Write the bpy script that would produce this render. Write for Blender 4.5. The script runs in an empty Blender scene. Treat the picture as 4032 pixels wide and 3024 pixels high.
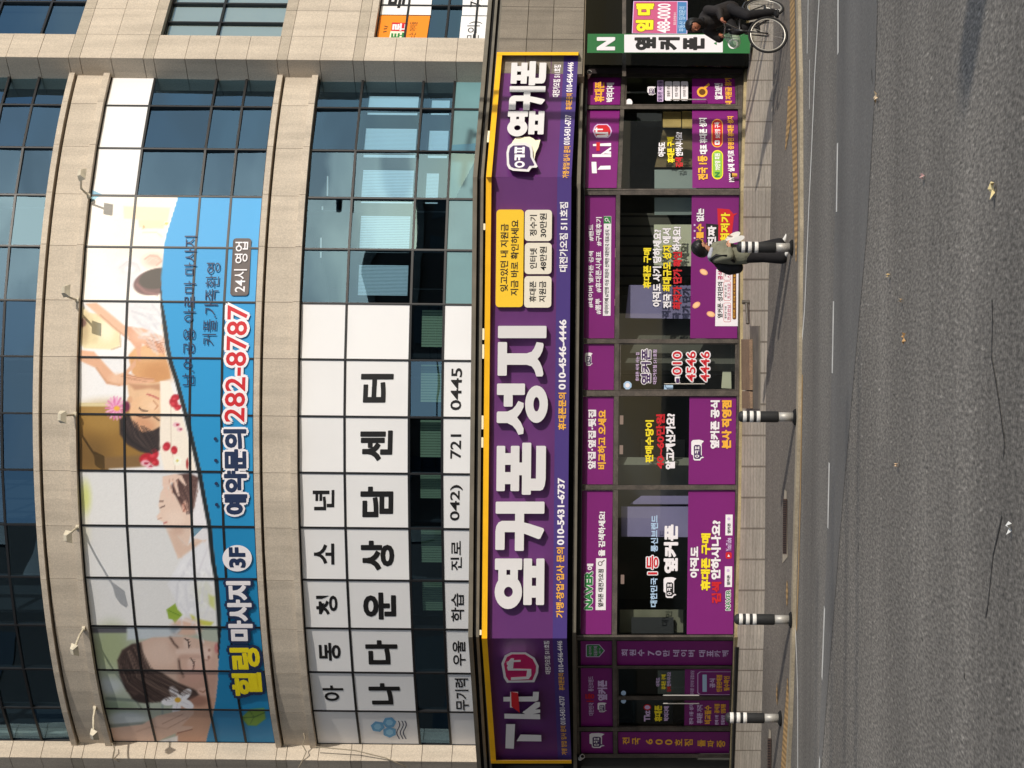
# Corner building with a phone shop, photographed from across the road, phone held sideways.
import bpy, bmesh, math, random
import numpy as np
from mathutils import Vector, Matrix
random.seed(7)
scn = bpy.context.scene
COL = scn.collection
# ------------------------------------------------------------------ camera, sky, sun, exposure
FPX, HOR, GAM, CH = 8000.0, 2400.0, 0.01014, 3.0          # focal length and horizon in photo pixels, roll, eye height
CG, SG = math.cos(GAM), math.sin(GAM)
CAM = Vector((0, 0, CH))
cd = bpy.data.cameras.new('camera'); cam = bpy.data.objects.new('camera', cd); COL.objects.link(cam)
cd.sensor_fit = 'HORIZONTAL'; cd.sensor_width = 36; cd.lens = 36 * FPX / 4032
cd.shift_x = -CG * (HOR - 2016) / 4032; cd.shift_y = SG * (HOR - 2016) / 4032
cd.clip_start = 0.1; cd.clip_end = 2000
R_, U_, F_ = Vector((1, 0, 0)), Vector((0, 0, 1)), Vector((0, 1, 0))
X_, Y_, Z_ = SG * R_ - CG * U_, CG * R_ + SG * U_, -F_
cam.matrix_world = Matrix(((X_.x, Y_.x, Z_.x, CAM.x), (X_.y, Y_.y, Z_.y, CAM.y), (X_.z, Y_.z, Z_.z, CAM.z), (0, 0, 0, 1)))
scn.camera = cam
SUN_AZ, SUN_EL = math.radians(43.5), math.radians(21)
SUND = Vector((math.sin(SUN_AZ) * math.cos(SUN_EL), -math.cos(SUN_AZ) * math.cos(SUN_EL), math.sin(SUN_EL)))
sl = bpy.data.lights.new('sun', 'SUN'); sl.energy = 3.5; sl.angle = math.radians(0.5); sl.color = (1.0, 0.94, 0.855)
so = bpy.data.objects.new('sun', sl); COL.objects.link(so); so.location = (20, -20, 30)
so.rotation_euler = SUND.to_track_quat('Z', 'Y').to_euler()
W = bpy.data.worlds.new('World'); scn.world = W; W.use_nodes = True
nt = W.node_tree; bg = nt.nodes['Background']
sky = nt.nodes.new('ShaderNodeTexSky'); sky.sky_type = 'NISHITA'; sky.sun_disc = False
sky.sun_elevation = SUN_EL; sky.sun_rotation = math.radians(180) - SUN_AZ
tc = nt.nodes.new('ShaderNodeTexCoord'); mp = nt.nodes.new('ShaderNodeMapping'); mp.inputs['Scale'].default_value = (2.6, 2.6, 9)
nz = nt.nodes.new('ShaderNodeTexNoise'); nz.inputs['Scale'].default_value = 1.6; nz.inputs['Detail'].default_value = 7; nz.inputs['Distortion'].default_value = 0.6
rp = nt.nodes.new('ShaderNodeValToRGB'); rp.color_ramp.elements[0].position = 0.46; rp.color_ramp.elements[1].position = 0.62
mx = nt.nodes.new('ShaderNodeMixRGB'); mx.inputs['Color2'].default_value = (5.6, 5.7, 5.9, 1)
mul = nt.nodes.new('ShaderNodeMath'); mul.operation = 'MULTIPLY'; mul.inputs[1].default_value = 0.75
nt.links.new(tc.outputs['Generated'], mp.inputs['Vector']); nt.links.new(mp.outputs['Vector'], nz.inputs['Vector'])
nt.links.new(nz.outputs['Fac'], rp.inputs['Fac']); nt.links.new(rp.outputs['Color'], mul.inputs[0]); nt.links.new(mul.outputs[0], mx.inputs['Fac'])
nt.links.new(sky.outputs['Color'], mx.inputs['Color1']); nt.links.new(mx.outputs['Color'], bg.inputs['Color'])
bg.inputs['Strength'].default_value = 0.15
vs = scn.view_settings; vs.view_transform = 'Standard'; vs.look = 'None'; vs.exposure = -0.19; vs.gamma = 1; vs.use_curve_mapping = False

# ------------------------------------------------------------------ surfaces: photo pixel -> point on a real surface
def ray(x, y):
    ur, vr = 1512 - y, x - 2016
    u = CG * ur + SG * vr; v = -SG * ur + CG * vr - (HOR - 2016)
    return Vector((u / FPX, 1.0, -v / FPX))
def to_px(p):
    u = FPX * p[0] / p[1]; v = -FPX * (p[2] - CH) / p[1] + HOR - 2016
    return 2016 + SG * u + CG * v, 1512 - (CG * u - SG * v)
class Flat:                                      # vertical plane through (x0, y0) running along (dx, dy)
    def __init__(s, x0, y0, dx, dy):
        l = math.hypot(dx, dy); s.o = Vector((x0, y0, 0)); s.d = Vector((dx / l, dy / l, 0)); s.n = Vector((dy / l, -dx / l, 0))
    def p(s, x, y, off=0.0):
        r = ray(x, y); o = s.o + s.n * off
        t = (o - CAM).dot(s.n) / r.dot(s.n)
        return CAM + r * t
    def w(s, t, z, off=0.0):
        q = s.o + s.d * t + s.n * off; return Vector((q.x, q.y, z))
    def tz(s, x, y):
        q = s.p(x, y); return (q - s.o).dot(s.d), q.z
CYX, CYY, CYR = -0.2917, 48.87, 9.970            # axis and radius of the rounded corner
PHI0, DPHI = -0.61954, 0.109328
class Round:
    def p(s, x, y, off=0.0):
        r = ray(x, y); a = r.x * r.x + r.y * r.y; b = -(r.x * CYX + r.y * CYY); c = CYX ** 2 + CYY ** 2 - (CYR + off) ** 2
        t = (-b - math.sqrt(max(b * b - a * c, 0))) / a
        return CAM + r * t
    def w(s, ph, z, off=0.0):
        return Vector((CYX - (CYR + off) * math.sin(ph), CYY - (CYR + off) * math.cos(ph), z))
class Level:                                     # horizontal plane
    def __init__(s, z): s.z = z
    def p(s, x, y, off=0.0):
        r = ray(x, y); t = (s.z + off - CH) / r.z
        return CAM + r * t
CYL = Round()
def edge(i): return PHI0 + DPHI * i
SC = Flat(0, 38.05, 1, 0); SR = Flat(3.877, 38.05, 1, 1); SL = Flat(-4.76, 38.05, 1, -1)     # fascia sign faces
GC = Flat(0, 38.6, 1, 0); GR = Flat(3.68, 38.6, 1, 1); GL = Flat(-4.77, 38.6, 1, -1)         # shop front glass
WR = Flat(6.48, 40.89, 1, 1); WL = Flat(-7.75, 41.63, 1, -1)                                 # wing walls
RR = Flat(6.13, 41.24, 1, -1); RL = Flat(-7.45, 41.93, -1, -1)                               # their returns

# ------------------------------------------------------------------ materials
def lin(c): return tuple((v / 255 / 12.92) if v / 255 <= 0.04045 else ((v / 255 + 0.055) / 1.055) ** 2.4 for v in c)
MATS = {}
def mat(name, col, rough=0.6, metal=0.0, var=0.0, scale=8.0, bump=0.0, spec=0.4, emit=None, fine=None):
    if name in MATS: return MATS[name]
    m = bpy.data.materials.new(name); m.use_nodes = True; t = m.node_tree; b = t.nodes['Principled BSDF']
    c = (*lin(col), 1)
    b.inputs['Base Color'].default_value = c; b.inputs['Roughness'].default_value = rough
    b.inputs['Metallic'].default_value = metal; b.inputs['Specular IOR Level'].default_value = spec
    if var or bump:
        co = t.nodes.new('ShaderNodeTexCoord'); n = t.nodes.new('ShaderNodeTexNoise'); n.inputs['Scale'].default_value = scale; n.inputs['Detail'].default_value = 6
        t.links.new(co.outputs['Object'], n.inputs['Vector'])
        if var:
            mr = t.nodes.new('ShaderNodeMapRange'); mr.inputs['From Min'].default_value = 0.3; mr.inputs['From Max'].default_value = 0.7
            mr.inputs['To Min'].default_value = 1 - var; mr.inputs['To Max'].default_value = 1 + var
            t.links.new(n.outputs['Fac'], mr.inputs['Value'])
            last = mr.outputs['Result']
            if fine:
                n2 = t.nodes.new('ShaderNodeTexNoise'); n2.inputs['Scale'].default_value = fine[0]; n2.inputs['Detail'].default_value = 2
                t.links.new(co.outputs['Object'], n2.inputs['Vector'])
                m2 = t.nodes.new('ShaderNodeMapRange'); m2.inputs['From Min'].default_value = 0.3; m2.inputs['From Max'].default_value = 0.7
                m2.inputs['To Min'].default_value = 1 - fine[1]; m2.inputs['To Max'].default_value = 1 + fine[1]
                t.links.new(n2.outputs['Fac'], m2.inputs['Value'])
                mm = t.nodes.new('ShaderNodeMath'); mm.operation = 'MULTIPLY'
                t.links.new(last, mm.inputs[0]); t.links.new(m2.outputs['Result'], mm.inputs[1]); last = mm.outputs[0]
            vm = t.nodes.new('ShaderNodeVectorMath'); vm.operation = 'SCALE'; vm.inputs[0].default_value = c[:3]
            t.links.new(last, vm.inputs['Scale']); t.links.new(vm.outputs['Vector'], b.inputs['Base Color'])
        if bump:
            bp = t.nodes.new('ShaderNodeBump'); bp.inputs['Strength'].default_value = bump; bp.inputs['Distance'].default_value = 0.02
            t.links.new(n.outputs['Fac'], bp.inputs['Height']); t.links.new(bp.outputs['Normal'], b.inputs['Normal'])
    if emit:
        b.inputs['Emission Color'].default_value = (*lin(col), 1); b.inputs['Emission Strength'].default_value = emit
    MATS[name] = m
    return m
def glass(name, tint, refl, rcol=(0.8, 0.9, 1.0), wav=0.0):
    if name in MATS: return MATS[name]
    m = bpy.data.materials.new(name); m.use_nodes = True; t = m.node_tree; t.nodes.clear()
    o = t.nodes.new('ShaderNodeOutputMaterial'); mixs = t.nodes.new('ShaderNodeMixShader')
    tr = t.nodes.new('ShaderNodeBsdfTransparent'); gl = t.nodes.new('ShaderNodeBsdfGlossy')
    tr.inputs['Color'].default_value = (*tint, 1); gl.inputs['Color'].default_value = (*rcol, 1); gl.inputs['Roughness'].default_value = 0.01
    lw = t.nodes.new('ShaderNodeLayerWeight'); pw = t.nodes.new('ShaderNodeMath'); pw.operation = 'POWER'; pw.inputs[1].default_value = 4.5
    ma = t.nodes.new('ShaderNodeMath'); ma.operation = 'MULTIPLY_ADD'; ma.inputs[1].default_value = 0.85; ma.inputs[2].default_value = refl
    t.links.new(lw.outputs['Facing'], pw.inputs[0]); t.links.new(pw.outputs[0], ma.inputs[0]); t.links.new(ma.outputs[0], mixs.inputs['Fac'])
    t.links.new(tr.outputs[0], mixs.inputs[1]); t.links.new(gl.outputs[0], mixs.inputs[2]); t.links.new(mixs.outputs[0], o.inputs['Surface'])
    if wav:
        co = t.nodes.new('ShaderNodeTexCoord'); n = t.nodes.new('ShaderNodeTexNoise'); n.inputs['Scale'].default_value = 0.9; n.inputs['Detail'].default_value = 1
        bp = t.nodes.new('ShaderNodeBump'); bp.inputs['Strength'].default_value = wav; bp.inputs['Distance'].default_value = 0.03
        t.links.new(co.outputs['Object'], n.inputs['Vector']); t.links.new(n.outputs['Fac'], bp.inputs['Height']); t.links.new(bp.outputs['Normal'], gl.inputs['Normal'])
    MATS[name] = m
    return m
M_STONE = mat('pale_granite', (192, 179, 161), 0.75, var=0.06, scale=1.2, fine=(38, 0.13))
M_STONE2 = mat('darker_granite', (177, 165, 147), 0.75, var=0.06, scale=1.2, fine=(38, 0.13))
def weather(m, streak=.09, slab=.05):
    t = m.node_tree; bs = t.nodes['Principled BSDF']
    def scale(sock, a0, a1, lo=0., hi=1.):
        mr = t.nodes.new('ShaderNodeMapRange'); mr.inputs['From Min'].default_value = lo; mr.inputs['From Max'].default_value = hi; mr.inputs['To Min'].default_value = a0; mr.inputs['To Max'].default_value = a1
        s = t.nodes.new('ShaderNodeVectorMath'); s.operation = 'SCALE'; t.links.new(sock, mr.inputs['Value']); t.links.new(bs.inputs['Base Color'].links[0].from_socket, s.inputs[0]); t.links.new(mr.outputs[0], s.inputs['Scale']); t.links.new(s.outputs[0], bs.inputs['Base Color'])
    g = t.nodes.new('ShaderNodeNewGeometry'); scale(g.outputs['Random Per Island'], 1 - slab, 1 + slab)
    co = t.nodes.new('ShaderNodeTexCoord'); mp = t.nodes.new('ShaderNodeMapping'); mp.inputs['Scale'].default_value = (5, 5, .35); n = t.nodes.new('ShaderNodeTexNoise'); n.inputs['Scale'].default_value = 1; n.inputs['Detail'].default_value = 5
    t.links.new(co.outputs['Object'], mp.inputs[0]); t.links.new(mp.outputs[0], n.inputs['Vector']); scale(n.outputs['Fac'], 1 - streak, 1 + streak * .5, .36, .56)
weather(M_STONE); weather(M_STONE2)
M_TILE = mat('grey_granite', (126, 117, 104), 0.8, var=0.12, scale=1.5, fine=(40, 0.15))
M_JOINT = mat('joint', (128, 116, 98), 0.9)
M_FRAME = mat('dark_window_frame', (24, 23, 24), 0.45, spec=0.5)
M_BRONZE = mat('weathered_bronze_frame', (84, 76, 68), 0.5, var=0.35, scale=5, spec=0.5, fine=(40, 0.2))
M_CORN = mat('grey_cornice', (112, 106, 94), 0.6, var=0.15, scale=3)
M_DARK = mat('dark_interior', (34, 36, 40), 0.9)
M_BLACK = mat('black_gap', (14, 14, 15), 0.9)
M_ROOMW = mat('dim_room_wall', (92, 92, 86), 0.9, var=0.2, scale=1)
M_GLASS = glass('tinted_glass', (0.58, 0.76, 0.84), 0.19, (0.44, 0.74, 1.0), 0.12)
M_SHOPG = glass('shop_glass', (0.76, 0.79, 0.76), 0.07, (0.7, 0.75, 0.75))
M_WHITE = mat('white_film', (238, 236, 234), 0.55, var=0.03, scale=0.7)
M_TEAL = mat('frosted_teal_film', (104, 142, 146), 0.35, var=0.12, scale=0.8)
M_INK = mat('black_ink', (24, 22, 22), 0.6)
M_PURP = mat('purple_vinyl', (124, 28, 112), 0.45, var=0.04, scale=1.2)
M_SIGNP = mat('deep_purple_panel', (96, 44, 106), 0.45, var=0.07, scale=1)
M_STRIP = mat('indigo_strip', (74, 54, 124), 0.45)
M_YEL = mat('yellow_frame', (250, 186, 18), 0.45, var=0.06, scale=3)
M_LET = mat('white_acrylic', (224, 220, 218), 0.4)
M_LETSIDE = mat('grey_letter_side', (196, 196, 200), 0.5)
C_W = mat('white_vinyl', (244, 238, 240), 0.5); C_Y = mat('yellow_vinyl', (250, 226, 40), 0.5); C_O = mat('orange_vinyl', (248, 182, 62), 0.5)
C_R = mat('red_vinyl', (206, 32, 42), 0.5); C_K = M_INK; C_G = mat('green_vinyl', (44, 128, 62), 0.5); C_LIL = mat('lilac_vinyl', (214, 186, 224), 0.5)
C_NAVY = mat('navy_vinyl', (34, 50, 84), 0.5); C_DP = mat('dark_violet_vinyl', (72, 44, 92), 0.5); C_BLUE = mat('blue_print', (22, 136, 190), 0.55)
weather(M_TILE, .16, .06)
C_DK = mat('dark_outline', (52, 20, 52), 0.5); C_GRY = mat('warm_grey_vinyl', (92, 80, 76), 0.5); C_CR = mat('cream_acrylic', (246, 238, 208), 0.5)
C_MAG = mat('magenta_vinyl', (190, 24, 92), 0.45); C_LB = mat('pale_blue_vinyl', (178, 206, 232), 0.5); C_BR = mat('brown_vinyl', (112, 70, 30), 0.5)

# ------------------------------------------------------------------ object helpers
def link(name, me, m=None, parent=None, local=False):
    o = bpy.data.objects.new(name, me); COL.objects.link(o)
    if m is not None and me is not None:
        for q in (m if isinstance(m, (list, tuple)) else (m,)): me.materials.append(q)
    if parent is not None:
        o.parent = parent
        if not local: o.matrix_parent_inverse = parent.matrix_basis.inverted()
    return o
def tag(o, label=None, cat=None, group=None, kind=None):
    if label: o['label'] = label
    if cat: o['category'] = cat
    if group: o['group'] = group
    if kind: o['kind'] = kind
    return o
def thing(name, label, cat, loc=(0, 0, 0), group=None, rz=0.0):
    o = bpy.data.objects.new(name, None); COL.objects.link(o); o.location = loc; o.rotation_euler = (0, 0, rz); o.empty_display_size = 0.1
    return tag(o, label, cat, group)
class MB:
    def __init__(s): s.v = []; s.f = []; s.m = []
    def add(s, vs, fs, mi=0):
        b = len(s.v); s.v += [tuple(q) for q in vs]; s.f += [tuple(b + i for i in f) for f in fs]; s.m += [mi] * len(fs)
    def hexa(s, q0, q1, mi=0):                    # bottom ring, top ring
        n = len(q0); s.add(list(q0) + list(q1), [tuple(range(n))[::-1], tuple(range(n, 2 * n))] + [(i, (i + 1) % n, n + (i + 1) % n, n + i) for i in range(n)], mi)
    def box(s, a, b, mi=0):
        (x0, y0, z0), (x1, y1, z1) = a, b
        s.hexa([(x0, y0, z0), (x1, y0, z0), (x1, y1, z0), (x0, y1, z0)], [(x0, y0, z1), (x1, y0, z1), (x1, y1, z1), (x0, y1, z1)], mi)
    def tube(s, pts, r, n=8, cap=True, mi=0):
        pts = [Vector(p) for p in pts]; rs = r if isinstance(r, (list, tuple)) else [r] * len(pts); rings = []
        for i, p in enumerate(pts):
            d = (pts[min(i + 1, len(pts) - 1)] - pts[max(i - 1, 0)]).normalized()
            a = d.cross(Vector((0, 0, 1)) if abs(d.z) < 0.9 else Vector((1, 0, 0))).normalized(); b = d.cross(a)
            rings.append([p + (a * math.cos(2 * math.pi * k / n) + b * math.sin(2 * math.pi * k / n)) * rs[i] for k in range(n)])
        vs = [q for r_ in rings for q in r_]; fs = []
        for i in range(len(rings) - 1):
            for k in range(n): fs.append((i * n + k, i * n + (k + 1) % n, (i + 1) * n + (k + 1) % n, (i + 1) * n + k))
        if cap: fs += [tuple(range(n))[::-1], tuple((len(rings) - 1) * n + k for k in range(n))]
        s.add(vs, fs, mi)
    def lathe(s, prof, c=(0, 0, 0), n=20, mi=0):  # (r, z) profile about the vertical through c
        vs = [(c[0] + r * math.cos(2 * math.pi * k / n), c[1] + r * math.sin(2 * math.pi * k / n), c[2] + z) for r, z in prof for k in range(n)]
        fs = [(i * n + k, i * n + (k + 1) % n, (i + 1) * n + (k + 1) % n, (i + 1) * n + k) for i in range(len(prof) - 1) for k in range(n)]
        fs += [tuple(range(n))[::-1], tuple((len(prof) - 1) * n + k for k in range(n))]
        s.add(vs, fs, mi)
    def prism(s, sf, pts, d0, d1, mi=0, sub=1):   # outline in photo pixels on surface sf, from offset d0 to d1
        if sub > 1: pts = [(a[0] + (b[0] - a[0]) * k / sub, a[1] + (b[1] - a[1]) * k / sub) for a, b in zip(pts, pts[1:] + pts[:1]) for k in range(sub)]
        s.hexa([sf.p(x, y, d0) for x, y in pts], [sf.p(x, y, d1) for x, y in pts], mi)
    def face(s, sf, pts, d, mi=0): s.add([sf.p(x, y, d) for x, y in pts], [tuple(range(len(pts)))], mi)
    def grid(s, sf, quad, d, nx, ny, mi=0):       # quad: 4 px corners, bilinear
        (a, b, c, e) = quad; vs = []
        for j in range(ny + 1):
            for i in range(nx + 1):
                u, v = i / nx, j / ny
                vs.append(sf.p(*[(a[k] * (1 - u) + b[k] * u) * (1 - v) + (e[k] * (1 - u) + c[k] * u) * v for k in (0, 1)], d))
        s.add(vs, [(j * (nx + 1) + i, j * (nx + 1) + i + 1, (j + 1) * (nx + 1) + i + 1, (j + 1) * (nx + 1) + i) for j in range(ny) for i in range(nx)], mi)
    def mesh(s, name, smooth=False, flip=True):
        me = bpy.data.meshes.new(name); me.from_pydata(s.v, [], s.f)
        if any(s.m):
            me.polygons.foreach_set('material_index', s.m)
        if flip:
            bm = bmesh.new(); bm.from_mesh(me); bmesh.ops.recalc_face_normals(bm, faces=bm.faces); bm.to_mesh(me); bm.free()
        if smooth:
            me.polygons.foreach_set('use_smooth', [True] * len(me.polygons))
        return me
    def build(s, name, m, parent=None, smooth=False, flip=True, local=False): return link(name, s.mesh(name, smooth, flip), m, parent, local)
def rrect(x0, x1, y0, y1, r=6, sl=0.0, n=4):      # rounded rectangle in photo pixels; sl = x shift per y
    pts = []; ym = (y0 + y1) / 2
    for cx, cy, a0 in ((x1 - r, y1 - r, 0), (x0 + r, y1 - r, 90), (x0 + r, y0 + r, 180), (x1 - r, y0 + r, 270)):
        for k in range(n + 1):
            a = math.radians(a0 + 90 * k / n); px, py = cx + r * math.cos(a), cy + r * math.sin(a)
            pts.append((px - sl * (py - ym), py))
    return pts
def ell(cx, cy, rx, ry, n=24): return [(cx + rx * math.cos(2 * math.pi * k / n), cy + ry * math.sin(2 * math.pi * k / n)) for k in range(n)]
# text is collected first and turned into meshes in one go
TXT = []
def T(parent, sf, s, y0, y1, xt, xb, m, d=0.012, bold=0.02, ext=0.0, out=None, sl=0.0101, ow=0.05, fat=0.0, skew=0.0, name='lettering', od=None, vert=False, xt1=None, xb1=None):
    """text s running from y0 (its left end) to y1, capitals between photo columns xt and xb, on surface sf"""
    TXT.append(dict(parent=parent, sf=sf, s=s, y0=y0, y1=y1, xt=xt, xb=xb, m=m, d=d, bold=bold, ext=ext, out=out, sl=sl, ow=ow, fat=fat, skew=skew, name=name, od=od))
def flush_text():
    keys = sorted({(t['s'], t['bold']) for t in TXT}); tmp = {}
    for k in keys:
        c = bpy.data.curves.new('text', 'FONT'); c.body = k[0]; c.size = 1; c.offset = k[1]; c.resolution_u = 3
        o = bpy.data.objects.new('text', c); COL.objects.link(o); tmp[k] = o
    dg = bpy.context.evaluated_depsgraph_get(); dg.update(); geo = {}
    for k, o in tmp.items():
        me = bpy.data.meshes.new_from_object(o.evaluated_get(dg))
        v = np.empty(len(me.vertices) * 3); me.vertices.foreach_get('co', v); v = v.reshape(-1, 3)
        geo[k] = (v, [tuple(p.vertices) for p in me.polygons]); bpy.data.meshes.remove(me)
    for o in tmp.values():
        c = o.data; bpy.data.objects.remove(o); bpy.data.curves.remove(c)
    for t in TXT:
        v, f = geo[(t['s'], t['bold'])]
        if len(v) == 0: continue
        lo, hi = v[:, :2].min(0), v[:, :2].max(0); w = np.maximum(hi - lo, 1e-6)
        ym = (t['y0'] + t['y1']) / 2; sf = t['sf']
        hx, wy = (t['xb'] - t['xt']), (t['y0'] - t['y1'])
        def put(u, vv, d, sx=0, sy=0):            # u 0..1 along text, vv 0..1 downwards
            y = t['y0'] - wy * u + sy; x = t['xt'] + hx * vv + sx
            y += t['skew'] * hx * (vv - 0.5)
            return sf.p(x - t['sl'] * (y - ym), y, d)
        uv = [((a[0] - lo[0]) / w[0], (hi[1] - a[1]) / w[1]) for a in v]
        def layer(name, m, d, shifts):
            b = MB()
            for i, (sx, sy) in enumerate(shifts):
                b.add([put(u, q, d + i * 0.00025, sx, sy) for u, q in uv], f)
            return b.build(name, m, t['parent'], flip=False)
        def ringsh(r, n=8): return [(r * math.cos(2 * math.pi * k / n), r * math.sin(2 * math.pi * k / n)) for k in range(n)]
        if t['out'] is not None:
            layer(t['name'] + '_outline', t['out'], t['od'] if t['od'] is not None else t['d'] - 0.004, ringsh(t['ow'] * abs(hx)) + ringsh(t['ow'] * 0.55 * abs(hx), 6))
        if t['ext'] > 0:
            cnt = {}
            for fc in f:
                for a, b in zip(fc, fc[1:] + fc[:1]): cnt[(a, b)] = cnt.get((a, b), 0) + 1
            b = MB(); n = len(v)
            b.add([put(u, q, t['d'] + t['ext']) for u, q in uv] + [put(u, q, t['d']) for u, q in uv], list(f))
            b.f += [(a, bb, bb + n, a + n) for (a, bb) in cnt if (bb, a) not in cnt]; b.m += [0] * (len(b.f) - len(b.m))
            b.build(t['name'], t['m'], t['parent'], flip=False)
        else:
            layer(t['name'], t['m'], t['d'], [(0, 0)] + (ringsh(t['fat'] * abs(hx)) if t['fat'] else []))
# bodies and clothes: tapered limbs grown together into one continuous surface
SKIN = []
def skin(name, m, parent, nodes, edges, vox=0.011):
    SKIN.append((name, m, parent, nodes, edges, vox))
def ball(mb, c, r, n=14, k=8):
    c = Vector(c); vs = [c + Vector((r * math.sin(math.pi * j / k) * math.cos(2 * math.pi * i / n), r * math.sin(math.pi * j / k) * math.sin(2 * math.pi * i / n), r * math.cos(math.pi * j / k))) for j in range(1, k) for i in range(n)]
    fs = [(j * n + i, (j + 1) * n + i, (j + 1) * n + (i + 1) % n, j * n + (i + 1) % n) for j in range(k - 2) for i in range(n)]
    b = len(vs); vs += [c + Vector((0, 0, r)), c - Vector((0, 0, r))]; fs += [(b, i, (i + 1) % n) for i in range(n)] + [(b + 1, (k - 2) * n + (i + 1) % n, (k - 2) * n + i) for i in range(n)]
    mb.add(vs, fs)
def flush_skin():
    tmp = []
    for name, m, parent, nodes, edges, vox in SKIN:
        mb = MB(); nd = {k: (v[0], v[1], v[2], v[3] if not isinstance(v[3], tuple) else (v[3][0] + v[3][1]) / 2) for k, v in nodes.items()}
        for k, v in nd.items(): ball(mb, v[:3], v[3])
        for p, q in edges: mb.tube([nd[p][:3], nd[q][:3]], [nd[p][3] * .99, nd[q][3] * .99], 16)
        o = bpy.data.objects.new(name, mb.mesh(name, flip=False)); COL.objects.link(o)
        rm = o.modifiers.new('remesh', 'REMESH'); rm.mode = 'VOXEL'; rm.voxel_size = vox
        sm = o.modifiers.new('smooth', 'SMOOTH'); sm.factor = .5; sm.iterations = 5 if vox > .008 else 2
        tmp.append((o, name, m, parent))
    dg = bpy.context.evaluated_depsgraph_get(); dg.update(); res = []
    for o, name, m, parent in tmp:
        me = bpy.data.meshes.new_from_object(o.evaluated_get(dg)); res.append((me, name, m, parent))
    for o, *_ in tmp: bpy.data.objects.remove(o)
    for me, name, m, parent in res:
        me.polygons.foreach_set('use_smooth', [True] * len(me.polygons)); me.materials.clear()
        o = bpy.data.objects.new(name, me); COL.objects.link(o); me.materials.append(m); o.parent = parent
# ------------------------------------------------------------------ ground
ROAD = Level(0.0)
def asphalt(name, col, speck, grain, coarse=0.18):
    if name in MATS: return MATS[name]
    m = mat(name, col, 0.9, var=coarse, scale=0.35, fine=(grain, speck)); t = m.node_tree; bs = t.nodes['Principled BSDF']
    co = t.nodes.new('ShaderNodeTexCoord')
    def layer(sc, scale, detail, lo, hi, a0, a1):
        mp = t.nodes.new('ShaderNodeMapping'); mp.inputs['Scale'].default_value = sc; n = t.nodes.new('ShaderNodeTexNoise'); n.inputs['Scale'].default_value = scale; n.inputs['Detail'].default_value = detail
        mr = t.nodes.new('ShaderNodeMapRange'); mr.inputs['From Min'].default_value = lo; mr.inputs['From Max'].default_value = hi; mr.inputs['To Min'].default_value = a0; mr.inputs['To Max'].default_value = a1
        t.links.new(co.outputs['Object'], mp.inputs[0]); t.links.new(mp.outputs[0], n.inputs['Vector']); t.links.new(n.outputs['Fac'], mr.inputs['Value'])
        s = t.nodes.new('ShaderNodeVectorMath'); s.operation = 'SCALE'; t.links.new(bs.inputs['Base Color'].links[0].from_socket, s.inputs[0]); t.links.new(mr.outputs[0], s.inputs['Scale']); t.links.new(s.outputs[0], bs.inputs['Base Color'])
    layer((34, 7, 1), 1.0, 1, .34, .66, 1 - speck * .75, 1 + speck * .75)
    layer((20, 4, 1), 1.0, 0, .70, .82, 1.0, 1 + speck * 1.3)
    layer((20, 4.4, 1.3), 1.1, 0, .16, .30, 1 - speck, 1.0)
    layer((.035, .55, 1), 1.0, 4, .32, .68, .76, 1.18)
    layer((.5, .3, 1), 1.0, 3, .60, .76, 1.0, .84)
    return m
mb = MB(); mb.add([(-300, -40, 0), (300, -40, 0), (300, 400, 0), (-300, 400, 0)], [(0, 1, 2, 3)])
tag(mb.build('road', asphalt('coarse_asphalt', (126, 120, 111), 0.42, 30, 0.10)), kind='structure')
def px_strip(name, xa, xb, m, z, ext=14):      # strip between two photo curves lying on the ground, carried on past both edges of the frame
    sfc = Level(z); ys = np.linspace(-500, 3500, 60); mb = MB()
    def curve(c): return [sfc.p(float(np.interp(y, [q[0] for q in c], [q[1] for q in c])), y) for y in ys]
    A, B = curve(xa), curve(xb); n = len(A)
    mb.add(A + B, [(i, i + 1, n + i + 1, n + i) for i in range(n - 1)]); return mb.build(name, m)
Lk = [(-500, 3136), (0, 3148), (300, 3155), (900, 3158), (1283, 3155), (1667, 3150), (1968, 3142), (2239, 3133), (2510, 3128), (2849, 3117), (3024, 3108), (3500, 3085)]
Lm = [(-500, 3298), (0, 3296), (600, 3292), (1200, 3280), (1800, 3267), (2400, 3246), (3024, 3222), (3500, 3198)]
Lb = [(-500, 3470), (348, 3445), (900, 3414), (1960, 3319), (3024, 3234), (3500, 3202)]
tag(px_strip('gutter_lane', Lk, Lm, asphalt('worn_asphalt', (120, 115, 107), 0.24, 26, .10), 0.004), kind='structure')
tag(px_strip('relaid_lane', Lm, [(y, x) for y, x in Lb], asphalt('smooth_asphalt', (114, 111, 106), 0.13, 24, .10), 0.0045), kind='structure')
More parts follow.
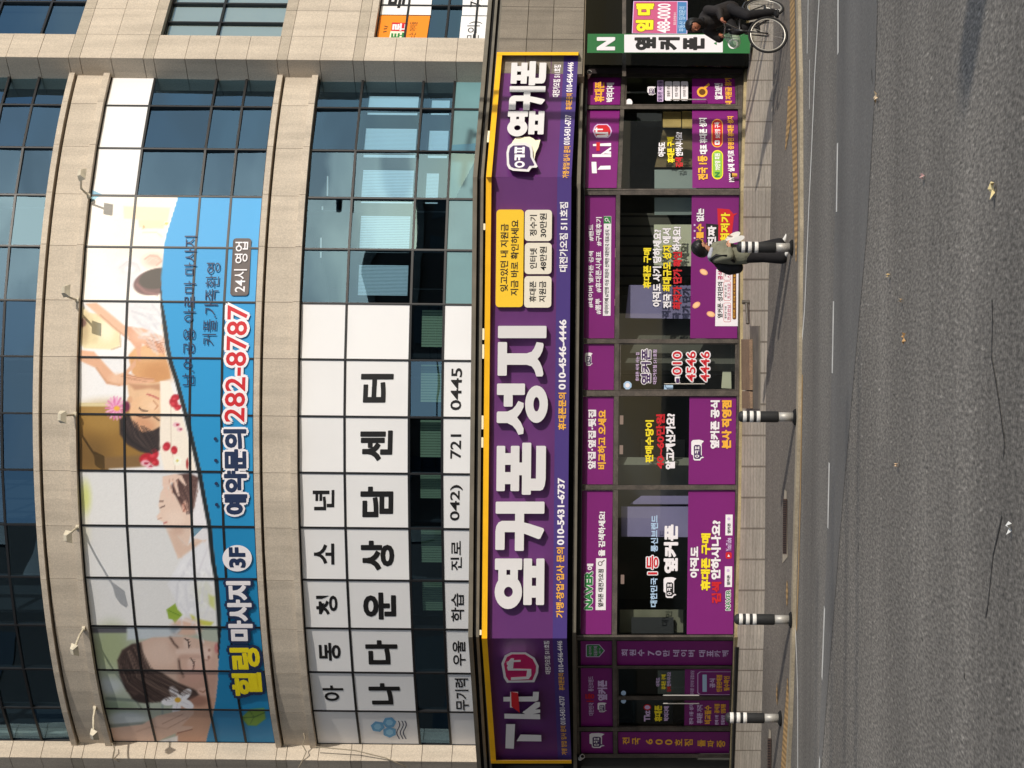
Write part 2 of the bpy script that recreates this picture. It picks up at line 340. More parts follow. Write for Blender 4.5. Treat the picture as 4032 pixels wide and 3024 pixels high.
# pavement: ruled between the shop base line and the kerb
BASE = [(-900, 2962), (0, 2952), (300, 2940), (750, 2927), (1500, 2924), (2000, 2917), (2510, 2902), (3024, 2885), (3800, 2872)]
KERB = [(-900, 3125), (-500, 3128), (0, 3139), (300, 3147), (900, 3149), (1283, 3145), (1667, 3140), (1968, 3131), (2239, 3123), (2510, 3118), (2849, 3107), (3024, 3098), (3500, 3076), (3800, 3060)]
def ip(c, y): return float(np.interp(y, [q[0] for q in c], [q[1] for q in c]))
def basept(y, off=0.0):
    sf = GC if 762 < y < 2509 else (GR if y <= 762 else GL)
    return sf.p(ip(BASE, y), y, off)
KZ = 0.055
def kerbpt(y): return Level(KZ).p(ip(KERB, y), y)
YS = np.linspace(-700, 3700, 89)
def pave_at(y, t):
    a, b = basept(y, 0.12), kerbpt(y); return a.lerp(b, t)
def pave_hit(x, y):                               # where a photo pixel meets the pavement
    a, b = basept(y, 0.12), kerbpt(y)
    lo, hi = 0.0, 1.0
    for _ in range(40):
        mid = (lo + hi) / 2
        if to_px(a.lerp(b, mid))[0] < x: lo = mid
        else: hi = mid
    return a.lerp(b, lo)
def t_of(x, y):
    a, b = basept(y, 0.12), kerbpt(y); q = pave_hit(x, y); return (q - a).length / (b - a).length
PAVE = [(-700, 3052), (300, 3043), (667, 3037), (964, 3031), (1156, 3025), (1603, 3015), (2035, 3013), (2374, 3010), (2863, 2998), (3700, 2978)]
def ruled(name, t0, t1, m, lift=0.0, nt=6, uv=True, ys=YS):
    mb = MB(); rows = []; s = 0; S = []; prev = None
    for y in ys:
        a, b = basept(y, 0.12), kerbpt(y); u0 = t0(y) if callable(t0) else t0; u1 = t1(y) if callable(t1) else t1
        rows.append([a.lerp(b, u0 + (u1 - u0) * k / nt) + Vector((0, 0, lift)) for k in range(nt + 1)])
        q = a.lerp(b, 0.3); s += (q - prev).length if prev is not None else 0; prev = q; S.append(s)
    n = nt + 1
    mb.add([q for r in rows for q in r], [(i * n + k, i * n + k + 1, (i + 1) * n + k + 1, (i + 1) * n + k) for i in range(len(rows) - 1) for k in range(nt)])
    me = mb.mesh(name); o = link(name, me, m)
    uvl = me.uv_layers.new(name='UVMap')
    flat = [(S[i // n], (rows[i // n][i % n] - rows[i // n][0]).length) for i in range(len(rows) * n)]
    for lp in me.loops: uvl.data[lp.index].uv = flat[lp.vertex_index]
    return o
def tp(y): return t_of(ip(PAVE, y), y)
def paver_mat():
    m = mat('paving_slabs', (188, 176, 158), 0.85, var=0.14, scale=1.3, fine=(14, 0.16)); t = m.node_tree; b = t.nodes['Principled BSDF']
    uv = t.nodes.new('ShaderNodeUVMap'); uv.uv_map = 'UVMap'
    br = t.nodes.new('ShaderNodeTexBrick'); br.offset = 0.0; br.inputs['Scale'].default_value = 1; br.inputs['Mortar Size'].default_value = 0.018
    br.inputs['Brick Width'].default_value = 0.56; br.inputs['Row Height'].default_value = 0.42
    br.inputs['Color1'].default_value = (1, 1, 1, 1); br.inputs['Color2'].default_value = (0.86, 0.85, 0.84, 1); br.inputs['Mortar'].default_value = (0.45, 0.43, 0.4, 1)
    wv = t.nodes.new('ShaderNodeTexNoise'); wv.inputs['Scale'].default_value = 1.0; wv.inputs['Detail'].default_value = 3
    mp = t.nodes.new('ShaderNodeMapping'); mp.inputs['Scale'].default_value = (0.5, 16, 1)
    t.links.new(uv.outputs[0], mp.inputs[0]); t.links.new(mp.outputs[0], wv.inputs['Vector']); t.links.new(uv.outputs[0], br.inputs['Vector'])
    mr = t.nodes.new('ShaderNodeMapRange'); mr.inputs['From Min'].default_value = .35; mr.inputs['From Max'].default_value = .65; mr.inputs['To Min'].default_value = .86; mr.inputs['To Max'].default_value = 1.08
    t.links.new(wv.outputs['Fac'], mr.inputs['Value'])
    src = b.inputs['Base Color'].links[0].from_socket
    a1 = t.nodes.new('ShaderNodeVectorMath'); a1.operation = 'MULTIPLY'; a2 = t.nodes.new('ShaderNodeVectorMath'); a2.operation = 'SCALE'
    t.links.new(src, a1.inputs[0]); t.links.new(br.outputs['Color'], a1.inputs[1]); t.links.new(a1.outputs[0], a2.inputs[0]); t.links.new(mr.outputs[0], a2.inputs['Scale'])
    t.links.new(a2.outputs[0], b.inputs['Base Color']); return m
tag(ruled('pavement', 0.0, tp, paver_mat()), kind='structure')
tag(ruled('cycle_path', tp, 0.985, asphalt('path_asphalt', (120, 112, 102), 0.18, 22, 0.14)), kind='structure')
# kerb stones, one ribbon with a real upstand
mb = MB(); rows = []
for y in YS:
    a, b = basept(y, 0.12), kerbpt(y); q = a.lerp(b, 0.985); n = (b - a); n.z = 0; n.normalize()
    rows.append([Vector((q.x, q.y, q.z - 0.3)), q + Vector((0, 0, 0.006)), b + n * 0.09 + Vector((0, 0, 0.004)), b + n * 0.10 + Vector((0, 0, -KZ - 0.1))])
mb.add([q for r in rows for q in r], [(i * 4 + k, i * 4 + k + 1, (i + 1) * 4 + k + 1, (i + 1) * 4 + k) for i in range(len(rows) - 1) for k in range(3)])
tag(mb.build('kerb', mat('kerb_granite', (160, 148, 126), 0.85, var=0.2, scale=2, fine=(30, 0.15))), kind='structure')
# painted markings
M_RW = mat('white_road_paint', (226, 222, 212), 0.7, var=0.12, scale=4); M_RY = mat('yellow_road_paint', (180, 146, 98), 0.75, var=0.2, scale=3)
def mark(name, pts, w, m, label, group=None, z=0.009, n=8):
    sfc = Level(z); mb = MB(); L = []
    for (x0, y0), (x1, y1) in zip(pts, pts[1:]):
        for k in range(n): L.append(sfc.p(x0 + (x1 - x0) * k / n, y0 + (y1 - y0) * k / n))
    L.append(sfc.p(*pts[-1])); vs = []
    for i, q in enumerate(L):
        d = (L[min(i + 1, len(L) - 1)] - L[max(i - 1, 0)]); d = Vector((-d.y, d.x, 0)).normalized() * w / 2
        vs += [q + d, q - d]
    mb.add(vs, [(2 * i, 2 * i + 1, 2 * i + 3, 2 * i + 2) for i in range(len(L) - 1)])
    return tag(mb.build(name, m), label, 'road marking', group, 'structure')
for k, (xa, ya, xb, yb) in enumerate([(3300, -260, 3299.5, 211), (3297.7, 563, 3293.7, 834), (3282, 1186, 3277, 1469), (3265, 1822, 3259.6, 2080), (3246.7, 2391, 3236.5, 2672), (3227.7, 2984, 3218, 3230)]):
    mark('lane_dash', [(xa, ya), (xb, yb)], 0.15, M_RW, 'white dash', 'lane dashes')
mark('edge_line', [(3236, -300), (3225, 0), (3208, 290), (3196, 580), (3185, 811), (3168, 1220), (3159, 1330)], 0.13, M_RW, 'white edge line')
mark('edge_line', [(3185, -200), (3180, 150), (3178, 210)], 0.10, M_RW, 'worn white line')
mark('edge_line', [(3188, 235), (3187, 430)], 0.08, M_RW, 'worn white line')
mark('edge_line', [(3128, 2370), (3137, 2600), (3141, 2750), (3141, 3300)], 0.12, M_RW, 'white edge line')
mark('kerb_line', [(3159, 1475), (3151, 1960), (3144, 2240), (3136, 2480)], 0.18, M_RY, 'yellow line')
M_CRACK = mat('dark_crack', (58, 56, 54), .95)  # cracks drawn as thin lines in one even dark colour
for pts in ([(3905, 1180), (3907, 1264), (3903, 1405), (3919, 1494), (3935, 1603), (3954, 1743), (3950, 1800)], [(3944, 2030), (3936, 2069), (3909, 2185), (3888, 2388), (3880, 2430)], [(3380, 2140), (3378, 2172)], [(3504, 1420), (3503, 1440)], [(3795, 2650), (3798, 2676)], [(3430, 318), (3432, 268), (3436, 330)]):
    mark('road_crack', pts, .022, M_CRACK, 'thin dark crack in the asphalt', 'cracks in the road', z=.0065, n=5)
def on_pave(name, quad, m, lift, nx=6, ny=3):      # a patch lying on the pavement
    mb = MB(); (a, b, c, e) = quad; vs = []
    for j in range(ny + 1):
        for i in range(nx + 1):
            u, v = i / nx, j / ny
            x, y = [(a[k] * (1 - u) + b[k] * u) * (1 - v) + (e[k] * (1 - u) + c[k] * u) * v for k in (0, 1)]
            vs.append(pave_hit(x, y) + Vector((0, 0, lift)))
    mb.add(vs, [(j * (nx + 1) + i, j * (nx + 1) + i + 1, (j + 1) * (nx + 1) + i + 1, (j + 1) * (nx + 1) + i) for j in range(ny) for i in range(nx)])
    return mb.build(name, m)
def tactile_mat():
    m = mat('tactile_paving', (184, 148, 98), 0.8, var=0.14, scale=3); t = m.node_tree; b = t.nodes['Principled BSDF']
    co = t.nodes.new('ShaderNodeTexCoord'); w = t.nodes.new('ShaderNodeTexWave'); w.inputs['Scale'].default_value = 3.2; w.bands_direction = 'X'
    mr = t.nodes.new('ShaderNodeMapRange'); mr.inputs['To Min'].default_value = 0.55; mr.inputs['To Max'].default_value = 1.1
    src = b.inputs['Base Color'].links[0].from_socket; s2 = t.nodes.new('ShaderNodeVectorMath'); s2.operation = 'SCALE'
    t.links.new(co.outputs['Object'], w.inputs['Vector']); t.links.new(w.outputs['Fac'], mr.inputs['Value']); t.links.new(src, s2.inputs[0]); t.links.new(mr.outputs[0], s2.inputs['Scale'])
    t.links.new(s2.outputs[0], b.inputs['Base Color']); return m
M_TAC = tactile_mat()
for q in ([(3112, 1000), (3111, 0), (3131, 0), (3130, 1000)], ):
    pass
def tac(pairs):
    mb = MB(); vs = []
    for y, xa, xb in pairs: vs += [pave_hit(xa, y) + Vector((0, 0, .006)), pave_hit(xb, y) + Vector((0, 0, .006))]
    mb.add(vs, [(2 * i, 2 * i + 1, 2 * i + 3, 2 * i + 2) for i in range(len(pairs) - 1)])
    return tag(mb.build('tactile_paving', M_TAC), kind='structure')
tac([(-600, 3103, 3122), (-200, 3108, 3127), (0, 3111, 3130), (200, 3113, 3133), (500, 3118, 3138), (800, 3127, 3143), (950, 3130, 3141), (1030, 3134, 3137)])
tac([(340, 3104, 3117), (450, 3101, 3118), (520, 3096, 3108), (590, 3092, 3095.5)])
tac([(2670, 3101, 3103), (2760, 3095, 3107), (2850, 3087, 3104), (3024, 3076, 3097), (3400, 3060, 3082)])
tac([(2690, 3060, 3061), (2735, 3057, 3063), (2775, 3060, 3062)])
tac([(2285, 3099, 3101), (2330, 3096, 3104), (2385, 3098, 3101)])
for (xa, xb, ya, yb), l in (((3082, 3103, 1927, 2218), 'long dark drain grate set in a pale concrete surround near the kerb'), ((3021, 3041, 2870, 3200), 'dark grate in the cycle path cut off by the photo edge near the double door')):
    g = on_pave('drain_grate', [(xa + 8, ya), (xb - 4, ya + 8), (xb, yb - 25), (xa, yb)], mat('grate_concrete', (170, 158, 138), 0.9, var=.1), 0.007)
    tag(g, l, 'drain grate')
    gm = mat('rusty_grate', (84, 62, 50), 0.8, var=0.3, scale=6)
    i = on_pave('grate', [(xa + 4, ya + 37), (xb - 2, ya + 37), (xb - 3, yb - 37), (xa + 3, yb - 37)], gm, 0.012); i.parent = g
    mb = MB()
    for k in range(24):
        y = ya + 44 + (yb - ya - 90) * k / 23
        mb.add([pave_hit(xa + 5, y) + Vector((0, 0, .016)), pave_hit(xb - 4, y) + Vector((0, 0, .016)), pave_hit(xb - 4, y + 4) + Vector((0, 0, .016)), pave_hit(xa + 5, y + 4) + Vector((0, 0, .016))], [(0, 1, 2, 3)])
    s_ = mb.build('grate_slats', mat('grate_gap', (28, 24, 22), 0.9)); s_.parent = g

# ------------------------------------------------------------------ building
B = thing('corner_building', 'beige granite corner building with a rounded curtain wall front over a ground floor shop', 'building', (0, 44, 0))
ZT, ZS = 18.3, 4.2145                              # roof, storey height
Z2 = dict(top=8.961, a=8.069, b=6.836, c=6.199, bot=5.40)
Z3 = dict(top=13.18, a=12.288, b=11.035, c=10.426, bot=9.797)
Z4 = dict(top=17.39, a=16.50, b=15.25, c=14.64, bot=14.01)
EDG = [-0.708] + [edge(i) for i in range(14)]      # column edges, right end to left end
def arc_box(mb, p0, p1, z0, z1, r0, r1, n=1, mi=0):
    for k in range(n):
        a, b = p0 + (p1 - p0) * k / n, p0 + (p1 - p0) * (k + 1) / n
        mb.hexa([CYL.w(a, z0, r0), CYL.w(b, z0, r0), CYL.w(b, z0, r1), CYL.w(a, z0, r1)], [CYL.w(a, z1, r0), CYL.w(b, z1, r0), CYL.w(b, z1, r1), CYL.w(a, z1, r1)], mi)
REC = -0.02                                       # glass plane
CHORD = [0]
def chord(i, u, z, off):                          # point on the flat chord of column i (0 right .. 1 left)
    a, b = CYL.w(EDG[i], z, off), CYL.w(EDG[i + 1], z, off); return a.lerp(b, u)
for fl, Z in ((2, Z2), (3, Z3), (4, Z4)):
    zs = [Z['bot'], Z['c'], Z['b'], Z['a'], Z['top']]
    for i in range(14):
        mb = MB(); wch = (CYL.w(EDG[i], 0) - CYL.w(EDG[i + 1], 0)).length; e = 0.019 / wch
        def cb(u0, u1, z0, z1, d0, d1, mb=mb, i=i):
            mb.hexa([chord(i, u, z0, d) for u, d in ((u0, d0), (u1, d0), (u1, d1), (u0, d1))], [chord(i, u, z1, d) for u, d in ((u0, d0), (u1, d0), (u1, d1), (u0, d1))])
        cb(0, e, zs[0], zs[-1], -0.10, 0.02); cb(1 - e, 1, zs[0], zs[-1], -0.10, 0.02)
        for k, z in enumerate(zs):
            h = 0.022 if 0 < k < 4 else 0.03
            cb(e, 1 - e, z - h, z + h, -0.10, 0.017)
        w = mb.build('window', M_FRAME, B)
        pm = MB()
        for z0, z1 in zip(zs, zs[1:]):
            w0, w1 = random.uniform(-.016, .016), random.uniform(-.016, .016); pm.add([chord(i, e, z0 + .02, REC + w0), chord(i, 1 - e, z0 + .02, REC - w0), chord(i, 1 - e, z1 - .02, REC - w0 + w1), chord(i, e, z1 - .02, REC + w0 + w1)], [(0, 1, 2, 3)])
        pm.build('pane', M_GLASS, w, flip=False)
# stone bands between the storeys: lintel moulding, block course, gap, sill moulding
for nm, z0, z1 in (('second', Z2['top'], Z3['bot']), ('third', Z3['top'], Z4['bot']), ('roof', Z4['top'], ZT)):
    mb = MB(); gap = MB()
    H = z1 - z0
    arc_box(gap, EDG[0], EDG[-1], z0 + .03, z1 - .03, -0.35, -0.095, 36)
    for i in range(14):
        a, b = EDG[i], EDG[i + 1]; g = 0.0004
        arc_box(mb, a + g, b - g, z0, z0 + 0.125, -0.1, 0.13, 2)                  # lintel
        arc_box(mb, a + g, b - g, z0 + 0.127, z1 - 0.165, -0.1, 0.06, 2)        # blocks
        if nm != 'roof': arc_box(mb, a + g, b - g, z1 - 0.115, z1 - 0.005, -0.1, 0.125, 2)   # sill
    mb.build('stone_band', M_STONE, B); gap.build('band_backing', M_JOINT, B)
# floors, ceilings and the dim back wall behind the glass
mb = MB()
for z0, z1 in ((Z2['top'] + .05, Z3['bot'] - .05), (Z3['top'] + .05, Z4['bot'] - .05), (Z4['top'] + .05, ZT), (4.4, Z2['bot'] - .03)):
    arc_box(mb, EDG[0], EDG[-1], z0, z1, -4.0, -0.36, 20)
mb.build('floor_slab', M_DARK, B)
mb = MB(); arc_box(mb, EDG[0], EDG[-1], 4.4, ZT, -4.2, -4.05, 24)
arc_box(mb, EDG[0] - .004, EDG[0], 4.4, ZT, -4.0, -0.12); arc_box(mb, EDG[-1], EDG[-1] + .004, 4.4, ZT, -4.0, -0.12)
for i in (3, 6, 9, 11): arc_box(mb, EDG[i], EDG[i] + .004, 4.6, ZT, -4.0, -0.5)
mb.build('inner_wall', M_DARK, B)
# wings
ZSEAM_PX = [-90, 23, 148, 269, 314, 437, 565, 606, 729, 850, 971, 1092, 1133, 1261, 1391, 1434, 1553, 1676, 1797, 1905]
zR = [WR.tz(x, 222)[1] for x in ZSEAM_PX]; zR[0] = ZT
SEAMS = sorted([ZT, 17.2, 16.5, 15.9] + [z for z in zR[1:-1]] + [5.35])
DARKB = [(zR[4], zR[3]), (zR[7], zR[6]), (zR[12], zR[11]), (zR[15], zR[14])]
def blocks(sf, ts, zs, d0=-0.2, d1=0.0, names=('stone_cladding', 'stone_string')):
    a, b = MB(), MB()
    for t0, t1 in zip(ts, ts[1:]):
        for z0, z1 in zip(zs, zs[1:]):
            g = 0.0045; q = [sf.w(t, z, d) for t, z, d in ()]
            mi = 1 if any(abs(z0 - l) < .03 and abs(z1 - h) < .03 for l, h in DARKB) else 0; tgt = a
            dd = d1 + random.uniform(-.002, .002)
            tgt.hexa([sf.w(t0 + g, z0 + g, d0), sf.w(t1 - g, z0 + g, d0), sf.w(t1 - g, z0 + g, dd), sf.w(t0 + g, z0 + g, dd)],
                     [sf.w(t0 + g, z1 - g, d0), sf.w(t1 - g, z1 - g, d0), sf.w(t1 - g, z1 - g, dd), sf.w(t0 + g, z1 - g, dd)], mi)
    a.build(names[0], [M_STONE, M_STONE2], B)
def slab(sf, t0, t1, z0, z1, d0, d1, name, m, parent=B):
    mb = MB(); mb.hexa([sf.w(t, z0, d) for t, d in ((t0, d0), (t1, d0), (t1, d1), (t0, d1))], [sf.w(t, z1, d) for t, d in ((t0, d0), (t1, d0), (t1, d1), (t0, d1))])
    return mb.build(name, m, parent)
t1 = WR.tz(800, 139)[0]
bandz = [z for z in SEAMS]
def zspan(z0, z1): return [z for z in SEAMS if z0 - .02 <= z <= z1 + .02]
for sf, rf, tag_ in ((WR, RR, 'r'), (WL, RL, 'l')):
    blocks(sf, [0.0, t1] if tag_ == 'r' else [-t1, 0.0], SEAMS)
    L = (Vector((6.48, 40.89, 0)) - Vector((6.13, 41.24, 0))).length if tag_ == 'r' else (Vector((-7.75, 41.63, 0)) - Vector((-7.45, 41.93, 0))).length
    # return from the curved wall out to the wing front
    mb = MB(); g = 0.006
    for z0, z1 in zip(SEAMS, SEAMS[1:]):
        mb.hexa([rf.w(t, z0 + g, d) for t, d in ((-.3, 0), (L - .003, 0), (L - .003, -.2), (-.3, -.2))] if tag_ == 'r' else [rf.w(t, z0 + g, d) for t, d in ((-.3, 0), (L - .003, 0), (L - .003, .2), (-.3, .2))],
                [rf.w(t, z1 - g, d) for t, d in ((-.3, 0), (L - .003, 0), (L - .003, -.2), (-.3, -.2))] if tag_ == 'r' else [rf.w(t, z1 - g, d) for t, d in ((-.3, 0), (L - .003, 0), (L - .003, .2), (-.3, .2))])
    mb.build('stone_return', M_STONE, B)
    # spandrels beyond the pilaster and the windows between them
    wid = 9.0; s = 1 if tag_ == 'r' else -1
    zw = [(zR[3], ZT, 4), (zR[11], zR[6], 3), (5.40, zR[14], 2)]
    if tag_ == 'r': zw = [(zR[3] , ZT, 4), (WR.tz(1105, 139)[1], WR.tz(632, 139)[1], 3), (5.40, WR.tz(1474, 139)[1], 2)]
    n = 9; ts = [s * (t1 + (wid - t1) * k / n) for k in range(n + 1)]; ts = sorted(ts)
    prev = ZT
    for z0, z1, fl in sorted(zw, key=lambda q: -q[1]):
        if prev - z1 > .05:
            zz = sorted({z1, prev} | {z for z in SEAMS if z1 + .06 < z < prev - .06}); blocks(sf, ts, zz)
        prev = z0
    for z0, z1, fl in zw:
        nw = 6; 
        for k in range(nw):
            ta, tb = s * (t1 + (wid - t1) * k / nw), s * (t1 + (wid - t1) * (k + 1) / nw); ta, tb = min(ta, tb), max(ta, tb)
            mb = MB()
            def fb(a, b, za, zb, mb=mb): mb.hexa([sf.w(t, za, d) for t, d in ((a, -.26), (b, -.26), (b, -.15), (a, -.15))], [sf.w(t, zb, d) for t, d in ((a, -.26), (b, -.26), (b, -.15), (a, -.15))])
            fb(ta, ta + .025, z0, z1); fb(tb - .025, tb, z0, z1)
            hs = z1 - z0; cuts = [z0, z0 + hs * .18, z0 + hs * .42, z0 + hs * .76, z1] if fl != 3 else [z0, z0 + hs * .55, z1]
            if fl == 3: fb((ta + tb) / 2 - .02, (ta + tb) / 2 + .02, z0, z1)
            for z in cuts: fb(ta + .025, tb - .025, max(z - .022, z0), min(z + .022, z1))
            w = mb.build('window', M_FRAME, B); pm = MB()
            for za, zb in zip(cuts, cuts[1:]): pm.add([sf.w(ta + .02, za + .02, -.2), sf.w(tb - .02, za + .02, -.2), sf.w(tb - .02, zb - .02, -.2), sf.w(ta + .02, zb - .02, -.2)], [(0, 1, 2, 3)])
            pm.build('pane', M_GLASS, w, flip=False)
            if fl == 3 and tag_ == 'r':
                rb = slab(sf, ta + .03, tb - .03, z0 + .03, z1 - .03, -.245, -.235, 'roller_blind', mat('grey_blind', (240, 204, 178), .8), None)
                rb['label'] = 'pale grey blind pulled down behind a right wing window above the orange advert'; rb['category'] = 'blind'; rb['group'] = 'blinds of the right wing'
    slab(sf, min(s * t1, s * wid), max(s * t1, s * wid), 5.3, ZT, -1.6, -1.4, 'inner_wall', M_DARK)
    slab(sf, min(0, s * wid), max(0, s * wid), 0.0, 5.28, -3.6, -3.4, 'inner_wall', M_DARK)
# cornice over the shop: three stepped slabs following the folded front
def fold(off, ext=9.0):
    c = math.tan(math.radians(22.5))
    a = Vector((3.877 + off * c * 1.0, 38.05 - off, 0)); b = Vector((-4.76 - off * c, 38.05 - off, 0))
    return [a + Vector((1, 1, 0)).normalized() * ext, a, b, b + Vector((-1, 1, 0)).normalized() * ext]
def sweep(mb, o0, o1, z0, z1, mi=0, ext=9.0):
    A, C = fold(o0, ext), fold(o1, ext)
    for i in range(3):
        mb.hexa([(*A[i].xy, z0), (*A[i + 1].xy, z0), (*C[i + 1].xy, z0), (*C[i].xy, z0)], [(*A[i].xy, z1), (*A[i + 1].xy, z1), (*C[i + 1].xy, z1), (*C[i].xy, z1)], mi)
mb = MB()
sweep(mb, -0.6, -0.02, 5.52, 5.60); sweep(mb, -0.6, -0.09, 5.455, 5.52, 1); sweep(mb, -0.6, -0.03, 5.40, 5.453); sweep(mb, -0.6, -0.11, 5.345, 5.40, 1)
sweep(mb, -0.6, -0.05, 5.305, 5.345); sweep(mb, -0.6, -0.13, 5.05, 5.303, 1)
mb.build('cornice', [M_CORN, M_BLACK], B)
mb = MB(); sweep(mb, -3.0, -0.62, 5.30, 5.44); mb.build('canopy_roof', M_DARK, B)
# lintel beam beneath the fascia sign
mb = MB(); sweep(mb, -0.62, -0.30, 3.66, 3.86, 1); sweep(mb, -0.62, -0.22, 3.585, 3.655); sweep(mb, -0.62, -.36, 3.50, 3.583, 1)
sweep(mb, -3.2, -.62, 3.5, 3.7, 1)
mb.build('lintel_beam', [M_CORN, M_BLACK], B)
# grey granite of the right wing beside the sign, and the plain left end
ts = [0.10, 0.36] + [0.36 + .75 * k for k in range(1, 10)]
zz = [3.62] + [WR.tz(x, 100)[1] for x in (2180, 2075)] + [5.32]
a = MB(); sfT = Flat(6.45, 40.62, 1, 1)
tv = sorted({sfT.tz(2100, y)[0] for y in (290, 154, 27)} | {sfT.tz(2100, 27)[0] + .9 * k for k in range(1, 9)})
zt = [3.60] + [sfT.tz(x, 154)[1] for x in (2175, 2074)] + [5.31]
for q0, q1 in zip(tv, tv[1:]):
    for z0, z1 in zip(zt, zt[1:]):
        a.hexa([sfT.w(t, z0 + .006, d) for t, d in ((q0 + .006, -.3), (q1 - .006, -.3), (q1 - .006, 0), (q0 + .006, 0))], [sfT.w(t, z1 - .006, d) for t, d in ((q0 + .006, -.3), (q1 - .006, -.3), (q1 - .006, 0), (q0 + .006, 0))])
a.build('grey_cladding', M_TILE, B)
slab(sfT, tv[0], tv[-1], 3.57, 5.3, -.35, -.05, 'cladding_backing', M_JOINT)
sfD = Flat(-4.77 - 2.78, 38.6 + 2.78, 1, -1)
slab(sfD, -6.0, -.35, 0.2, 5.3, -.5, .02, 'end_wall', mat('dark_end_wall', (74, 72, 68), .8, var=.15, scale=1.5))
# shop room behind the front
mb = MB()
def room(sf, t0, t1): 
    mb.hexa([sf.w(t, .3, d) for t, d in ((t0, -3.2), (t1, -3.2), (t1, -3.0), (t0, -3.0))], [sf.w(t, 3.6, d) for t, d in ((t0, -3.2), (t1, -3.2), (t1, -3.0), (t0, -3.0))])
room(GC, -4.6, 3.5); mb.build('shop_back_wall', M_ROOMW, B)
mb = MB(); mb.hexa([(-8.5, 42.5, .1), (-4.7, 38.75, .1), (3.6, 38.75, .1), (8.5, 43.5, .1), (4, 46, .1), (-4, 46, .1)], [(-8.5, 42.5, .35), (-4.7, 38.75, .35), (3.6, 38.75, .35), (8.5, 43.5, .35), (4, 46, .35), (-4, 46, .35)])
mb.build('shop_floor', mat('shop_floor', (120, 116, 108), .6), B)
slab(GR, -2.2, 6.0, .3, 3.6, -2.6, -2.4, 'shop_side_wall', M_ROOMW); slab(GL, -6.0, 2.2, .3, 3.6, -2.6, -2.4, 'shop_side_wall', mat('pale_room_wall', (120, 122, 112), .9))
# ------------------------------------------------------------------ fascia sign
FS = thing('fascia_sign', 'long folded purple shop sign with yellow rim and big raised white letters', 'shop sign', (0, 38.05, 4.5))
YA, YB, YC, YD = 2994, 2513.5, 697, 217            # photo rows of: left end, left fold, right fold, right end
def lerpx(ya, xa, yb, xb, y): return xa + (xb - xa) * (y - ya) / (yb - ya)
def top_(y): return lerpx(YC, 1914, YB, 1897, y) if YC <= y <= YB else (lerpx(YC, 1914, YD, 1956, y) if y < YC else lerpx(YB, 1897, YA, 1932, y))
def bot_(y): return lerpx(YC, 2250, YB, 2232, y) if YC <= y <= YB else (lerpx(YC, 2250, YD, 2277, y) if y < YC else lerpx(YB, 2232, YA, 2250, y))
def str_(y): return lerpx(750, 2194, YB, 2176, y) if YC <= y <= YB else (lerpx(YC, 2195, YD, 2221, y) if y < YC else lerpx(YB, 2177, YA, 2197, y))
def qd(fa, fb, ya, yb): return [(fa(ya), ya), (fb(ya), ya), (fb(yb), yb), (fa(yb), yb)]
yw = 21
mb = MB(); st = MB(); fr = MB()
for sf, ya, yb in ((SC, YB, YC), (SR, YC, YD), (SL, YA, YB)):
    mb.prism(sf, qd(lambda y: top_(y) + 3, lambda y: bot_(y) - 0.5, ya - (2 if sf is SL else 0), yb + (2 if sf is SR else 0)), -0.045, 0.0)
    st.prism(sf, qd(str_, bot_, ya - (2 if sf is SL else 0), yb + (2 if sf is SR else 0)), 0.0005, 0.006)
    fr.prism(sf, qd(top_, lambda y: top_(y) + yw, ya, yb), -0.04, 0.16)
fr.prism(SR, qd(top_, bot_, YD, YD - 12), -0.04, 0.165); fr.prism(SL, qd(top_, bot_, YA + 12, YA), -0.04, 0.165)
mb.build('panel', M_SIGNP, FS); st.build('contact_strip', M_STRIP, FS); fr.build('rim', M_YEL, FS)
li = MB(); li.prism(SR, qd(lambda y: top_(y) + yw + 1, bot_, YD + 1.5, YD + .2), 0.007, 0.15); li.prism(SL, qd(lambda y: top_(y) + yw + 1, bot_, YA - .2, YA - 1.5), 0.007, 0.15)
li.build('rim_lining', mat('rim_lining', (214, 210, 214), .5), FS)
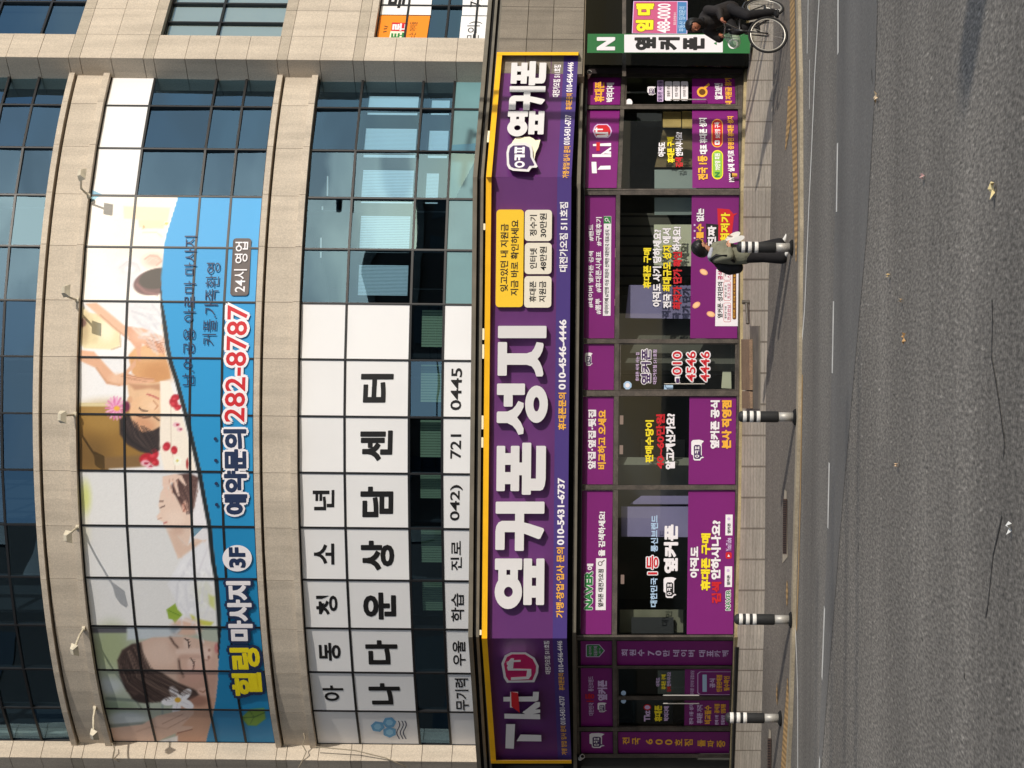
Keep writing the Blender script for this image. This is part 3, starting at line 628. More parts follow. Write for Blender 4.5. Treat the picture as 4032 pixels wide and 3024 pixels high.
# raised letters drawn stroke by stroke in a unit box (u rightwards, v downwards)
def R(u0, v0, u1, v1): return ('r', u0, v0, u1, v1)
def Pg(*p): return ('p', p)
def Rg(cx, cy, rx, ry, hx, hy): return ('o', cx, cy, rx, ry, hx, hy)
GLY = {
 '옆': [Rg(.34, .277, .34, .277, .10, .088), R(.775, 0, 1, .55), R(.55, .07, .79, .235), R(.55, .31, .79, .465), R(.08, .58, 1, .75), R(.08, .835, 1, 1), R(.225, .74, .46, .845), R(.62, .74, .855, .845)],
 '커': [R(.755, 0, 1, 1), R(.02, 0, .42, .19), Pg((.40, 0), (.50, .015), (.575, .06), (.61, .13), (.61, .45), (.55, .70), (.46, .98), (.42, 1), (.25, .92), (.24, .88), (.34, .62), (.38, .42), (.38, .19)), R(0, .40, .77, .585)],
 '폰': [R(.07, 0, .94, .17), R(.07, .283, .94, .455), R(.205, .15, .435, .30), R(.575, .15, .80, .30), R(.375, .44, .62, .53), R(0, .51, 1, .69), R(.08, .67, .31, .90), Pg((.08, .88), (.31, .79), (.94, .79), (.94, .965), (.92, .985), (.30, .985), (.17, .965), (.10, .93))],
 '성': [Pg((.23, .02), (.25, 0), (.43, 0), (.455, .02), (.455, .21), (.50, .31), (.57, .37), (.66, .42), (.62, .525), (.54, .525), (.43, .47), (.34, .40), (.25, .47), (.12, .53), (.02, .525), (0, .43), (.10, .38), (.18, .31), (.23, .21)), R(.777, 0, 1, .548), R(.55, .135, .79, .31), Rg(.596, .777, .364, .223, .14, .06)],
 '지': [R(.757, 0, 1, 1), R(.014, 0, .68, .19), Pg((.23, .18), (.457, .18), (.457, .60), (.49, .70), (.56, .75), (.68, .80), (.66, .93), (.62, .945), (.50, .92), (.40, .87), (.345, .82), (.28, .87), (.17, .92), (.04, .945), (0, .92), (.0, .80), (.12, .76), (.20, .70), (.23, .60))],
 'ㅇ': [Rg(.5, .5, .5, .5, .27, .27)],
 'ㅋ': [R(0, 0, .55, .2), R(.5, 0, 1, 1), R(0, .36, .52, .56)],
 'ㅍ': [R(0, 0, 1, .24), R(0, .76, 1, 1), R(.16, .22, .4, .78), R(.6, .22, .84, .78)]}
def glyph(ch, sf, xa, xb, ya, yb, d0, d1, sl=0.0101):
    mb = MB(); ym = (ya + yb) / 2
    def px(u, v): y = ya + (yb - ya) * u; return (xa + (xb - xa) * v - sl * (y - ym), y)
    for k, s in enumerate(GLY[ch]):
        dd = d1 + k * 0.0008
        if s[0] == 'r':
            _, a, b, c, e = s; r = .022; pts = []
            for cx, cy, a0 in ((c - r, e - r, 0), (a + r, e - r, 90), (a + r, b + r, 180), (c - r, b + r, 270)):
                for j in range(4):
                    t = math.radians(a0 + 30 * j); pts.append(px(cx + r * math.cos(t), cy + r * math.sin(t)))
            mb.prism(sf, pts, d0, dd)
        elif s[0] == 'p': mb.prism(sf, [px(*q) for q in s[1]], d0, dd)
        else:
            _, cx, cy, rx, ry, hx, hy = s; n = 28
            o = [px(cx + rx * math.cos(2 * math.pi * j / n), cy + ry * math.sin(2 * math.pi * j / n)) for j in range(n)]
            h = [px(cx + hx * math.cos(2 * math.pi * j / n), cy + hy * math.sin(2 * math.pi * j / n)) for j in range(n)]
            vs = [sf.p(*q, d0) for q in o] + [sf.p(*q, dd) for q in o] + [sf.p(*q, d0) for q in h] + [sf.p(*q, dd) for q in h]
            fs = []
            for j in range(n):
                i = (j + 1) % n; fs += [(j, i, n + i, n + j), (n + j, n + i, 3 * n + i, 3 * n + j), (2 * n + i, 2 * n + j, 3 * n + j, 3 * n + i)]
            mb.add(vs, fs)
    return mb
def letter(ch, sf, xa, xb, ya, yb, t=0.15, sl=0.0101, m=M_LET, name='letter'):
    o = glyph(ch, sf, xa, xb, ya, yb, 0.007, t, sl).build(name, m, FS); return o
for ch, xa, xb, ya, yb in (('옆', 1948, 2143, 2398, 2199), ('커', 1951, 2143, 2169, 1975), ('폰', 1955, 2152, 1948, 1743), ('성', 1956, 2157, 1712, 1510), ('지', 1960, 2151, 1482, 1283)):
    letter(ch, SC, xa, xb, ya, yb)
SLR = 0.085                                        # slope of the right panel's rows in the photo
for ch, xa, xb, ya, yb in (('옆', 1998, 2142, 537, 437), ('커', 2005, 2146, 434, 339), ('폰', 2012, 2152, 336, 241)):
    letter(ch, SR, xa, xb, ya, yb, 0.17, 0.05)
# speech bubble emblem on the right panel
mb = MB(); mb.prism(SR, [(2012, 600), (2016, 560), (2030, 542), (2085, 538), (2100, 545), (2108, 552), (2128, 550), (2120, 580), (2109, 602), (2104, 628), (2060, 640), (2020, 640)], 0.007, 0.11); mb.build('bubble_back', C_CR, FS)
bub = [(1996, 650), (1994, 600), (2000, 575), (2015, 563), (2070, 561), (2092, 572), (2097, 590), (2098, 618), (2117, 655), (2112, 660), (2094, 660), (2082, 676), (2020, 672), (2004, 665)]
def shrink(p, k, cx, cy): return [(cx + (x - cx) * k, cy + (y - cy) * k) for x, y in p]
mb = MB(); mb.prism(SR, bub, 0.007, 0.17); o = mb.build('bubble_front', M_LET, FS)
mb = MB(); mb.prism(SR, shrink(bub, .82, 2046, 618), 0.1702, 0.174); mb.build('bubble_face', C_DP, FS)
for ch, ya, yb in (('ㅇ', 660, 634), ('ㅋ', 631, 608), ('ㅍ', 604, 578)):
    glyph(ch, SR, 2026, 2066, ya, yb, .1742, .178, .05).build('emblem_letter', C_W, FS)
# raised latin logo and badge on the shaded left panel
SLL = -0.06
def pl(pts, t, m, nm, d0=.007, sf=SL):
    mb = MB(); mb.prism(sf, pts, d0, t); return mb.build(nm, m, FS)
pl([(1990, 2946), (2023, 2948), (2028, 2851), (1993, 2851)], .16, M_LET, 'letter')                    # T bar
pl([(2034, 2918), (2132, 2919), (2131, 2894), (2050, 2892)], .16, M_LET, 'letter')                   # T stem
mb = MB(); mb.prism(SL, [(1986, 2829), (2127, 2832), (2126, 2812), (1986, 2810)], .007, .16); mb.prism(SL, [(2056, 2806), (2078, 2812), (2126, 2782), (2126, 2764), (2110, 2764)], .007, .1607)
mb.prism(SL, [(2070, 2818), (2095, 2812), (2127, 2806), (2127, 2793), (2100, 2794), (2060, 2800)], .007, .1603); mb.build('letter', M_LET, FS)   # k
mb = MB(); mb.prism(SL, [(1982, 2762), (2110, 2762), (2120, 2757), (2122, 2724), (2099, 2724), (2098, 2742), (1982, 2744)], .007, .16); mb.prism(SL, [(2008, 2786), (2036, 2786), (2040, 2724), (2009, 2724)], .007, .1607); mb.build('letter', M_LET, FS)   # t
pl([(2014, 2782), (2046, 2806), (2042, 2746), (2038, 2728), (2012, 2724)], .166, C_R, 'red_slash', .162)
hept = [(1974, 2612), (1988, 2580), (2012, 2568), (2070, 2568), (2105, 2590), (2121, 2622), (2119, 2650), (2104, 2686), (1996, 2688), (1984, 2670)]
pl(hept, .16, M_LET, 'badge_rim'); pl(shrink(hept, .86, 2047, 2628), .164, C_MAG, 'badge_face', .1602)
mb = MB()
for k, q in enumerate([[(2004, 2612), (2014, 2612), (2012, 2632), (2092, 2634), (2092, 2640), (2000, 2640), (1996, 2628)], [(2076, 2636), (2092, 2638), (2092, 2660), (2082, 2674), (2012, 2678), (2012, 2667), (2072, 2664)], [(1994, 2614), (2012, 2592), (2024, 2592), (2020, 2632), (2010, 2632)], [(1990, 2608), (2050, 2606), (2050, 2598), (2012, 2600)]]):
    mb.prism(SL, q, .1642, .167 + k * .0006)
mb.build('badge_mark', M_LET, FS)
# info plates
for q, m, lines in (((1953, 2061, 825, 1209), mat('yellow_plate', (252, 204, 46), .5), (('잊고있던 내 지원금', 1148, 881, 1970, 2001), ('지금 바로 확인하세요', 1164, 866, 2011, 2042))),
        ((2066, 2173, 826, 949), mat('ivory_plate', (238, 228, 208), .5), (('정수기', 929, 846, 2086, 2114), ('30만원', 934, 840, 2125, 2152))),
        ((2066, 2172, 956, 1079), MATS.get('ivory_plate'), (('인터넷', 1058, 977, 2086, 2114), ('48만원', 1065, 971, 2125, 2152))),
        ((2064, 2171, 1087, 1211), MATS.get('ivory_plate'), (('휴대폰', 1189, 1107, 2084, 2111), ('지원금', 1189, 1107, 2122, 2150)))):
    m = m or MATS['ivory_plate']; mb = MB(); mb.prism(SC, rrect(*q, 14, 0.0101), .007, .085); o = mb.build('info_plate', m, FS)
    for s, y0, y1, xt, xb in lines: T(o, SC, s, y0, y1, xt, xb, C_K, .0885, .02, out=None)
# contact lines
T(FS, SC, '대전가오점 511호점', 1070, 796, 2203, 2236, C_W, .012, .03); T(FS, SC, '휴대폰문의', 1693, 1546, 2198, 2229, C_O, .012, .03); T(FS, SC, '010-4546-4446', 1534, 1258, 2200, 2229, C_W, .012, .035)
T(FS, SC, '가맹·창업·입사 문의', 2432, 2155, 2190, 2221, C_O, .012, .025); T(FS, SC, '010-5431-6737', 2146, 1881, 2194, 2223, C_W, .012, .035)
T(FS, SR, '대전가오점 511호점', 382, 255, 2178, 2206, C_W, .008, .03, sl=.055); T(FS, SR, '가맹·창업·입사 문의', 701, 575, 2217, 2243, C_O, .012, .02, sl=.055); T(FS, SR, '010-5431-6737', 570, 452, 2222, 2247, C_W, .012, .03, sl=.055)
T(FS, SR, '휴대폰문의', 432, 367, 2228, 2253, C_O, .012, .02, sl=.055); T(FS, SR, '010-4546-4446', 362, 245, 2232, 2256, C_W, .012, .03, sl=.055)
T(FS, SL, '대전가오점 511호점', 2654, 2524, 2144, 2166, C_W, .008, .03, sl=-.05); T(FS, SL, '가맹 창업 입사 문의', 2972, 2858, 2209, 2231, C_O, .012, .02, sl=-.05); T(FS, SL, '010-5431-6737', 2853, 2740, 2204, 2225, C_W, .012, .03, sl=-.05)
T(FS, SL, '휴대폰문의', 2718, 2651, 2199, 2222, C_O, .012, .02, sl=-.05); T(FS, SL, '010-4546-4446', 2647, 2523, 2196, 2217, C_W, .012, .03, sl=-.05)

# ------------------------------------------------------------------ shop front: frame, panes, doors
SF = B
def lin3(c0, c1, r0, r1, l0, l1):
    def f(y):
        if 750 <= y <= 2509: return lerpx(762, c0, 2490, c1, y)
        return lerpx(735, r0, 310, r1, y) if y < 750 else lerpx(2521, l0, 2965, l1, y)
    return f
hT = lin3(2289, 2272, 2291, 2306, 2272, 2282); hB = lin3(2426, 2409, 2430, 2447, 2411, 2415)
gT = lin3(2442, 2429, 2446, 2462, 2426, 2432); sP = lin3(2722, 2702, 2724, 2723, 2696, 2691); bT = lin3(2912, 2889, 2913, 2903, 2892, 2873)
def base_(y): return ip(BASE, y) - 14
def sfof(y): return GC if 757 < y < 2509 else (GR if y <= 757 else GL)
BAYS = [(303, 414), (430, 742), (768, 1334), (1352, 1537), (1560, 1909), (1929, 2499), (2522, 2621), (2629, 2862), (2880, 2968)]
mull = [(290, 302), (415, 429), (743, 749), (749.5, 767), (1335, 1351), (1538, 1559), (1910, 1928), (2500, 2508.5), (2509.5, 2521), (2622, 2628), (2863, 2879), (2969, 2984)]
for a, b in mull:
    fm = MB(); sf = sfof((a + b) / 2); fm.prism(sf, [(hT(a) - 10, a), (base_(a), a), (base_(b), b), (hT(b) - 10, b)], -0.06, 0.06); fm.build('mullion', M_BRONZE, SF)
for (a, b) in BAYS:
    sf = sfof((a + b) / 2)
    for f0, f1 in ((lambda y: hT(y) - 10, lambda y: hT(y) + 1), (hB, gT), (bT, base_)):
        hz = MB(); hz.prism(sf, qd(f0, f1, a, b), -0.058, 0.055); hz.build('rail', M_BRONZE, SF)
def paneq(name, a, b, f0, f1, parent, d=0.0):
    mb = MB(); mb.face(sfof((a + b) / 2), qd(f0, f1, a, b), d); return mb.build(name, M_SHOPG, parent, flip=False)
for k, (a, b) in enumerate(BAYS):
    if k in (0, 3): continue
    if k not in (7,): paneq('pane', a, b, hT, hB, SF); paneq('pane', a, b, gT, bT, SF)
    else: paneq('pane', a, b, hT, hB, SF)
def door(a, b, label, hy, hx0, hx1, frame=False):
    sf = sfof((a + b) / 2); mb = MB()
    for q in (qd(lambda y: gT(y) + 1, lambda y: gT(y) + 7, a, b), qd(lambda y: bT(y) - 9, lambda y: bT(y) - 1, a, b), [(gT(a) + 7, a + 4), (bT(a) - 9, a + 4), (bT(a) - 9, a), (gT(a) + 7, a)], [(gT(b) + 7, b), (bT(b) - 9, b), (bT(b) - 9, b - 4), (gT(b) + 7, b - 4)]):
        mb.prism(sf, q, -.02, .03)
    d = mb.build('door', M_BRONZE, SF); d['label'] = label
    mb = MB(); mb.face(sf, qd(lambda y: gT(y) + 7, lambda y: bT(y) - 9, a + 4, b - 4), 0.005); mb.build('door_glass', M_SHOPG, d, flip=False)
    mb = MB(); mb.tube([sf.p(hx0, hy, .05), sf.p(hx0, hy, .10), sf.p(hx1, hy, .10), sf.p(hx1, hy, .05)], .014, 6)
    mb.build('handle', mat('steel_handle', (196, 194, 190), .3, metal=.8), d); return d
door(303, 414, 'glass door at the right end', 392, 2642, 2780); door(1352, 1537, 'glass door with the phone number', 1512, 2616, 2774)
door(2629, 2744, 'right leaf of the double door', 2738, 2612, 2752); door(2752, 2862, 'left leaf of the double door', 2770, 2612, 2752)
for k in (0, 3): a, b = BAYS[k]; paneq('pane', a, b, hT, hB, SF)
mb = MB(); mb.prism(GL, qd(lambda y: gT(y), lambda y: bT(y), 2745, 2751), -.05, .04); mb.build('mullion', M_BRONZE, SF)
# granite step along the foot of the front
mb = MB(); rows = []
for y in list(np.linspace(-700, 749, 20)) + list(np.linspace(750, 2508, 20)) + list(np.linspace(2509, 3700, 20)):
    a = basept(float(y), .135); g = basept(float(y), .02); rows.append([Vector((a.x, a.y, a.z - .3)), Vector((a.x, a.y, a.z + .05)), Vector((g.x, g.y, a.z + .055)), Vector((g.x, g.y, a.z + .06)), ])
mb.add([q for r in rows for q in r], [(i * 4 + k, i * 4 + k + 1, (i + 1) * 4 + k + 1, (i + 1) * 4 + k) for i in range(len(rows) - 1) for k in range(3)])
tag(mb.build('shop_step', mat('worn_step', (164, 148, 112), .85, var=.25, scale=3, fine=(30, .15))), 'low worn granite step along the foot of the shop front', 'step')
mb = MB(); 
for y0, y1 in ((2548, 2700), (2700, 2850), (2850, 3000), (3000, 3300)):
    mb.hexa([basept(y, .15) + Vector((0, 0, -.05)) for y in (y0, y1)] + [basept(y, .32) + Vector((0, 0, -.07)) for y in (y1, y0)], [basept(y, .15) + Vector((0, 0, .03)) for y in (y0, y1)] + [basept(y, .32) + Vector((0, 0, .012)) for y in (y1, y0)])
tag(mb.build('rubber_strip', mat('black_rubber', (40, 40, 38), .8)), 'long black rubber strip along the shop step by the double door', 'rubber strip')

# ------------------------------------------------------------------ shop graphics
def panel_sign(name, k, fa, fb, label, m=M_PURP, d=.004, inset=2):
    a, b = BAYS[k] if isinstance(k, int) else k
    mb = MB(); mb.prism(sfof((a + b) / 2), qd(lambda y: fa(y) + inset, lambda y: fb(y) - inset, a + inset, b - inset), d, d + .004)
    return tag(mb.build(name, m), label, 'window sign')
D1 = .016
def TT(p, y0, y1, xt, xb, s, m, **k):
    sf = sfof((y0 + y1) / 2); k.setdefault('bold', .025); k.setdefault('d', D1); k.setdefault('sl', .0101 if sf is GC else (-.02 if sf is GR and xt > 2600 else (.03 if sf is GR else (-.01 if xt < 2600 else .012))))
    T(p, sf, s, y0, y1, xt, xb, m, **k)
def shape(p, pts, m, nm, d=.0095, t=.0015):
    sf = sfof(sum(q[1] for q in pts) / len(pts)); mb = MB(); mb.prism(sf, pts, d, d + t); return mb.build(nm, m, p)
def bubble(p, x0, x1, y0, y1, txt='ㅇㅋㅍ', dark=C_DP, fs=.52):   # speech bubble emblem: xs down, ys right edge/left edge
    h, w = x1 - x0, y1 - y0
    def q(u, v): return (x0 + h * v, y1 - w * u)
    shape(p, [q(*c) for c in ((.30, 0), (.90, 0), (.98, .12), (1, .6), (.98, .78), (.93, 1), (.84, .86), (.4, .5), (.22, .2))], C_W, 'bubble_back', .0095)
    f = [(.06, .16), (.72, .14), (.82, .24), (.82, .68), (.74, .82), (.24, .82), (.14, 1), (.10, .80), (0, .7), (0, .26)]
    shape(p, [q(*c) for c in f], C_W, 'bubble_front', .0125); shape(p, [q(*c) for c in shrink(f, .82, .41, .46)], dark, 'bubble_face', .0145)
    xm = x0 + h * .46
    TT(p, y1 - w * .14, y1 - w * .68, xm - h * .17, xm + h * .17, txt, C_W, d=.0185, bold=.03)
gl = lambda n, label, k: thing(n, label, 'window lettering', sfof(sum(BAYS[k]) / 2).p(2580, sum(BAYS[k]) / 2))
# bay 0: narrow glass door at the right end
p = panel_sign('window_sign', 0, hT, hB, 'small purple header sign with yellow over white lettering beside the security camera')
TT(p, 401, 323, 2341, 2379, '휴대폰', C_O, fat=.02); TT(p, 401, 326, 2388, 2417, '박리다매', C_W, fat=.02)
p = panel_sign('window_sign', (307, 410), sP, lambda y: bT(y) - 8, 'purple film with an orange magnifier picture low on a narrow glass door', d=.012)
TT(p, 391, 328, 2814, 2845, '알고보면', C_W, d=.022, fat=.02); TT(p, 411, 308, 2855, 2881, '내 지원금 찾기', C_O, d=.022, fat=.02)
shape(p, ell(2765, 362, 21, 20), C_O, 'magnifier_ring', .0165); shape(p, ell(2765, 362, 13, 12), C_BR, 'magnifier_lens', .0185); shape(p, [(2778, 348), (2796, 334), (2790, 326), (2772, 342)], C_O, 'magnifier_handle', .0165)
p = gl('window_lettering', 'small emblem, lilac tag and three white tags stuck on a narrow glass door', 0)
bubble(p, 2549, 2583, 340, 374); shape(p, rrect(2588, 2612, 316, 400, 3), C_LIL, 'tag'); TT(p, 398, 318, 2591, 2608, '발품판 사람들', C_DP, bold=.02)
for x0, s in ((2618, '알뜰폰 상담'), (2649, '번호 이동만'), (2681, '인터넷 가입'),): 
    shape(p, rrect(x0, x0 + 28, 320, 396, 5), C_W, 'tag'); TT(p, 380, 336, x0 + 8, x0 + 20, s, C_GRY, bold=.01)
shape(p, ell(2477, 404, 13, 15), C_W, 'round_sticker')
# bay 1: latin logo, boxes behind
p = panel_sign('window_sign', 1, hT, hB, 'purple header sign with a white latin logo and a red seven sided badge')
shape(p, [(2331, 682), (2350, 682), (2348, 637), (2329, 637)], C_W, 'letter', .0125); shape(p, [(2352, 668), (2404, 667), (2404, 652), (2364, 653)], C_W, 'letter', .0125)
shape(p, [(2332, 618), (2406, 618), (2406, 607), (2332, 607)], C_W, 'letter', .0125); shape(p, [(2366, 606), (2378, 606), (2406, 588), (2406, 578)], C_W, 'letter', .0130)
shape(p, [(2366, 608), (2380, 604), (2406, 606), (2406, 596), (2384, 594)], C_W, 'letter', .0135)
shape(p, [(2335, 575), (2406, 575), (2406, 563), (2398, 563), (2335, 567)], C_W, 'letter', .0125); shape(p, [(2348, 594), (2361, 594), (2363, 560), (2348, 560)], C_R, 'red_slash', .0145)
h7 = [(2334, 514), (2340, 498), (2352, 488), (2392, 488), (2404, 500), (2410, 516), (2404, 534), (2394, 543), (2348, 543), (2340, 532)]
shape(p, h7, C_LIL, 'badge_rim', .0125); shape(p, shrink(h7, .86, 2372, 516), C_R, 'badge_face', .0145)
shape(p, [(2346, 502), (2352, 502), (2352, 520), (2394, 520), (2396, 534), (2388, 540), (2350, 540), (2350, 532), (2384, 530), (2384, 528), (2344, 527)], C_W, 'badge_mark', .0165); shape(p, [(2340, 512), (2374, 512), (2374, 507), (2340, 507)], C_W, 'badge_mark', .0168)
p = panel_sign('window_sign', 1, sP, bT, 'purple window film with a green pill and a red pill below the stacked boxes')
TT(p, 708, 613, 2748, 2786, '전국 1등', C_O, fat=.02, out=C_DK); TT(p, 606, 465, 2754, 2784, '대표 휴대폰 성지', C_W, fat=.02, out=C_DK)
shape(p, rrect(2803, 2847, 591, 706, 21), C_Y, 'pill'); shape(p, rrect(2806, 2844, 595, 702, 18), mat('lime_vinyl', (142, 190, 60), .5), 'pill_face', .0112); TT(p, 696, 678, 2815, 2834, 'N', C_G, fat=.03); TT(p, 670, 604, 2814, 2836, '70만명 회원', C_W)
shape(p, rrect(2802, 2846, 468, 580, 21), C_O, 'pill'); shape(p, rrect(2805, 2843, 472, 576, 18), C_R, 'pill_face', .0112); shape(p, rrect(2814, 2834, 552, 570, 4), C_W, 'play_tile', .0128); shape(p, [(2819, 564), (2829, 564), (2824, 556)], C_R, 'play_mark', .0145); TT(p, 544, 480, 2814, 2836, '50만명 구독', C_W)
TT(p, 716, 592, 2866, 2892, '100% 실제 후기로', C_W, fat=.015); TT(p, 588, 458, 2865, 2889, '증명된 휴대폰 성지', C_O, fat=.015)
p = gl('window_lettering', 'white, yellow and red lettering on the glass in front of the cardboard boxes', 1)
TT(p, 616, 560, 2592, 2620, '아직도', C_W, fat=.02, out=C_K); TT(p, 640, 540, 2627, 2655, '휴대폰 구매', C_Y, fat=.02, out=C_K); TT(p, 658, 620, 2660, 2688, '검색', C_R, fat=.02); TT(p, 614, 521, 2660, 2688, '안하시나요?', C_W, fat=.02, out=C_K)
# bay 2: widest bay right of the door
p = panel_sign('window_sign', 2, hT, hB, 'purple header sign with white hashtags over a long white search bar')
TT(p, 1211, 989, 2316, 2336, '#네이버 옆커폰 검색', C_W); TT(p, 949, 884, 2317, 2337, '#밴드', C_W); TT(p, 1237, 1176, 2344, 2367, '#뽐뿌', C_W); TT(p, 1151, 990, 2345, 2368, '#휴대폰시세표', C_W); TT(p, 968, 855, 2346, 2369, '#구매후기', C_W)
shape(p, [(2374 + .0, 1243), (2404, 1243), (2407, 851), (2378, 851)], C_W, 'search_bar'); TT(p, 1236, 905, 2381, 2398, '네이버카페 67만명 이상 회원이 선택한 대한민국 대표성지', C_K, bold=.01); shape(p, [(2390, 898), (2396, 893), (2390, 888)], C_G, 'arrow', .0115)
shape(p, [(2377, 880), (2406, 880), (2406, 852), (2377, 852)], C_G, 'search_button', .0115); shape(p, ell(2388, 865, 7, 7), C_W, 'magnifier_ring', .0135); shape(p, ell(2388, 865, 4.5, 4.5), C_G, 'magnifier_lens', .0155); shape(p, [(2393, 868), (2401, 877), (2403, 875), (2395, 866)], C_W, 'magnifier_handle', .0135)
p = panel_sign('window_sign', 2, sP, bT, 'purple window film with red ribbon, white card and scattered coins behind the walker')
TT(p, 970, 882, 2742, 2770, '거를수', C_O, fat=.025, out=C_DK); TT(p, 872, 821, 2743, 2772, '없는', C_W, fat=.025, out=C_DK)
for y in (968, 937, 909, 886): shape(p, ell(2735, y, 4, 4, 10), C_LIL, 'dot')
shape(p, [(2782, 972), (2826, 976), (2829, 884), (2780, 880)], C_K, 'black_plate', .0112); TT(p, 968, 890, 2787, 2819, '진짜', C_W, fat=.03)
shape(p, [(2830, 962), (2878, 958), (2890, 850), (2905, 838), (2888, 842), (2872, 824), (2824, 820)], C_R, 'red_ribbon', .0108); TT(p, 952, 838, 2838, 2872, '최저가', C_Y, fat=.025, out=C_BR, sl=.03)
shape(p, [(2816, 1284), (2909, 1284), (2911, 1060), (2820, 1060)], C_W, 'white_card'); TT(p, 1252, 1110, 2825, 2846, '옆커폰 성지만의', C_K, bold=.02); TT(p, 1102, 1068, 2826, 2846, '공식', C_MAG)
for ya, s, s2 in ((1268, '할부금 걱정', '현금완납'), (1184, '반납 조건', '최고가요금'), (1104, '추가', '사은품')):
    shape(p, rrect(2849, 2878, ya - 76, ya, 6), C_R, 'frame_line', .0114, .0006); shape(p, rrect(2850.5, 2876.5, ya - 74.5, ya - 1.5, 5), C_W, 'tag', .0122, .0006); TT(p, ya - 14, ya - 62, 2853, 2861, s, C_K, bold=.01); TT(p, ya - 8, ya - 68, 2864, 2875, s2, C_MAG, bold=.01)
shape(p, rrect(2884, 2899, 1064, 1258, 6), C_BR, 'brown_bar', .0114); TT(p, 1252, 1070, 2888, 2895, '옆커폰 성지 구매 시 추가 혜택 증정', C_O, bold=.01)
for cx, cy, a in ((2771, 1071, .5), (2742, 1201, -.6), (2799, 1237, .3)):
    e = [(cx + 17 * math.cos(t) * math.cos(a) - 11 * math.sin(t) * math.sin(a), cy + 17 * math.cos(t) * math.sin(a) + 11 * math.sin(t) * math.cos(a)) for t in np.linspace(0, 2 * math.pi, 20, False)]
    shape(p, e, mat('peach_vinyl', (244, 176, 130), .5), 'coin'); shape(p, shrink(e, .7, cx, cy), mat('pale_peach_vinyl', (252, 206, 150), .5), 'coin_face', .0112)
p = gl('window_lettering', 'four lines of white, yellow and red lettering over the lilac display case', 2)
TT(p, 1135, 977, 2533, 2563, '휴대폰 구매', C_Y, fat=.02); TT(p, 1207, 904, 2571, 2604, '아직도 사기 당하세요?', C_W, fat=.02, out=C_K); TT(p, 1213, 1157, 2611, 2643, '전국', C_W, fat=.02, out=C_K); TT(p, 1147, 967, 2610, 2643, '최대규모 성지', C_Y, fat=.02, out=C_K); TT(p, 959, 899, 2609, 2642, '에서', C_W, fat=.02, out=C_K)
TT(p, 1217, 992, 2650, 2684, '최저가 단가 확인', C_R, fat=.025, out=C_K); TT(p, 988, 893, 2648, 2682, '하세요!', C_W, fat=.02, out=C_K)
# bay 3: glass door
p = panel_sign('window_sign', 3, hT, hB, 'purple header sign with only a small speech bubble emblem above the glass door'); bubble(p, 2303, 2334, 1388, 1440)
p = gl('window_lettering', 'outlined name and large red phone number stacked on the glass door', 3)
TT(p, 1500, 1388, 2503, 2517, '휴대폰 싸게 사는 집', C_LIL, bold=.015); TT(p, 1512, 1375, 2525, 2562, '옆커폰', C_DP, out=C_W, fat=.01, ow=.09, d=.018); TT(p, 1512, 1377, 2571, 2586, '대전가오점 511호점', C_LIL, bold=.015)
for s, y0, xt in (('010', 1476, 2648), ('4546', 1502, 2703), ('4446', 1502, 2758)): TT(p, y0, 1384, xt, xt + 36, s, C_R, out=C_W, bold=.02, ow=.12, d=.018)
bubble(p, 2657, 2680, 1482, 1510, ''); shape(p, [(2471 + 17 * math.cos(t), 1517 + 17 * math.sin(t)) for t in np.arange(8) * math.pi / 4 + .39], C_LB, 'round_sticker'); shape(p, ell(2471, 1517, 9, 9), C_W, 'sticker_face', .0115); shape(p, rrect(2615, 2650, 1516, 1534, 2), C_LB, 'sticker')
# bay 4
p = panel_sign('window_sign', 4, hT, hB, 'purple header sign with a white line over an orange line and no emblem')
TT(p, 1847, 1614, 2316, 2346, '앞집·옆집·뒷집', C_W, fat=.025); TT(p, 1847, 1615, 2355, 2386, '비교하고 오세요', C_O, fat=.025)
p = gl('window_lettering', 'yellow, red and white lettering in three lines on the pane facing the middle bollard', 4)
TT(p, 1821, 1655, 2541, 2573, '판매수당이', C_Y, fat=.02); TT(p, 1845, 1631, 2583, 2616, '40~60만원', C_R, fat=.02); TT(p, 1847, 1629, 2622, 2658, '알고계신가요?', C_W, fat=.03)
p = panel_sign('window_sign', 4, sP, bT, 'purple window film with white line, orange line and small emblem beside the door ramp')
TT(p, 1766, 1577, 2798, 2832, '옆커폰 공식', C_W, fat=.035, out=C_DK); TT(p, 1766, 1577, 2843, 2879, '본사 직영점', C_O, fat=.035, out=C_DK); bubble(p, 2722, 2772, 1731, 1813)
# bay 5
p = panel_sign('window_sign', 5, hT, hB, 'purple header sign with green outlined lettering and a white search box')
TT(p, 2399, 2250, 2303, 2332, 'NAVER', C_G, out=C_W, fat=.04, ow=.12, d=.018); TT(p, 2244, 2220, 2312, 2336, '에', C_W, fat=.02); shape(p, [(2345, 2402), (2385, 2402), (2387, 2198), (2347, 2198)], C_W, 'search_box'); TT(p, 2390, 2241, 2355, 2376, '옆커폰 대전가오점', C_K)
shape(p, ell(2363, 2219, 9, 9), C_GRY, 'magnifier_ring', .0115); shape(p, ell(2363, 2219, 6, 6), C_W, 'magnifier_lens', .0135); shape(p, [(2369, 2212), (2379, 2204), (2381, 2207), (2371, 2215)], C_GRY, 'magnifier_handle', .0115); TT(p, 2190, 2015, 2357, 2383, '을 검색하세요!', C_W, fat=.025)
p = gl('window_lettering', 'pale blue outlined lettering with a red figure over a white emblem and name', 5)
TT(p, 2390, 2275, 2561, 2588, '대한민국', C_LB, bold=.03); TT(p, 2262, 2188, 2546, 2592, '1등', C_R, out=C_W, ow=.08, d=.018); TT(p, 2173, 2029, 2563, 2591, '통신브랜드', C_LB, bold=.03); TT(p, 2255, 2067, 2616, 2668, '옆커폰', C_W, fat=.04); bubble(p, 2613, 2663, 2272, 2354, dark=C_K)
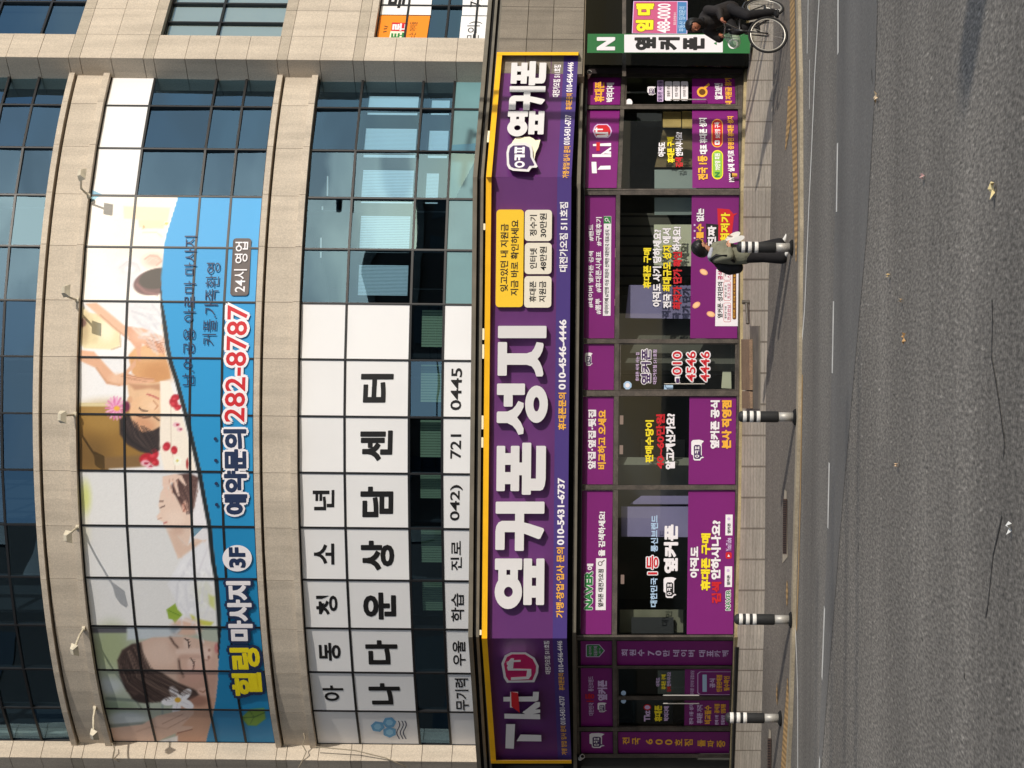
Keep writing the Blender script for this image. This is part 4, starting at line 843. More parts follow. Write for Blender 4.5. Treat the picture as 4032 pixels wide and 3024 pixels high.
p = panel_sign('window_sign', 5, sP, bT, 'large purple window film with a yellow line and two small white search boxes')
TT(p, 2274, 2153, 2718, 2751, '아직도', C_W, fat=.035, out=C_DK); TT(p, 2324, 2101, 2761, 2796, '휴대폰 구매', C_Y, fat=.035, out=C_BR); TT(p, 2376, 2292, 2803, 2839, '검색', C_R, fat=.035, out=C_DK); TT(p, 2281, 2050, 2801, 2837, '안하시나요?', C_W, fat=.035, out=C_DK)
TT(p, 2403, 2323, 2858, 2876, 'NAVER', C_G, out=C_W, ow=.12, d=.018); shape(p, [(2853, 2311), (2882, 2311), (2883, 2230), (2854, 2230)], C_W, 'search_box'); TT(p, 2304, 2264, 2862, 2875, '옆커폰', C_K); shape(p, ell(2867, 2246, 6, 6), C_LIL, 'magnifier_ring', .0115)
shape(p, rrect(2857, 2881, 2174, 2200, 6), C_R, 'play_tile'); shape(p, [(2864, 2192), (2874, 2192), (2869, 2182)], C_W, 'play_mark', .0115); TT(p, 2170, 2118, 2859, 2880, 'YouTube', C_LIL, bold=.03); shape(p, [(2856, 2108), (2884, 2108), (2885, 2026), (2857, 2026)], C_W, 'search_box'); TT(p, 2100, 2060, 2864, 2877, '옆커폰', C_K); shape(p, ell(2870, 2043, 6, 6), C_LIL, 'magnifier_ring', .0115)
# bays 6-8 on the shaded left side
p = panel_sign('window_sign', 6, hT, hB, 'small dark purple header sign with a green shield badge'); sh = [(2307, 2540), (2310, 2537), (2360, 2537), (2382, 2562), (2360, 2587), (2310, 2587), (2307, 2584)]
shape(p, sh, C_LIL, 'badge_rim'); shape(p, shrink(sh, .9, 2342, 2562), C_G, 'badge_face', .0112); TT(p, 2580, 2546, 2318, 2330, '네이버', C_LIL, bold=.01); TT(p, 2582, 2544, 2337, 2353, '대표카페', C_LIL, bold=.01); TT(p, 2574, 2552, 2358, 2365, '공식', C_LIL, bold=.01)
p = panel_sign('window_sign', 6, gT, bT, 'tall dark purple film with one pale lilac vertical line of lettering')
for ch, a0, a1 in zip('회원수70만네이버대표카페', (570, 660, 755, 870, 955, 1040, 1155, 1245, 1330, 1450, 1540, 1625, 1715), (645, 735, 830, 945, 1025, 1115, 1230, 1315, 1405, 1525, 1615, 1700, 1790)):
    yy = 2570 + (a0 - 570) * .0035; TT(p, yy + (10 if ch in '70' else 13), yy - (10 if ch in '70' else 13), 2250 + a0 * .346, 2250 + a1 * .346, ch, C_LIL, bold=.03)
p = panel_sign('window_sign', 7, hT, hB, 'dark purple header sign with a white emblem and name above the double door')
TT(p, 2817, 2767, 2318, 2338, '대한민국', C_LIL, bold=.02); TT(p, 2763, 2730, 2305, 2340, '1등', C_R, bold=.03); TT(p, 2722, 2663, 2316, 2337, '통신브랜드', C_LIL, bold=.02); TT(p, 2758, 2679, 2354, 2390, '옆커폰', C_LIL, fat=.03); bubble(p, 2353, 2389, 2766, 2804)
p = panel_sign('window_sign', (2633, 2740), sP, lambda y: bT(y) - 8, 'dark purple film with a white phone outline low on the double door', d=.012)
ph = [(2882, 2644), (2756, 2644), (2746, 2652), (2746, 2728), (2756, 2736), (2880, 2736)]
shape(p, ph, C_LIL, 'phone_outline', .0172); shape(p, shrink(ph, .955, 2816, 2690), M_PURP, 'phone_screen', .019)
TT(p, 2736, 2640, 2718, 2733, '휴대폰 인터넷 결합상담', C_LIL, d=.022, bold=.02); shape(p, rrect(2766, 2783, 2656, 2724, 2), C_LB, 'tag', .0208)
for s, y0, y1, xt, m in (('공식', 2708, 2672, 2794, C_LIL), ('인증판매점', 2724, 2658, 2821, C_O), ('필수확인', 2720, 2662, 2850, C_O)): TT(p, y0, y1, xt, xt + 22, s, m, d=.0245, fat=.02)
p = panel_sign('window_sign', (2756, 2858), sP, lambda y: bT(y) - 8, 'dark purple film with white and orange lines and no phone outline on the double door', d=.012)
for s, y0, y1, xt, h, m in (('전국 1등 성지', 2852, 2772, 2714, 16, C_LIL), ('휴대폰 가격', 2848, 2776, 2744, 22, C_LIL), ('비교필수', 2850, 2778, 2774, 26, C_O), ('판매 1위', 2854, 2816, 2815, 14, C_LIL), ('공식점', 2808, 2772, 2813, 20, C_O), ('친절상담', 2854, 2816, 2839, 14, C_LIL), ('당일개통', 2808, 2772, 2838, 20, C_O)): TT(p, y0, y1, xt, xt + h, s, m, d=.022, fat=.02)
p = thing('window_lettering', 'small white, yellow and red lettering on the double door leaf with the phone outline', 'window lettering', GL.p(2600, 2690))
TT(p, 2702, 2668, 2583, 2599, '아직도', C_LIL, fat=.02); TT(p, 2714, 2656, 2604, 2622, '휴대폰 구매', C_Y, fat=.02); TT(p, 2724, 2704, 2626, 2642, '검색', C_R, fat=.03); TT(p, 2702, 2646, 2626, 2642, '안하시나요', C_LIL, fat=.02); shape(p, ell(2455, 2729, 10, 10, 12), C_LB, 'round_sticker')
p = thing('window_lettering', 'latin logo and large yellow lettering on the glass of the double door', 'window lettering', GL.p(2600, 2800))
TT(p, 2840, 2798, 2536, 2560, 'Tkt', C_LIL, fat=.02); shape(p, ell(2549, 2785, 15, 12), C_R, 'badge_rim'); shape(p, ell(2549, 2785, 11, 8), C_LIL, 'badge_face', .0115); TT(p, 2840, 2778, 2577, 2606, '휴대폰', C_Y, fat=.03); TT(p, 2838, 2781, 2614, 2634, '박리다매', C_LIL, fat=.02); shape(p, ell(2455, 2760, 10, 10, 12), C_LB, 'round_sticker')
p = panel_sign('window_sign', 8, hT, hB, 'small dark purple header sign with only a speech bubble emblem beyond the double door'); bubble(p, 2321, 2381, 2886, 2945)
p = panel_sign('window_sign', 8, gT, bT, 'tall dark purple film with one orange vertical line of lettering')
for ch, a0, a1 in zip('전국600호점돌파중', (580, 690, 845, 955, 1065, 1175, 1285, 1435, 1545, 1655), (660, 785, 925, 1040, 1150, 1260, 1380, 1525, 1630, 1750)):
    yy = 2917 + (a0 - 580) * .011; TT(p, yy + (11 if ch in '60' else 14), yy - (11 if ch in '60' else 14), 2250 + a0 * .346, 2250 + a1 * .346, ch, C_O, bold=.03)

# ------------------------------------------------------------------ things inside the shop
def crate(name, quad, d0, d1, m, label, cat='box', sf=None, group=None):
    sf = sf or sfof(sum(q[1] for q in quad) / 4); mb = MB(); mb.prism(sf, quad, d0, d1); return tag(mb.build(name, m), label, cat, group)
M_LILB = mat('lilac_board', (150, 142, 186), .7, var=.06, scale=2); M_CARD = mat('cardboard', (206, 176, 112), .85, var=.1, scale=3); M_GREYB = mat('grey_board', (146, 158, 156), .7); M_CREAM = mat('cream_board', (226, 226, 200), .7); M_DKB = mat('charcoal_board', (58, 60, 64), .8)
crate('display_case', [(2462, 1252), (2790, 1256), (2790, 1124), (2476, 1122)], -.9, -.35, M_LILB, 'lilac display case behind the four lines of lettering near the glass door', 'display case')
crate('display_case', [(2446, 2112), (2800, 2116), (2800, 1992), (2446, 1994)], -1.0, -.3, M_LILB, 'large lilac display case behind the largest dark pane', 'display case')
crate('display_case', [(2480, 1985), (2800, 1985), (2800, 1952), (2525, 1952)], -.9, -.5, M_LILB, 'narrow tilted lilac case standing right of the large lilac case', 'display case')
crate('cabinet', [(2575, 1048), (2800, 1048), (2800, 884), (2575, 884)], -.9, -.30, M_CREAM, 'cream cabinet behind the lettering above the walking person', 'cabinet')
crate('cabinet', [(2577, 846), (2800, 846), (2800, 778), (2577, 778)], -.8, -.25, M_GREYB, 'narrow grey cabinet behind the glass beside the four lines of lettering', 'cabinet')
crate('cabinet', [(2577, 742), (2800, 742), (2800, 668), (2577, 668)], -.7, -.2, M_GREYB, 'grey cabinet sharing a pane with the stacked cardboard boxes', 'cabinet')
crate('cardboard_box', [(2610, 502), (2682, 502), (2682, 440), (2610, 440)], -.6, -.2, M_CARD, 'sunlit cardboard box at the top of the stack by the narrow glass door')
crate('cardboard_box', [(2686, 506), (2760, 506), (2760, 438), (2686, 438)], -.6, -.2, M_CARD, 'cardboard box under the topmost box, half behind the purple film')
crate('cardboard_box', [(2578, 658), (2800, 658), (2800, 512), (2610, 512)], -.8, -.42, mat('shaded_cardboard', (120, 104, 76), .85, var=.1), 'large carton with shade painted into its brown behind the yellow lettering')  # darker copy of the cardboard: shade put into the colour
crate('poster_board', [(2508, 500), (2606, 500), (2606, 445), (2508, 445)], -.5, -.46, M_DKB, 'dark board hanging above the cardboard boxes', 'board')
crate('monitor', [(2486, 2494), (2652, 2494), (2652, 2430), (2486, 2430)], -.5, -.42, M_DKB, 'black wall screen behind the largest dark pane, on a sage board', 'screen')
crate('notice_board', [(2440, 2490), (2690, 2490), (2690, 2400), (2440, 2400)], -.62, -.56, mat('sage_board', (128, 128, 112), .8, var=.2, scale=2), 'sage coloured board behind the black wall screen', 'board')
crate('paper_bag', [(2840, 1528), (2880, 1530), (2878, 1450), (2845, 1462)], -.5, -.3, M_CREAM, 'cream bag on the floor behind the glass door', 'bag')
crate('cupboard', [(2590, 2732), (2800, 2732), (2800, 2640), (2590, 2640)], -.9, -.5, mat('sage_cupboard', (150, 158, 148), .8), 'pale sage cupboard behind the right leaf of the double door', 'cupboard')
crate('cupboard', [(2490, 2850), (2650, 2850), (2650, 2752), (2490, 2752)], -.9, -.6, mat('slate_cupboard', (74, 84, 86), .8), 'slate cupboard behind the left leaf of the double door', 'cupboard')
# right end: dark wall, pillar sign, dark glazing and a rental poster
mb = MB(); mb.prism(sfT, [(2300, 289), (2925, 289), (2925, 205), (2300, 205)], -.5, -.3); mb.build('dark_wall', mat('dark_brown_wall', (44, 36, 36), .6), B)

for y0, y1 in ((1293, 1338), (1356, 1412), (1636, 1690), (1722, 1762), (515, 560), (2480, 2500), (880, 905)):
    sf = SC if 700 < y0 < 2505 else SR; mb = MB(); mb.prism(sf, [(top_(y0) - 9, y0), (top_(y0) - 1, y0), (top_(y1) - 1, y1), (top_(y1) - 9, y1)], .02, .10); mb.build('sign_lamp', C_CR, FS)

M_SLAT = mat('slatwall', (104, 102, 92), .8); _t = M_SLAT.node_tree; _w = _t.nodes.new('ShaderNodeTexWave'); _w.inputs['Scale'].default_value = 1.6; _w.bands_direction = 'X'; _c = _t.nodes.new('ShaderNodeTexCoord'); _r = _t.nodes.new('ShaderNodeValToRGB')
_r.color_ramp.elements[0].position = .06; _r.color_ramp.elements[0].color = (.02, .02, .018, 1); _r.color_ramp.elements[1].position = .16; _r.color_ramp.elements[1].color = (.12, .115, .10, 1)
_t.links.new(_c.outputs['Object'], _w.inputs['Vector']); _t.links.new(_w.outputs['Fac'], _r.inputs['Fac']); _t.links.new(_r.outputs['Color'], _t.nodes['Principled BSDF'].inputs['Base Color'])
mb = MB(); mb.box((.2, 40.1, .4), (3.4, 40.2, 3.45)); mb.build('slat_wall', M_SLAT, B)
def desk(x0, x1, y0, y1, label):
    t = thing('counter', label, 'counter', ((x0 + x1) / 2, y0, .36)); mb = MB(); mb.box((x0, y0, .36), (x1, y1, 1.28)); mb.build('front_panel', mat('counter_front', (120, 112, 100), .7), t); mb = MB(); mb.box((x0 - .05, y0 - .06, 1.28), (x1 + .05, y1, 1.33)); mb.build('worktop', mat('counter_top', (196, 190, 176), .4), t); return t
desk(-2.2, -.5, 39.7, 40.3, 'pale topped counter behind the dark pane with yellow and red lettering')
desk(-4.4, -3.1, 40.0, 40.6, 'pale topped counter behind the red figure lettering')
for k, (x, y, z) in enumerate(((-1.9, 40.9, 2.75), (-1.3, 40.9, 2.75), (-.7, 40.9, 2.75), (-3.9, 40.8, 2.7), (-3.2, 40.8, 2.7), (-2.6, 40.8, 2.7), (.6, 39.9, 2.9), (1.6, 39.9, 2.9), (2.6, 39.9, 2.9))):
    mb = MB(); mb.tube([(x - .09, y, z), (x + .09, y, z)], .035, 8); tag(mb.build('spot_lamp', mat('rosy_lamp', (236, 196, 180), .5, emit=.45)), 'small glowing lamp hanging inside the shop behind the dark panes', 'lamp', 'small lamps inside the shop')
for k, (x, z, l) in enumerate(((-1.5, 1.9, 'grey framed poster on the wall behind the yellow and red lettering'), (-3.6, 1.95, 'grey framed poster on the wall behind the red figure lettering'))):
    mb = MB(); mb.box((x - .4, 41.45, z - .45), (x + .4, 41.52, z + .45)); o = mb.build('framed_poster', mat('poster_grey', (150, 148, 150), .6, var=.3, scale=3)); tag(o, l, 'poster')
# ------------------------------------------------------------------ films and adverts on the upper windows
def cell(i, j0, Z, d=.004):                        # film filling one pane: column i, row j0 of a storey (0 lowest)
    zs = [Z['bot'], Z['c'], Z['b'], Z['a'], Z['top']]; e = .0185
    return i, e, zs[j0] + .023, zs[j0 + 1] - .023, d
def film(mb, i, e, z0, z1, d): mb.add([chord(i, e, z0, d), chord(i, 1 - e, z0, d), chord(i, 1 - e, z1, d), chord(i, e, z1, d)], [(0, 1, 2, 3)])
CS = thing('counselling_sign', 'white window advert of black lettering with a blue crystal emblem along the second storey', 'window advert', (-2, 39, 7))
for i in range(5, 14):
    for j in (0, 2, 3): mb = MB(); film(mb, *cell(i, j, Z2)); mb.build('film', M_WHITE, CS, flip=False)
UP = 0.009
class Cyl2:                                        # a plane touching the flat pane of one column
    def __init__(s, i):
        a, b = CYL.w(EDG[i], 0, .008), CYL.w(EDG[i + 1], 0, .008); s.f = Flat(b.x, b.y, a.x - b.x, a.y - b.y)
    def p(s, x, y, off=0.0): return s.f.p(x, y, off)
PANE = [Cyl2(i) for i in range(14)]
for ch, i, y0, y1, xt, xb in (('년', 8, 2009, 1929, 1231, 1316), ('소', 9, 2223, 2140, 1236, 1316), ('청', 10, 2421, 2345, 1245, 1329), ('동', 11, 2601, 2531, 1256, 1341), ('아', 12, 2760, 2699, 1271, 1352)):
    T(CS, PANE[i], ch, y0, y1, xt, xb, C_K, .003, .025, sl=.0101 - .02 * (i - 8))
for ch, i, y0, y1, xt, xb in (('터', 6, 1583, 1474, 1422, 1546), ('센', 7, 1813, 1697, 1420, 1543), ('담', 8, 2034, 1918, 1421, 1546), ('상', 9, 2244, 2131, 1423, 1550), ('운', 10, 2437, 2335, 1432, 1557), ('다', 11, 2614, 2523, 1441, 1563), ('나', 12, 2772, 2692, 1454, 1573)):
    T(CS, PANE[i], ch, y0, y1, xt, xb, C_K, .003, .02, fat=.018, sl=.0101 - .015 * (i - 8))
for s, i, y0, y1, xt, xb in (('0445', 6, 1615, 1449, 1775, 1818), ('721', 7, 1806, 1710, 1773, 1816), ('042)', 8, 2050, 1909, 1772, 1821), ('진로', 9, 2246, 2130, 1774, 1818), ('학습', 10, 2446, 2336, 1776, 1827), ('우울', 11, 2621, 2523, 1782, 1833), ('무기력', 12, 2797, 2671, 1792, 1845)):
    T(CS, PANE[i], s, y0, y1, xt, xb, C_K, .003, .015, sl=.0101 - .01 * (i - 8))
lb = mat('crystal_blue', (96, 160, 200), .5)
for cx, cy, r, a in ((1487, 2861, 28, .2), (1533, 2845, 28, .9), (1534, 2883, 28, .5)):
    mb, mbx = MB(), MB(); mb.prism(PANE[13], [(cx + r * math.cos(a + k * math.pi / 3), cy + r * .78 * math.sin(a + k * math.pi / 3)) for k in range(6)], .002, .003)
    mbx.prism(PANE[13], [(cx + r * .55 * math.cos(a + k * math.pi / 3), cy + r * .45 * math.sin(a + k * math.pi / 3)) for k in range(6)], .0036, .0042)
    em = mb.build('emblem', lb, CS); mbx.build('facet', mat('crystal_light', (140, 192, 220), .5), em)

mb = MB()
for x0 in (1566, 1580, 1592):
    L = [(x0 + 6 * math.sin(k * .9), 2838 + k * 9) for k in range(9)]
    for (xa, ya), (xb, yb) in zip(L, L[1:]): mb.prism(PANE[13], [(xa, ya), (xb, yb), (xb + 4, yb), (xa + 4, ya)], .002, .0032)
mb.build('wave_mark', C_NAVY, CS)
for i in range(0, 5):
    mb = MB(); film(mb, *cell(i, 0, Z2, -.012)); tag(mb.build('frosted_film', M_TEAL, flip=False), 'frosted teal film on a lowest second storey pane beside the white advert', 'window film', 'frosted films of the second storey')
for i in range(0, 3):
    mb = MB(); film(mb, *cell(i, 3, Z3)); tag(mb.build('blank_film', M_WHITE, flip=False), 'blank white film on a top pane beside the massage banner', 'window film', 'blank films of the third storey')
# vertical blinds behind the second storey panes
for n, (i, za, zb, u0, u1) in enumerate(((0, Z2['b'] + .1, Z2['a'] - .1, .1, .72), (1, Z2['b'] + .08, Z2['a'] - .1, .04, .74), (2, Z2['b'] + .08, Z2['a'] - .12, .04, .76), (3, Z2['b'] + .1, Z2['a'] - .14, .04, .78), (4, Z2['b'] + .1, Z2['a'] - .15, .22, .80),
                                         (0, Z2['c'] + .1, Z2['b'] - .15, .12, .6), (1, Z2['c'] + .08, Z2['b'] - .15, .04, .7), (2, Z2['c'] + .22, Z2['b'] - .15, .04, .7))):
    mb = MB(); w = 22
    for k in range(w):
        a = u0 + (u1 - u0) * k / w; b = u0 + (u1 - u0) * (k + .70) / w
        q0, q1 = chord(i, 1 - a, 0, -.27), chord(i, 1 - b, 0, -.262)
        mb.add([(q0.x, q0.y, za), (q1.x, q1.y, za), (q1.x, q1.y, zb), (q0.x, q0.y, zb)], [(0, 1, 2, 3)])
    o = mb.build('slats', mat('blind_slats', (238, 244, 246), .7), None, flip=False)
    t = thing('vertical_blind', ('tall pale vertical blind behind large second storey panes beside the white advert', 'short pale vertical blind behind the narrow second storey panes above the frosted films')[n > 4], 'blind', chord(i, .5, za, -.3), ('tall blinds of the second storey', 'short blinds of the second storey')[n > 4])
    o.parent = t; o.matrix_parent_inverse = t.matrix_basis.inverted()
    mb = MB(); q0, q1 = chord(i, 1 - u0, zb, -.27), chord(i, 1 - u1, zb, -.27); mb.tube([q0, q1], .025, 6); mb.build('head_rail', M_FRAME, t)
# olive roller blinds in the dark strip below the big characters
for i in (5, 6, 7, 8, 9, 10):
    a, b = chord(i, .06, 0, -.22), chord(i, .74 if i != 8 else .5, 0, -.22); mb = MB(); z0, z1 = Z2['c'] + .02, Z2['b'] - .2
    for k in range(14):
        q0, q1 = a.lerp(b, k / 14), a.lerp(b, (k + .86) / 14); mb.add([(q0.x, q0.y, z0), (q1.x, q1.y, z0), (q1.x, q1.y, z1), (q0.x, q0.y, z1)], [(0, 1, 2, 3)])
    tag(mb.build('vertical_blind', mat('olive_blind', (140, 148, 116), .8), flip=False), 'olive blind behind the dark strip of panes under the large black characters', 'blind', 'olive blinds in the dark strip')
# ceiling lamp tubes seen through the panes
for i, Z, u, off in ((2, Z2, .7, -1.3), (1, Z2, .7, -1.6), (3, Z2, .4, -1.4), (7, Z4, .5, -1.3), (4, Z4, .3, -1.4), (10, Z4, .5, -1.2)):
    q = chord(i, u, Z['top'] - .12, off); mb = MB(); mb.box((q.x - .2, q.y - .03, q.z - .02), (q.x + .2, q.y + .03, q.z))
    tag(mb.build('ceiling_lamp', mat('lamp_tube', (236, 240, 230), .5, emit=.55)), 'lit tube lamp on a ceiling behind the upper windows', 'ceiling lamp', 'tube lamps behind the upper windows')

# ------------------------------------------------------------------ massage banner: a printed picture, coloured by point
CURVE = [(702, 770), (652, 930), (643, 980), (633, 1100), (631, 1190), (638, 1260), (652, 1370), (665, 1430), (688, 1500), (725, 1640), (747, 1730), (775, 1850), (793, 1950), (816, 2070), (829, 2200), (843, 2280), (850, 2380), (857, 2480), (859, 2570), (857, 2680), (848, 2760), (834, 2830), (816, 2895), (809, 2930)]
def sstep(a, b, x): t = np.clip((x - a) / (b - a), 0, 1); return t * t * (3 - 2 * t)
def paint(X, Y):
    rng = np.random.RandomState(3)
    C = np.zeros((len(X), 3)); C[:] = (240, 236, 232)
    def blend(m, col):
        C[:] = C * (1 - m[:, None]) + np.array(col, float) * m[:, None]
    def poly(pts, col, soft=3, al=1.0):
        P = np.array(pts, float); d2 = np.full(len(X), 1e12); ins = np.zeros(len(X), bool)
        for (x0, y0), (x1, y1) in zip(P, np.roll(P, -1, 0)):
            ex, ey = x1 - x0, y1 - y0; t = np.clip(((X - x0) * ex + (Y - y0) * ey) / (ex * ex + ey * ey + 1e-9), 0, 1)
            d2 = np.minimum(d2, (X - x0 - t * ex) ** 2 + (Y - y0 - t * ey) ** 2)
            c = (y0 > Y) != (y1 > Y); xi = x0 + (Y - y0) / (ey if abs(ey) > 1e-9 else 1e-9) * ex; ins ^= c & (X < xi)
        sd = np.where(ins, np.sqrt(d2), -np.sqrt(d2)); blend(sstep(-soft, soft, sd) * al, col)
    def oval(cx, cy, rx, ry, col, soft=.15, al=1.0, a=0.0):
        ca, sa = math.cos(a), math.sin(a); dx, dy = X - cx, Y - cy; u, v = (dx * ca + dy * sa) / rx, (-dx * sa + dy * ca) / ry
        r = np.sqrt(u * u + v * v); blend((1 - sstep(1 - soft, 1 + soft, r)) * al, col)
    def line(pts, w, col, al=1.0, soft=.6):
        d2 = np.full(len(X), 1e12)
        for (x0, y0), (x1, y1) in zip(pts, pts[1:]):
            ex, ey = x1 - x0, y1 - y0; t = np.clip(((X - x0) * ex + (Y - y0) * ey) / (ex * ex + ey * ey + 1e-9), 0, 1)
            d2 = np.minimum(d2, (X - x0 - t * ex) ** 2 + (Y - y0 - t * ey) ** 2)
        d = np.sqrt(d2); blend((1 - sstep(w * (1 - soft), w * (1 + soft), d)) * al, col)
    # right end: cream wall, shelf, towels, wooden bowl
    poly([(250, 740), (760, 740), (760, 1210), (250, 1210)], (250, 244, 234), 6)
    oval(560, 900, 160, 170, (252, 240, 218), .5, .8)
    poly([(486, 812), (670, 818), (660, 872), (488, 860)], (246, 226, 188), 3); poly([(545, 865), (648, 868), (645, 900), (548, 894)], (248, 224, 180), 3)
    line([(560, 900), (630, 892), (655, 880)], 2.5, (226, 206, 178)); line([(562, 916), (618, 916), (640, 934)], 2, (226, 206, 178)); oval(566, 893, 5, 5, (200, 170, 120)); oval(655, 880, 7, 6, (234, 200, 110))
    oval(508, 1058, 62, 46, (236, 232, 230), .2); oval(508, 1058, 40, 28, (222, 218, 218), .3); oval(512, 1060, 20, 14, (240, 238, 238), .4); line([(470, 1055), (500, 1030), (540, 1040), (552, 1065)], 3, (212, 208, 210), .8); oval(520, 1105, 60, 30, (228, 226, 228), .4)
    oval(606, 1026, 52, 34, (244, 224, 208), .15); oval(606, 1026, 30, 20, (226, 190, 170), .5, .8); line([(570, 1020), (590, 1006), (620, 1008), (636, 1028), (616, 1044)], 3, (210, 170, 150), .8); line([(584, 1030), (600, 1016), (622, 1026)], 2, (236, 210, 196), .9)
    oval(608, 1110, 84, 50, (120, 88, 84), .06, a=-.25); oval(622, 1096, 76, 40, (78, 68, 58), .08, a=-.2); line([(540, 1120), (572, 1150), (620, 1160)], 5, (150, 108, 104), .8)
    # hands on a back
    poly([(250, 1192), (700, 1190), (760, 1660), (250, 1640)], (242, 240, 240), 5)
    poly([(318, 1200), (345, 1230), (440, 1245), (470, 1300), (474, 1360), (440, 1376), (330, 1372), (312, 1330)], (240, 226, 182), 5); poly([(330, 1215), (345, 1225), (400, 1300), (380, 1350), (318, 1360)], (226, 206, 158), 10, .8); oval(330, 1300, 20, 50, (186, 160, 120), .6, .7); oval(322, 1270, 18, 18, (120, 84, 70), .3)
    oval(420, 1300, 30, 40, (252, 244, 214), .6, .8); line([(440, 1376), (475, 1364), (472, 1300)], 3, (196, 164, 120), .6)
    poly([(500, 1200), (600, 1206), (640, 1330), (600, 1290), (512, 1240)], (232, 230, 232), 12, .8); line([(520, 1225), (590, 1250), (630, 1320)], 4, (214, 212, 216), .7)
    poly([(505, 1400), (530, 1372), (600, 1352), (640, 1362), (665, 1440), (672, 1490), (600, 1512), (560, 1508), (520, 1470)], (224, 168, 116), 5); oval(590, 1390, 60, 30, (238, 192, 144), .6, .8); oval(620, 1470, 60, 40, (206, 146, 94), .6, .7); poly([(634, 1280), (700, 1260), (690, 1330), (648, 1340)], (240, 214, 188), 8)
    poly([(336, 1196), (380, 1192), (430, 1232), (490, 1282), (530, 1294), (500, 1330), (450, 1296), (390, 1244)], (234, 190, 158), 4); poly([(492, 1284), (540, 1290), (600, 1300), (645, 1330), (648, 1358), (650, 1386), (640, 1396), (600, 1374), (560, 1352), (552, 1388), (556, 1420), (546, 1422), (536, 1372), (510, 1340)], (228, 172, 140), 4)
    oval(560, 1322, 40, 26, (238, 192, 162), .6, .8)
    for k in range(4): line([(578, 1322 + k * 14), (632, 1338 + k * 16)], 2.2, (188, 126, 96), .7)
    line([(395, 1240), (450, 1290), (510, 1338)], 3, (206, 150, 118), .7)
    poly([(318, 1378), (370, 1384), (420, 1440), (456, 1478), (490, 1466), (536, 1412), (534, 1442), (505, 1470), (540, 1484), (604, 1490), (610, 1502), (560, 1516), (520, 1514), (470, 1520), (420, 1512), (380, 1450), (340, 1432), (314, 1420)], (230, 178, 144), 4); line([(500, 1475), (550, 1488), (604, 1494)], 2.4, (186, 124, 92), .7); line([(380, 1450), (420, 1505), (470, 1516)], 4, (204, 150, 116), .7); oval(460, 1490, 30, 20, (240, 200, 170), .6, .7)
    # sleeping face among flowers
    poly([(310, 1588), (440, 1590), (470, 1600), (560, 1612), (600, 1800), (560, 1856), (310, 1852)], (150, 112, 50), 4); oval(420, 1640, 120, 60, (176, 138, 70), .6, .7); oval(350, 1790, 80, 70, (112, 82, 36), .7, .8); poly([(310, 1586), (440, 1588), (440, 1600), (310, 1600)], (222, 206, 160), 4)
    poly([(410, 1800), (600, 1790), (640, 1862), (410, 1856)], (120, 92, 60), 10, .7); poly([(430, 1846), (640, 1834), (640, 1862), (420, 1862)], (238, 236, 238), 6)
    poly([(500, 1512), (640, 1505), (640, 1700), (600, 1710), (520, 1640)], (232, 190, 150), 5); poly([(505, 1510), (580, 1516), (630, 1512), (640, 1540), (590, 1530), (530, 1536)], (186, 132, 100), 6, .7)
    oval(566, 1630, 58, 72, (234, 188, 146), .1); oval(590, 1600, 40, 60, (240, 200, 160), .5, .8); oval(560, 1680, 50, 40, (210, 148, 112), .5, .7); oval(606, 1598, 22, 16, (242, 204, 168), .4)
    poly([(470, 1650), (510, 1632), (530, 1680), (560, 1702), (600, 1696), (630, 1680), (634, 1720), (632, 1770), (600, 1790), (550, 1778), (500, 1750), (472, 1710)], (52, 40, 38), 5); line([(500, 1660), (530, 1720), (580, 1760)], 6, (78, 62, 58), .6); line([(480, 1690), (520, 1740), (580, 1776)], 4, (30, 24, 24), .7)
    line([(548, 1606), (560, 1616), (580, 1618)], 2.6, (70, 44, 36), .95); line([(540, 1636), (565, 1644), (592, 1642)], 2.6, (104, 66, 48), .9); line([(580, 1552), (604, 1560), (624, 1570)], 3.4, (196, 96, 92), .9); line([(604, 1578), (622, 1598), (610, 1612)], 2.4, (196, 134, 98), .8); line([(606, 1640), (628, 1656)], 3, (70, 44, 36), .9)
    oval(512, 1574, 10, 14, (222, 170, 132), .3)
    for k in range(18):
        a = k * 2 * math.pi / 18; line([(455 + 10 * math.cos(a), 1607 + 10 * math.sin(a)), (455 + 38 * math.cos(a), 1607 + 44 * math.sin(a))], 4, (222, 122, 176) if k % 2 else (238, 170, 206), .95, .4)
    oval(460, 1608, 12, 10, (236, 178, 60), .3); oval(498, 1600, 14, 20, (112, 30, 66), .3)
    poly([(630, 1500), (668, 1500), (724, 1660), (770, 1850), (650, 1862), (626, 1760), (632, 1640)], (250, 238, 222), 4); line([(672, 1600), (674, 1760), (690, 1850)], 2, (222, 206, 188), .8)
    for cx, cy, r in ((684, 1586, 20), (690, 1566, 17), (700, 1604, 14), (656, 1758, 18), (686, 1772, 16), (575, 1806, 26), (604, 1790, 24), (610, 1818, 18)): oval(cx, cy, r, r * .8, (186, 24, 42), .25, .95, a=cx * .3); oval(cx - 4, cy + 4, r * .4, r * .3, (226, 70, 84), .4, .8)
    for cx, cy, r in ((572, 1824, 18), (590, 1836, 14), (695, 1672, 14), (708, 1690, 12)): oval(cx, cy, r, r * .7, (240, 188, 200), .3, .9); oval(cx + 4, cy, r * .5, r * .3, (170, 30, 60), .3, .9)
    oval(698, 1814, 16, 18, (250, 248, 232), .3); oval(698, 1814, 5, 5, (214, 200, 90), .3); oval(738, 1826, 5, 22, (170, 40, 40), .3)
